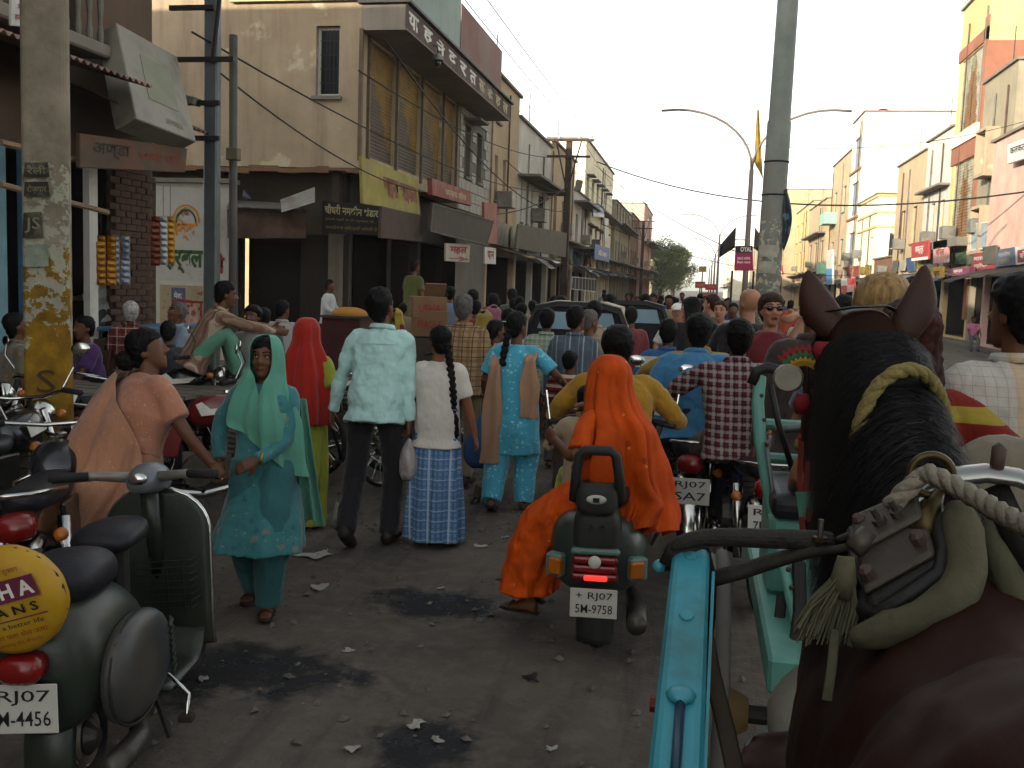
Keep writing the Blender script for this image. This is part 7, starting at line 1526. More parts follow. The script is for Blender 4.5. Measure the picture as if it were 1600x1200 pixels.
B().box((0, 0, .5), (.7, .9, 1.0)).build('cabinet', M('stall_maroon', '#401414', .6, .2, 4, .1), st, bevel=.01); B().box((0, 0, 1.02), (.8, 1.0, .04)).build('tray', WOOD_D, st); B().ell((0, 0, 1.05), (.32, .38, .14), 16, 8).build('savoury_heap', M('savoury', '#9a6a24', .9, .4, 40, .6, 50), st, smooth=True, disp=(.05, .04))
for i, (px, py, d, sz, lb) in enumerate(((672, 505, 14, (.5, .4, .36), 'brown carton with red print, lower of the two by the shops'), (668, 480, 14, (.48, .4, .3), 'brown carton with open flap, upper of the two by the shops'))):
    p = onD(px, py, d); e = empty('carton', p, R(12+i*14), lb, 'carton'); cm = M('cardboard', '#6d5238', .85, .15, 5, .1); B().box((0, 0, 0), sz).build('box', cm, e, bevel=.006)
    q = [V((-sz[0]*.4, -sz[1]/2-.001, -.1)), V((sz[0]*.4, -sz[1]/2-.001, -.1)), V((sz[0]*.4, -sz[1]/2-.001, .08)), V((-sz[0]*.4, -sz[1]/2-.001, .08))]; lettering(q, 'FRAGILE' if i == 0 else 'USHA', RED_INK, e, (.1, .2, .9, .8), .02, .003, n=V((0, -1, 0)))
    if i == 1: B().box((.1, -.02, sz[2]/2+.1), (.3, .02, .22), (R(40), 0, 0)).build('flap', cm, e)
    if i == 0: B().box((.0, .0, -sz[2]/2-p.z/2+.08), (.9, .6, p.z-.2)).build('packing_stand', WOOD_D, e)
# strings of foil packets hanging at the near shop
for k, (px, lb) in enumerate(((243, 'brown foil snack strip hanging left of the advert wall'), (255, 'white foil snack strip hanging before the advert wall'), (266, 'gold foil snack strip hanging before the advert wall'), (158, 'amber foil snack strips hanging in the near shop'), (180, 'silver foil snack strip hanging in the near shop'))):
    c = ['#5c2a1c', '#9a9a96', '#a8741c', '#94621c', '#848a94'][k]; p = onX(px, 338 if k < 3 else 368, -6.0 if k < 3 else -6.5); e = empty('snack_strip', p, R(20), lb, 'snack strip', 'strips of snack sachets at the near shop'); m = M('foil_'+c[1:], c, .3, .3, 14, .3, 30, metal=.4)
    bx = B(); bx.grid(lambda u, v: V(((u-.5)*.10, -.018*math.sin(u*3.14)*math.sin(v*3.14), -.07*v)), 5, 4); pm = bx.mesh('sachet'); pm.materials.append(m)
    B().tube([(0, 0, .35), (0, 0, -.5)], .003, 4).build('string', BLACKM, e)
    for i in range(8):
        for j in ((0,) if k < 3 else (0, 1)): o = bpy.data.objects.new('sachet', pm); link(o, e); o.location = (j*.11, -.01*(i % 2), -.068*i); o.rotation_euler = (R(8), 0, R((i*37+j*50) % 40-20))
# pigeon on the tin awning
p = onY(385, 314, 19.2); e = empty('pigeon', p+V((0, 0, .07)), R(60), 'grey pigeon perched on the tin awning of the corner shop', 'bird'); m = M('pigeon_grey', '#3f4450', .7, .2, 12, .1)
mb = B(); mb.tube([(0, -.17, -.04), (0, -.09, -.01), (0, 0, .02), (0, .06, .05), (0, .085, .11), (0, .09, .14), (0, .115, .137)], [.014, .035, .058, .05, .024, .024, .006], 10); mb.build('body', m, e, smooth=True, sub=1); B().tube([(-.02, 0, 0), (-.02, .01, -.07)], .004, 5).build('leg', AMB, e); B().tube([(.02, 0, 0), (.02, .01, -.07)], .004, 5).build('leg', AMB, e)
# ================================================================ the horse in the shafts (heading +Y)
_c = N('coat_bay'); _h = _c.noise(_c.coord(scale=(90, 14, 60)), 3, 3, .6); _c.bump(_h, .12, .003); COAT = _c.fin(_c.ramp(_c.math('ADD', _c.math('MULTIPLY', _c.noise(_c.coord(), 2.2, 4), .7), _c.math('MULTIPLY', _h, .3)), [(.3, srgb('#180a06')), (.7, srgb('#33190e'))]), .65, 0, .08); MANE = hairm('mane_black', '#0a0808', (30, 30, 30)); IRONB = M('iron_brown', '#4c4740', .55, .25, 6, .25, 40, metal=.5, dirt='#2c241c', dirt_amt=.4)
LEATH = M('leather_black', '#191715', .55, .25, 8, .25, 50); PADG = M('pad_olive', '#57543f', .85, .25, 6, .35, 50, dirt='#3a3626', dirt_amt=.45); ROPE = M('rope_white', '#7d7567', .9, .2, 12, .5, 120, dirt='#575041', dirt_amt=.4); BRASS = M('brass_old', '#453a22', .4, .2, 6, .1, 40, metal=.7)
TQ = M('paint_turquoise', '#2f7d8a', .42, .15, 4, .15, 30, spec=.45, dirt='#33483f', dirt_amt=.38, dscale=7.); MINT = M('paint_mint', '#528578', .45, .15, 3, .1, 30, spec=.4, dirt='#3d5a4a', dirt_amt=.35)
HX = .36
def horse():
    e = empty('horse', (HX, 1.2, 0), 0, 'bay horse with black mane in harness, seen from behind at the right', 'horse'); o = V((HX, 1.2, 0)); L = lambda x, y, z: V((x+HX, y, z))-o
    X_, Y_, Z_ = V((1, 0, 0)), V((0, 1, 0)), V((0, 0, 1)); mb = B()
    mb.rings([ring(L(0, y, z), X_, Z_, rx, rz, 26, .74 if y < .95 else .95) for y, z, rx, rz in ((.40, 1.16, .09, .16), (.46, 1.18, .16, .26), (.58, 1.21, .225, .31), (.72, 1.225, .245, .318), (.84, 1.205, .235, .315), (1.04, 1.125, .215, .335), (1.25, 1.11, .21, .34), (1.45, 1.15, .195, .33), (1.62, 1.18, .175, .29), (1.78, 1.18, .13, .21), (1.84, 1.16, .06, .1))])
    nk = [(1.46, 1.24, .115, .26, .35), (1.62, 1.40, .098, .23, .6), (1.80, 1.535, .086, .192, .75), (1.98, 1.625, .08, .156, .9), (2.12, 1.67, .082, .125, 1.1), (2.22, 1.685, .088, .10, 1.3)]
    rs = []
    for y, z, rx, rz, a in nk: rs.append(ring(L(-.045*min(1, (2.3-y)/.5)-.005, y, z), X_, V((0, -math.sin(a), math.cos(a))), rx, rz, 22, .95))
    mb.rings(rs)
    # head, jaw, ears
    hd = [(2.16, 1.70, .075, .075), (2.26, 1.68, .10, .11), (2.36, 1.58, .098, .125), (2.45, 1.46, .085, .105), (2.53, 1.33, .068, .08), (2.59, 1.22, .06, .066), (2.62, 1.15, .05, .05)]
    rs = []
    for i, (y, z, rx, rz) in enumerate(hd):
        t = V((0, hd[min(i+1, 6)][0]-hd[max(i-1, 0)][0], hd[min(i+1, 6)][1]-hd[max(i-1, 0)][1])).normalized(); rs.append(ring(L(-.02, y, z), X_, X_.cross(t), rx, rz, 20, .9))
    mb.rings(rs)
    for sx in (-1, 1): mb.ell(L(-.02+sx*.085, 2.36, 1.62), (.03, .04, .03), 10, 8)
    # legs: shoulder/haunch, knee/hock, fetlock, hoof
    for sx in (-1, 1):
        x = sx*.14
        mb.tube([L(x*.9, .62, 1.15), L(x*1.1, .66, .92), L(x, .56, .66), L(x, .46, .50), L(x, .50, .28), L(x, .53, .12), L(x, .57, .05)], [(.12, .2), (.10, .15), (.06, .085), (.042, .055), (.034, .038), (.038, .042), (.05, .05)], 14, up=(1, 0, 0)) if False else mb.tube([L(x*.9, .62, 1.15), L(x*1.1, .66, .92), L(x, .56, .66), L(x, .46, .50), L(x, .50, .28), L(x, .53, .12), L(x, .57, .05)], [.17, .13, .075, .05, .036, .04, .052], 14)
        mb.tube([L(x*.9, 1.55, 1.05), L(x, 1.58, .82), L(x, 1.58, .52), L(x, 1.58, .46), L(x, 1.58, .25), L(x, 1.60, .12), L(x, 1.63, .05)], [.14, .095, .052, .05, .036, .04, .052], 14)
    mb.build('body', COAT, e, remesh=.013, smo=4, disp=[(.22, .035), (.07, .006)])
    for sx, bx, tx, tz in ((-1, -.082, -.137, 1.853), (1, .060, .100, 1.872)):
        mb = B(); b0 = L(bx, 2.20, 1.735); tp = L(tx, 2.23, tz); mid = b0.lerp(tp, .45)+V((sx*.016, -.008, 0)); q3 = b0.lerp(tp, .8)+V((sx*.006, 0, 0))
        mb.tube([b0-V((0, 0, .03)), b0, b0.lerp(mid, .5)+V((sx*.004, 0, 0)), mid, q3, tp], [(.030, .026), (.036, .028), (.041, .026), (.037, .022), (.021, .013), (.004, .004)], 16, up=(0, 1, 0)); mb.build('ear', [M('ear_brown', '#301509', .6, .3, 8, .1, 150)], e, smooth=True, sub=1)
    for sx in (-1, 1): B().ell(L(-.02+sx*.10, 2.37, 1.62), (.018, .022, .018), 10, 8).build('eye', EYEB, e, smooth=True)
    # mane: strands falling over the neck
    rr = random.Random(8); mb = B()
    def crest(t):
        i = min(int(t*5), 4); k = t*5-i; a, b2 = nk[i], nk[i+1]; v = [a[j]+(b2[j]-a[j])*k for j in range(5)]
        return L(-.045*min(1, (2.3-v[0])/.5)-.005, v[0]-math.sin(v[4])*v[3], v[1]+math.cos(v[4])*v[3]), v
    for n_ in range(9000):
        t = rr.random()**.9; c, v = crest(t*.995); sd = -1 if rr.random() < .80 else 1; ln = rr.uniform(.16, .34)*(1.0 if t < .8 else .75)
        if t > .9: ln = rr.uniform(.1, .2)
        ctr = L(-.045*min(1, (2.3-v[0])/.5)-.005, v[0], v[1]); axu = V((0, -math.sin(v[4]), math.cos(v[4]))); pts = []; a = rr.uniform(-.12, .12); lift = rr.uniform(.008, .035); amax = ln/((v[2]+v[3])*.5); dy = rr.gauss(.0, .035)-.10*rr.random()
        for k in range(7):
            u = k/6; aa = a+sd*amax*u; p = ctr+X_*((v[2]+lift*.8)*math.sin(aa))+axu*((v[3]+lift*.8)*math.cos(aa)); p += V((0, dy*u, -.03*u*u)); pts.append(p)
        w_ = rr.uniform(.0007, .0016)
        for k in range(6):
            s0, s1 = w_*(1-k/7), w_*(1-(k+1)/7); d = V((0, .7, .7)); mb.add([pts[k]-d*s0, pts[k]+d*s0, pts[k+1]+d*s1, pts[k+1]-d*s1], [(0, 1, 2, 3)])
    o_ = mb.build('mane', MANE, e, smooth=True, normals=False)
    mb = B(); rs = []   # dense underlayer so that no skin shows between strands
    def under(u, v_):
        t = v_; c, v = crest(t*.97+.01); ctr = L(-.045*min(1, (2.3-v[0])/.5)-.005, v[0], v[1]); axu = V((0, -math.sin(v[4]), math.cos(v[4]))); aa = -1.5+1.95*u; r_ = 1.045+.05*noise.noise((u*9, v_*5, 2)); return ctr+X_*(v[2]*r_*math.sin(aa))+axu*(v[3]*r_*math.cos(aa))+V((0, 0, .006*math.sin(u*60+v_*9)))
    mb.grid(under, 60, 40); mb.build('mane_underlayer', MANE, e, smooth=True)
    # tail
    mb = B()
    for n_ in range(500):
        t = rr.uniform(0, 6.28); r_ = rr.uniform(0, .05); x, y = r_*math.cos(t), r_*math.sin(t); pts = [L(x*.4, .40+y*.3, 1.42), L(x, .33+y, 1.30), L(x*1.8, .31+y*1.5, 1.0), L(x*1.5, .33+y, .65)]
        for k in range(3): mb.add([pts[k]-X_*.003, pts[k]+X_*.003, pts[k+1]+X_*.002, pts[k+1]-X_*.002], [(0, 1, 2, 3)])
    mb.build('tail', MANE, e, normals=False)
    # rub mark on the back
    return e
horse()
# ================================================================ harness: its own things resting on the horse
def harness_pad():
    P = [onD(1350, 930, 1.215), onD(1462, 868, 1.20), onD(1440, 772, 1.295), onD(1335, 815, 1.335)]; c = sum(P, V())/4; e = empty('harness_saddle', c, 0, 'iron-plated harness saddle with olive pads strapped on the horse', 'harness'); q = [p-c for p in P]; n = (q[1]-q[0]).cross(q[3]-q[0]).normalized(); n = n if n.z > 0 else -n
    up = (q[3]-q[0]).normalized(); rt = (q[1]-q[0]).normalized(); S = lambda a, b, h=0.: q[0]*(1-a)*(1-b)+q[1]*a*(1-b)+q[2]*a*b+q[3]*(1-a)*b+n*h
    B().hexa([S(-.05, -.08, -.030), S(1.05, -.08, -.030), S(1.05, 1.03, -.030), S(-.05, 1.03, -.030)], [S(-.02, -.05, -.006), S(1.03, -.05, -.006), S(1.02, 1.01, -.006), S(-.02, 1.01, -.006)]).build('leather_base', LEATH, e, bevel=.01, bseg=2)
    B().hexa([S(0, 0, -.004), S(1, 0, -.004), S(1, 1, -.004), S(0, 1, -.004)], [S(.015, .015, .006), S(.985, .015, .006), S(.985, .985, .006), S(.015, .985, .006)]).build('lower_plate', IRONB, e, bevel=.006, bseg=2)
    B().hexa([S(.0, .46, .007), S(.98, .50, .007), S(.98, .985, .007), S(0, .985, .007)], [S(.01, .475, .016), S(.97, .515, .016), S(.97, .97, .016), S(.01, .97, .016)]).build('upper_plate', IRONB, e, bevel=.005, bseg=2)
    for a, b in ((.12, .86), (.82, .9), (.12, .14), (.86, .24)): B().tube([S(a, b, .002), S(a, b, .018), S(a, b, .023)], [.0095, .0095, .005], 8).build('rivet', M('rivet_rust', '#40302a', .6, .2, 8), e)
    for a in (.42, .68): B().tube([S(a, .66, .012), S(a, .66, .026)], .009, 6).build('nut', IRONB, e); B().tube([S(a, .66, .02), S(a, .66, .042)], .0042, 6).build('stud', IRONB, e)
    B().tube([S(-.02, .50, .012), S(.25, .60, .016)], [.014, .014], 10).build('hinge_barrel', IRONB, e, smooth=True)
    # stitched edge and olive cushion around the plate
    B().tube([S(-.06, 1.0, -.015), S(-.10, .5, -.02), S(-.08, .0, -.022), S(.05, -.14, -.022), S(.5, -.13, -.02), S(.95, -.10, -.018), S(1.09, .15, -.015), S(1.10, .6, -.012), S(1.04, 1.02, -.01)], .012, 8).build('welt', LEATH, e, smooth=True)
    pts = [onD(x, y, d)-c for x, y, d in ((1489, 790, 1.27), (1497, 800, 1.25), (1505, 830, 1.225), (1512, 872, 1.20), (1508, 912, 1.18), (1483, 945, 1.165), (1440, 968, 1.16), (1390, 983, 1.165), (1345, 998, 1.18), (1328, 998, 1.19))]
    B().tube(pts, [.012, .020, .023, .025, .026, .025, .023, .021, .019, .010], 14).build('cushion_roll', PADG, e, smooth=True, sub=1, disp=[(.03, .008), (.012, .004)])
    mb = B(); mb.grid(lambda u, v: S(-.12+1.32*u, -.32+1.30*v, -.045-.02*math.cos(u*3)*0), 10, 10); mb.build('felt_pad', PADG, e, smooth=True, thick=.02)
    # right hand cushion beyond the spine
    pts = [onD(x, y, d)-c for x, y, d in ((1552, 800, 1.32), (1562, 850, 1.27), (1580, 905, 1.22), (1602, 950, 1.18), (1640, 985, 1.15))]; B().tube(pts, [.014, .022, .026, .026, .02], 12).build('cushion_roll', PADG, e, smooth=True, disp=(.03, .008))
    # steel arch over the spine, with hook
    apts = [onD(x, y, d)-c for x, y, d in ((1398, 835, 1.27), (1420, 790, 1.29), (1452, 760, 1.29), (1495, 744, 1.28), (1540, 739, 1.27), (1590, 746, 1.26), (1640, 770, 1.25), (1670, 810, 1.24))]
    B().tube(apts, [(.008, .014), (.010, .015), (.010, .017), (.011, .018), (.011, .018), (.011, .018), (.010, .017), (.010, .015)], 10, up=(0, 1, .3)).build('steel_arch', M('arch_steel', '#8b8c88', .3, .15, 6, .05, 30, metal=.85, dirt='#3d372e', dirt_amt=.4), e, smooth=True)
    p0 = onD(1556, 741, 1.265)-c; p1 = onD(1562, 700, 1.265)-c; B().tube([p0, p1, p1+V((.003, 0, .004))], [.009, .0095, .006], 8).build('hook_pin', M('rivet_rust', '#40302a', .6, .2, 8), e, smooth=True)
    B().tube([onD(x, y, d)-c for x, y, d in ((1552, 760, 1.27), (1578, 815, 1.25), (1605, 880, 1.2), (1640, 950, 1.15))], [(.018, .005)]*4, 8, up=(0, 1, .6)).build('back_strap', LEATH, e, smooth=True)
    # ring and brass guide
    rc = onD(1455, 742, 1.27)-c; B().torus((0, 0, 0), .026, .0052, 24, 8, 'Y').build('rein_ring', BRASS, e, smooth=True).location = rc
    B().tube([onD(x, y, d)-c for x, y, d in ((1470, 765, 1.27), (1452, 800, 1.265), (1440, 835, 1.25))], [.006, .014, .018], 10).build('ring_stem', BRASS, e, smooth=True)
    # rag tassel
    tc = onD(1318, 920, 1.24)-c; mb = B(); rr = random.Random(4)
    for k in range(160):
        t = rr.uniform(-1, 1); a = tc+V((t*.012, rr.uniform(-.012, .012), rr.uniform(0, .015))); b2 = tc+V((t*.035-.02, rr.uniform(-.02, .02), -.062+rr.uniform(-.01, .012))); mb.tube([a, a.lerp(b2, .5)+V((t*.006, 0, 0)), b2], .0013, 4)
    mb.build('tassel', M('tassel_grey', '#55523f', .9, .3, 20, .2), e)
    B().tube([tc+V((.0, 0, .04)), tc+V((0, 0, .012)), tc+V((0, 0, -.012))], [.010, .016, .014], 10).build('tassel_knot', PADG, e, smooth=True, disp=(.02, .01)); B().tube([S(-.08, .45, -.01), S(-.14, .2, -.02), tc+V((.004, 0, .03))], [.006, .007, .006], 8).build('strap', LEATH, e, smooth=True)
    B().tube([onD(x, y, d)-c for x, y, d in ((1305, 985, 1.22), (1300, 1040, 1.18), (1292, 1095, 1.15))], [(.006, .002)]*3, 8).build('girth_strap', PADG, e, smooth=True)
    return e
harness_pad()
def rope(name, pts, r, label, m=ROPE):
    P = [onD(*p) for p in pts]; c = P[0].copy(); Q = []
    for i in range(len(P)-1):
        a = P[max(i-1, 0)]; b, c2 = P[i], P[i+1]; d = P[min(i+2, len(P)-1)]
        for k in range(6):
            t = k/6; Q.append(.5*((2*b)+(-a+c2)*t+(2*a-5*b+4*c2-d)*t*t+(-a+3*b-3*c2+d)*t**3))
    Q.append(P[-1]); e = empty(name, c, 0, label, 'rope'); Q = [p-c for p in Q]
    for s in range(3):     # three twisted strands
        L = 0; pts2 = []
        for i, p in enumerate(Q):
            if i: L += (Q[i]-Q[i-1]).length
            t = (Q[min(i+1, len(Q)-1)]-Q[max(i-1, 0)]).normalized(); a = t.orthogonal().normalized(); b = t.cross(a); an = L*90+s*2.094; pts2.append(p+(a*math.cos(an)+b*math.sin(an))*r*.45)
        B().tube(pts2, r*.72, 7).build('strand', m, e, smooth=True)
    return e
rope('rein_rope', [(1392, 792, 1.285), (1415, 768, 1.275), (1445, 741, 1.265), (1470, 748, 1.24), (1520, 775, 1.19), (1570, 805, 1.12), (1625, 832, 1.05), (1700, 870, .95)], .0118, 'thick grey-white rope rein running from the ring to the right edge')
rope('neck_rope', [(1330, 760, 1.50), (1334, 710, 1.50), (1346, 655, 1.49), (1368, 608, 1.49), (1400, 582, 1.49), (1432, 580, 1.50), (1458, 600, 1.52), (1474, 640, 1.55), (1482, 700, 1.58)], .0105, 'old yellowish rope looped round the horse neck', M('rope_yellow', '#6f6338', .9, .2, 12, .5, 120, dirt='#474022', dirt_amt=.4))
# bridle rosette, blinker tassels
def bridle():
    c = onD(1256, 592, 1.98); e = empty('bridle', c, 0, 'horse bridle with red, yellow and green rosette and red tassels', 'bridle'); fw = (V((0, 0, CH))-c).normalized(); rt = fw.cross(V((0, 0, 1))).normalized()*-1; upv = rt.cross(fw)*1
    if upv.z < 0: upv = -upv
    for ring_i, (r0, r1, col, n_) in enumerate(((.026, .046, '#8a6a14', 16), (.034, .060, '#1f5230', 16), (.045, .072, '#7a1418', 18))):
        m = M('rosette%d' % ring_i, col, .8, .2, 10, .1)
        for k in range(n_):
            a = R(-50)+R(190)*k/(n_-1); d = rt*math.cos(a)+upv*math.sin(a); t = -rt*math.sin(a)+upv*math.cos(a); o = -fw*(.004*ring_i)
            B().add([d*r0-t*.003+o, d*r0+t*.003+o, d*(r0+r1)*.5+t*.006+o+fw*.004, d*r1+o, d*(r0+r1)*.5-t*.006+o+fw*.004], [(0, 1, 2, 3, 4)]).build('petal', m, e, normals=False, thick=.002)
    B().tube([-rt*.030-fw*.004, -rt*.030+fw*.012], [.030, .026], 20).build('rosette_disc', M('disc_white', '#7d7868', .5, .3, 20, .3), e, smooth=False)
    for x, y, m in ((0.0, -.03, M('tassel_red', '#6a1018', .85, .2, 10, .2)), (.03, .075, M('tassel_red', '#6a1018', .85, .2, 10, .2))):
        p = rt*x+upv*y; B().tube([p, p-upv*.02, p-upv*.04], [.012, .02, .012], 8).build('pompom', m, e, smooth=True, disp=(.015, .012))
    B().tube([onD(x, y, d)-c for x, y, d in ((1290, 505, 2.12), (1272, 560, 2.18), (1268, 640, 2.22), (1272, 720, 2.27), (1270, 790, 2.3))], [(.012, .003)]*5, 6).build('cheek_strap', LEATH, e); 
    B().tube([onD(x, y, d)-c for x, y, d in ((1285, 488, 2.10), (1330, 480, 2.06), (1385, 478, 2.07), (1425, 500, 2.12))], [(.011, .003)]*4, 6).build('crown_strap', LEATH, e)
    for x, y0, y1, w_ in ((1252, 690, 830, .006), (1278, 650, 800, .007), (1262, 720, 815, .006)):
        B().tube([onD(x, y0, 2.15)-c, onD(x-3, (y0+y1)/2, 2.14)-c, onD(x+2, y1, 2.13)-c], [(w_, .002)]*3, 6).build('red_streamer', M('streamer_red', '#5c1c14', .85, .2, 10, .1), e)
    for k in range(5): p = onD(1243+k*9, 768, 2.13)-c; B().add([p, p+V((.012, 0, 0)), p+V((.02-.008*k, 0, -.06)), p+V((.012-.008*k, 0, -.06))], [(0, 1, 2, 3)]).build('ribbon', M('ribbon_mint', '#3f6a58', .8, .2, 10, .1), e, thick=.001)
    B().tube([onD(1283, 590, 2.13)-c, onD(1280, 625, 2.13)-c], [(.010, .002), (.014, .002)], 6).build('white_flap', WHITEP, e)
bridle()
# the shaft of our cart and the singletree
def shaft():
    a, b = onD(1080, 868, 1.43), onD(1056, 1205, 1.135); d = (a-b).normalized(); e = empty('cart_shaft', b-d*.9, 0, 'turquoise painted cart shaft with bolts at the bottom centre right', 'cart shaft'); c = b-d*.9
    P = [c-d*.8, c, b, a-d*.03, a]; up = V((1, 0, 0)).cross(d).normalized()*-1; up = up if up.z > 0 else -up; r = V((1, 0, 0)); mb = B()
    def sec(p, w_, h): return [p-c+r*(w_*x)+up*(h*z) for x, z in ((-1, -.7), (-.75, -1), (.75, -1), (1, -.7), (1, .7), (.75, 1), (-.75, 1), (-1, .7))]
    mb.rings([sec(P[0], .034, .04), sec(P[1], .033, .04), sec(P[2], .030, .036), sec(P[3], .026, .032), sec(P[4], .022, .028)]); mb.build('pole', TQ, e, bevel=.004)
    B().hexa(*[[p-c+r*x+up*z for x, z in ((.030, -.02), (.034, -.02), (.034, .02), (.030, .02))] for p in (b-d*.3, a-d*.05)]).build('side_strip', TQ, e)
    for k, t in enumerate((.1, .42)): p = a.lerp(b, t); B().lathe([(.0, 0), (.010, 0), (.009, .003), (.0, .005)], n=8).build('bolt_head', TQ, e).matrix_basis = Matrix.Translation(p-c+up*(.030+.004*t*2)) @ V((0, 0, 1)).rotation_difference(up).to_matrix().to_4x4()
    p = a.lerp(b, .78)-c+up*.036; B().ell(p, (.018, .02, .010), 10, 8).build('rod_boss', TQ, e, smooth=True); B().tube([p+up*.004, p-d*.25+up*.006], .006, 8).build('iron_rod', M('rod_blue', '#22384a', .35, .2, 8, .05, metal=.4), e, smooth=True)
    for k, (x, y) in enumerate(((1046, 868), (1030, 885))):
        q0 = onD(x+30, y+2, 1.43)-c; q1 = onD(x, y, 1.42)-c; B().tube([q0, q1], .006, 8).build('knob_stem', BRASS, e); B().ell(q1, (.010, .010, .010), 12, 8).build('knob', TQ, e, smooth=True)
    # leather loop over the shaft end
    B().tube([onD(x, y, d_)-c for x, y, d_ in ((1046, 885, 1.40), (1056, 862, 1.395), (1080, 853, 1.395), (1098, 862, 1.40), (1106, 900, 1.40), (1103, 960, 1.36), (1100, 985, 1.34))], [(.016, .004)]*7, 8).build('leather_loop', LEATH, e, smooth=True)
    B().tube([onD(x, y, d_)-c for x, y, d_ in ((1100, 980, 1.34), (1112, 1050, 1.30), (1132, 1130, 1.24), (1150, 1210, 1.18))], [(.012, .003)]*4, 8).build('trace_strap', M('strap_brown', '#33291d', .75, .25, 8, .2), e, smooth=True)
shaft()
def singletree():
    a, b = onD(1045, 856, 1.385), onD(1312, 846, 1.36); e = empty('swingle_bar', a, 0, 'weathered black wooden bar linking the shaft to the harness saddle', 'wooden bar')
    pts = [a.lerp(b, t)-a+V((0, 0, z)) for t, z in ((0, -.004), (.12, .014), (.3, .013), (.55, .008), (.8, .004), (1, .002))]; B().tube(pts, [(.010, .008), (.013, .013), (.014, .014), (.015, .014), (.016, .014), (.015, .013)], 8, up=(0, 1, 0)).build('bar', M('wood_black', '#201d1a', .75, .4, 9, .6, 50, dirt='#4a443a', dirt_amt=.35), e, disp=(.02, .004), sub=1)
    p = onD(1281, 843, 1.345)-a; B().tube([p, p+V((0, 0, .028))], .004, 6).build('bolt', IRONB, e); B().tube([p+V((0, 0, -.002)), p+V((0, 0, .004))], .010, 8).build('washer', BRASS, e)
    a2 = [onD(x, y, d)-a for x, y, d in ((1112, 905, 1.41), (1160, 892, 1.40), (1220, 873, 1.38), (1270, 860, 1.36), (1300, 860, 1.34), (1345, 851, 1.31))]; B().tube(a2, [(.014, .012), (.014, .012), (.013, .011), (.011, .010), (.006, .006), (.006, .006)], 8).build('lower_arm', M('wood_black2', '#2a251d', .75, .4, 9, .5, 50), e, smooth=True)
    B().tube([onD(x, y, d)-a for x, y, d in ((1308, 846, 1.36), (1330, 836, 1.335), (1352, 832, 1.32))], .006, 8).build('link_rod', IRONB, e, smooth=True)
singletree()
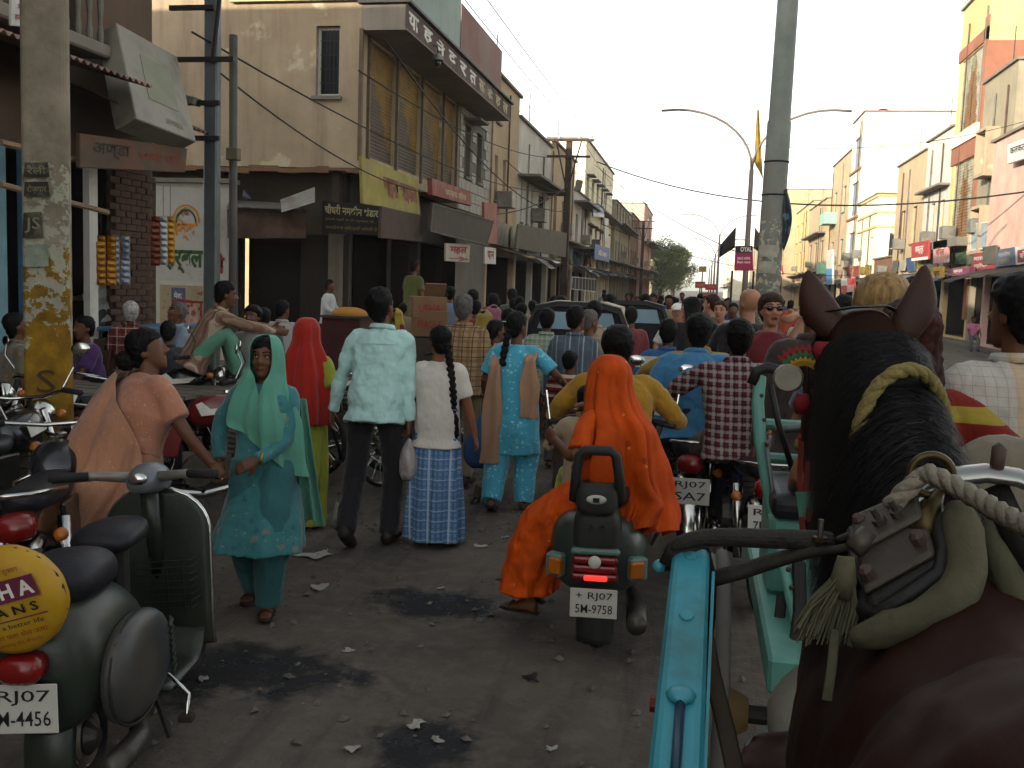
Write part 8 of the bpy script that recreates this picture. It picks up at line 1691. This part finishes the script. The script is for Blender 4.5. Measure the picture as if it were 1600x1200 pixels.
# ================================================================ the tonga ahead (only its rear left corner shows) and its passengers
def tonga():
    e = empty('tonga', (.75, 3.2, 0), 0, 'mint and turquoise horse carriage ahead of the horse with spoked wooden wheel', 'carriage'); o = V((.75, 3.2, 0)); RIMW = M('wheel_white', '#6d675c', .8, .35, 10, .3, 40, dirt='#4a4036', dirt_amt=.45); RIMG = M('wheel_grey', '#4d4a45', .8, .25, 6, .3)
    for sx in (-1, 1):
        x = -.64 if sx < 0 else .64; we = empty('wheel', (x, -.15, .50), parent=e)
        B().torus((0, 0, 0), .475, .026, 44, 8, 'X', ry=.022).build('tyre', RIMG, we, smooth=True); B().torus((-sx*0-.03, 0, 0), .455, .03, 44, 8, 'X', ry=.02).build('rim', RIMW, we)
        for k in range(14): t = 2*math.pi*k/14; B().tube([(-.015, .06*math.cos(t), .06*math.sin(t)), (-.02, .44*math.cos(t), .44*math.sin(t))], [.020, .014], 8).build('spoke', RIMW, we, smooth=True)
        B().lathe([(.03, -.15), (.045, -.14), (.06, -.10), (.085, -.03), (.085, .03), (.05, .1)], n=16, axis='X').build('hub', M('hub_ochre', '#5d4a2a', .7, .3, 6, .2), we, smooth=True); B().tube([(-.14, 0, 0), (-.20, 0, 0)], [.028, .026], 6).build('axle_nut', M('nut_red', '#5c1714', .6, .2, 6), we)
        B().torus((-.035, 0, 0), .095, .018, 20, 6, 'X').build('hub_band', M('band_green', '#24402c', .6, .2, 6) if sx < 0 else RIMW, we, smooth=True)
    B().tube([(-.64, -.15, .5), (.64, -.15, .5)], .03, 8).build('axle', BLACKM, e)
    B().box((0, .1, .80), (1.05, 1.4, .10)).build('floor', MINT, e, bevel=.01)
    B().box((0, .15, .98), (1.0, .4, .26)).build('seat_box', MINT, e, bevel=.02); B().box((0, .15, 1.14), (1.0, .46, .08)).build('seat_cushion', SEATV, e, bevel=.03, bseg=3)
    for z in (1.22, 1.34): B().tube([(-.5, .38, z), (.5, .38, z)], .02, 8).build('back_rail', MINT, e)
    # mint splash board at the rear left, a folded triangular panel
    Q = [onD(x, y, d)-o for x, y, d in ((1222, 862, 2.95), (1240, 855, 2.95), (1262, 850, 2.95), (1300, 905, 2.9), (1298, 960, 2.85), (1268, 1064, 2.72), (1256, 1050, 2.72))]
    mb = B(); mb.hexa(Q, [p+V((.03, .09, -.01)) for p in Q]); mb.build('splash_board', MINT, e, bevel=.008)
    B().tube([onD(x, y, d)-o for x, y, d in ((1220, 858, 2.93), (1238, 950, 2.83), (1260, 1058, 2.70))], .016, 8).build('board_edge', MINT, e, smooth=True); B().tube([onD(x, y, d)-o for x, y, d in ((1262, 848, 2.93), (1285, 900, 2.88), (1306, 950, 2.85))], .014, 8).build('board_edge', MINT, e, smooth=True)
    for k in range(5): p = onD(1232+k*5, 890+k*28, 2.84)-o; B().ell(p, (.008, .008, .008), 8, 6).build('stud', M('rivet_rust', '#40302a', .6, .2, 8), e)
    # upright turquoise post with hand grip
    pts = [onD(x, y, d)-o for x, y, d in ((1214, 840, 3.2), (1200, 760, 3.22), (1188, 690, 3.24), (1184, 630, 3.26), (1188, 588, 3.28))]; B().tube(pts, [(.021, .017)]*5, 8, up=(0, 1, 0)).build('post', MINT, e, bevel=.002)
    for k in range(6): p = onD(1190+k*4, 618+k*38, 3.19)-o; B().ell(p, (.007, .007, .007), 8, 6).build('stud', M('rivet_rust', '#40302a', .6, .2, 8), e)
    B().tube([onD(x, y, d)-o for x, y, d in ((1175, 600, 3.27), (1182, 580, 3.26), (1200, 574, 3.26), (1222, 580, 3.25), (1236, 590, 3.24))], [(.018, .010)]*5, 8).build('leather_grip', LEATH, e, smooth=True); B().tube([onD(x, y, d)-o for x, y, d in ((1197, 690, 3.2), (1206, 760, 3.18), (1212, 835, 3.16))], .007, 6).build('brake_rod', STEEL, e, smooth=True); B().tube([onD(x, y, d)-o for x, y, d in ((1204, 600, 3.25), (1216, 660, 3.24), (1240, 740, 3.24))], .010, 6).build('rail_strap', LEATH, e, smooth=True)
    B().tube([onD(x, y, d)-o for x, y, d in ((1208, 672, 3.3), (1250, 668, 3.3), (1280, 672, 3.3))], .014, 8).build('rail', STEEL, e, smooth=True); B().tube([onD(x, y, d)-o for x, y, d in ((1212, 812, 3.15), (1262, 814, 3.1)) ], [(.03, .01)]*2, 8).build('cross_piece', MINT, e)
    B().tube([onD(x, y, d)-o for x, y, d in ((1248, 880, 2.9), (1250, 960, 2.8), (1240, 1030, 2.72))], .02, 8).build('stay', BLACKM, e); B().tube([onD(x, y, d)-o for x, y, d in ((1222, 930, 2.95), (1214, 1000, 2.9), (1198, 1010, 2.9))], [(.016, .005)]*3, 8).build('step_iron', BLACKM, e)
    # step rail and rolled bedding near the wheel
    B().tube([onD(x, y, d)-o for x, y, d in ((1165, 1215, 2.3), (1168, 1165, 2.35), (1210, 1130, 2.4), (1230, 1095, 2.42))], .009, 8).build('step_rail', STEEL, e, smooth=True)
    for k in range(3): B().tube([onD(1188+k*12, 1200+k*-4, 2.3)-o, onD(1222+k*8, 1160+k*6, 2.36)-o], .008, 6).build('step_bar', STEEL, e)
    mb = B(); 
    P = [onD(x, y, d)-o for x, y, d in ((1290, 1040, 2.35), (1262, 1062, 2.35), (1235, 1090, 2.32), (1228, 1130, 2.28), (1240, 1180, 2.22), (1245, 1240, 2.15))]; B().tube(P, [.02, .045, .05, .045, .05, .05], 12).build('fodder_sack', M('sack_cloth', '#5c5a50', .9, .3, 5, .3, 40, dirt='#6a5a2c', dirt_amt=.35), e, smooth=True, sub=1, disp=(.06, .03))
tonga()
GT = 'carriage passengers ahead of the horse'
def seated(px, py, d, rz, label, q, skin, hair, top, sleeve='short', H=1.72, lf=4, hy=0, hp=-4, bw=1., fat=1., face=False, hairlong=0, vol=1., hands=None, group=GT, bald=False, bot=None, name='shirt', collar=None, extra=None, tw=0):
    zt = onD(px, py, d).z; f = frame(H, pelvis=(0, 0, .93), lf=lf, hy=hy, hp=hp, bw=bw, fat=fat, tw=tw); ht = f.head.z+.125*f.s; pz = (zt-ht)/f.s+.93
    f = frame(H, pelvis=(0, 0, pz), lf=lf, hy=hy, hp=hp, bw=bw, fat=fat, tw=tw, hands=hands and [(a, b, c+pz) for a, b, c in hands] or [(-.2, .32, pz+.15), (.2, .32, pz+.15)], feet=[(-.11, .45, pz-.45), (.11, .45, pz-.45)])
    pl = onD(px, py, d); pl.z = 0; e = person(pl, rz, label, f, q, skin, hair, face, group, vol, hairlong, extra, bald=bald); shirt(f, e, top, q, sleeve, -.08, .024, collar=collar, name=name); trousers(f, e, bot or KHAKI, q); shoes(f, e, SHOE, q); return e, f
WCHK = stripes('white_check', '#a59f96', [(0, .03, .06, 0, '#6f6a66', .5), (2, .03, .06, 0, '#6f6a66', .5), (0, .22, .16, .3, '#a8895c', .55)])
seated(1612, 428, 3.15, 12, 'driver in white checked shirt with black hair at the right edge', 2, 'd', 'k', WCHK, 'long', 1.74, hy=18, bw=1.08, fat=1.1, collar=True, vol=1.1); seated(1700, 500, 2.35, 5, 'passenger in taupe tee at the right edge, only the shoulder showing', 2, 'l', 'n', cloth('tee_taupe', '#6b6354'), 'short', 1.74, bw=1.1, fat=1.12)
seated(1428, 470, 3.05, 6, 'passenger with long auburn hair and red and yellow striped tee', 2, 'l', 'r', stripes('tee_stripe', '#6d1c14', [(2, .12, .4, .1, '#8a7a2c', .95)]), 'short', 1.70, hairlong=.28, vol=1.1, hands=[(-.3, .1, .15), (.30, .05, .12)]); seated(1385, 430, 3.75, 0, 'blonde passenger whose hair shows between the horse ears', 1, 'l', 'b', cloth('tee_blue', '#3a4a5c'), 'short', 1.74, vol=1.22, hairlong=.08)
# second carriage farther on with tourists
def cart2(px, d, label, w_=1.0):
    p = gnd(px, d); e = empty('carriage', p, 0, label, 'carriage', 'carriages with tourists ahead')
    for x in (-.6, .6): wheel(e, 0, .5, .03, 16, x=x)
    B().box((0, 0, .85), (1.05, 1.2, .1)).build('floor', BLACKM, e, bevel=.01); B().box((0, .0, 1.0), (1.0, .5, .2)).build('seat', SEATV, e, bevel=.03)
    for x in (-.5, .5): B().tube([(x, -.5, .9), (x, -.5, 1.15), (x, .2, 1.3)], .018, 8).build('rail', MINT, e, smooth=True)
    B().tube([(-.62, 0, .5), (.62, 0, .5)], .025, 8).build('axle', BLACKM, e)
    return e
cart2(1190, 7.7, 'carriage carrying the bald man and the woman in maroon'); cart2(1100, 11.2, 'carriage carrying the tourists in black and lavender')
GT2 = 'tourists in the carriages ahead'
e, f = seated(1205, 458, 7.2, 186, 'woman in maroon tank top and sunglasses facing the camera', 1, 'l', 'n', cloth('tank_maroon', '#571019'), 'none', 1.68, face=True, hy=6, vol=1.08, hands=[(-.15, .18, .62), (.12, .25, .22)], group=GT2)
for x in (-1, 1): B().ell(f.head+f.H @ V((x*.033*f.s, .095*f.s, .01*f.s)), (.026, .012, .018), 12, 8).build('sunglass_lens', EYEB, e, smooth=True)
B().tube([f.head+f.H @ V((x*f.s, y*f.s, .016*f.s)) for x, y in ((-.076, .0), (-.066, .07), (-.03, .105), (.03, .105), (.066, .07), (.076, .0))], .004, 6).build('sunglass_frame', EYEB, e); B().ell(f.P+f.u*(.27*f.s)+V((.0, .12*f.s, 0)), (.05, .02, .022), 14, 8).build('shirt_print', M('print_pink', '#8a3a4a', .8), e, smooth=True)
seated(1172, 450, 8.0, -6, 'bald man in black tee with orange back print', 1, 'l', 'n', cloth('tee_black', '#121114'), 'short', 1.76, bald=True, hy=35, bw=1.12, fat=1.15, group=GT2); seated(1082, 464, 11, 10, 'woman with long black hair and black tee in the far carriage', 1, 'l', 'k', cloth('tee_black', '#121114'), 'short', 1.68, hairlong=.2, hy=60, group=GT2); seated(1128, 470, 11.6, 165, 'woman in lavender tank top facing back from the far carriage', 1, 'l', 'n', cloth('tank_lavender', '#6a6480'), 'none', 1.66, face=True, group=GT2); seated(1117, 460, 12.6, 60, 'tanned man in profile behind the lavender woman', 1, 'l', 'n', cloth('tee_olive', '#3d3c2c'), 'short', 1.74, group=GT2)
e, f = seated(1061, 474, 13, 175, 'man in white tee and white cap beside the far carriage', 1, 'l', 'k', SHIRT_WHITE, 'short', 1.7, group=GT2); B().ell(f.head+f.H @ V((0, -.01, .065)), (.095, .11, .07), 16, 8).build('cap', WHITE_INK, e, smooth=True); B().tube([f.head+f.H @ V((0, .09, .05)), f.head+f.H @ V((0, .17, .035))], [(.07, .008), (.05, .006)], 10, up=(0, 0, 1)).build('cap_peak', WHITE_INK, e, smooth=True)
CN = [('pale grey', '#8a8a84'), ('slate blue', '#5a6a7c'), ('dark red', '#6d2a2a'), ('tan', '#7c6a4a'), ('dark green', '#3a4a3a'), ('lilac', '#8a7a8c'), ('navy', '#2c3a5c'), ('khaki', '#76664f'), ('rust orange', '#903c20')]
CW = []; ORD = ('leftmost', 'second from left', 'third from left', 'fourth from left', 'fifth from left', 'sixth from left', 'rightmost')
for k in range(58):
    r_ = random.Random(k+40); px = [948, 962, 985, 1003, 1022, 1034, 1047, 1058, 1072, 1090, 740, 806, 870, 1100, 1140, 1230, 1255, 700, 770][k % 19]+r_.uniform(-7, 7)
    CW.append((px, r_.uniform(11, 40) if px > 900 else r_.uniform(13, 20), k % 9, r_.uniform(1.52, 1.72), r_.choice((0, 8, -10, 180)), r_.choice(('long', 'short'))))
CW.sort(); CC = {}
for px, d, c, h_, rz, sl in CW:
    CC[c] = CC.get(c, -1)+1; walker(px, 444+.0349*(px-800)+(1.8-h_)*1550/d, d, rz, 'far walker in %s shirt, %s of those in %s' % (CN[c][0], ORD[CC[c]], CN[c][0]), cloth('crowd%d' % c, CN[c][1]), 0, sl, group='walkers packed in the far middle of the street')
walker(1277, 449, 5.6, 0, 'black-haired walker just left of the horse ear', CL('dark_check', '#2b2420'), 1); walker(1320, 462, 9, 0, 'dark-haired walker right of the left horse ear', CL('dark_brown', '#3a2a20'), 1); walker(1112, 506, 8.4, 0, 'man in mint shirt behind the sky blue pillion rider', CL('mint_shirt', '#4f7d6c'), 1)

# ================================================================ dusty evening air
hz = bpy.data.materials.new('dusty_air'); hz.use_nodes = True; hn = hz.node_tree; hn.nodes.remove(hn.nodes['Principled BSDF'])
pv = hn.nodes.new('ShaderNodeVolumePrincipled'); pv.inputs['Color'].default_value = (.95, .9, .85, 1); pv.inputs['Density'].default_value = .0007; pv.inputs['Anisotropy'].default_value = .2
hn.links.new(pv.outputs[0], hn.nodes['Material Output'].inputs['Volume'])
tag(B().box((0, 170, 8), (140, 480, 18)).build('haze', hz), 'pale dusty air hanging over the whole street', 'haze', kind='stuff')
sc.cycles.volume_bounces = 0
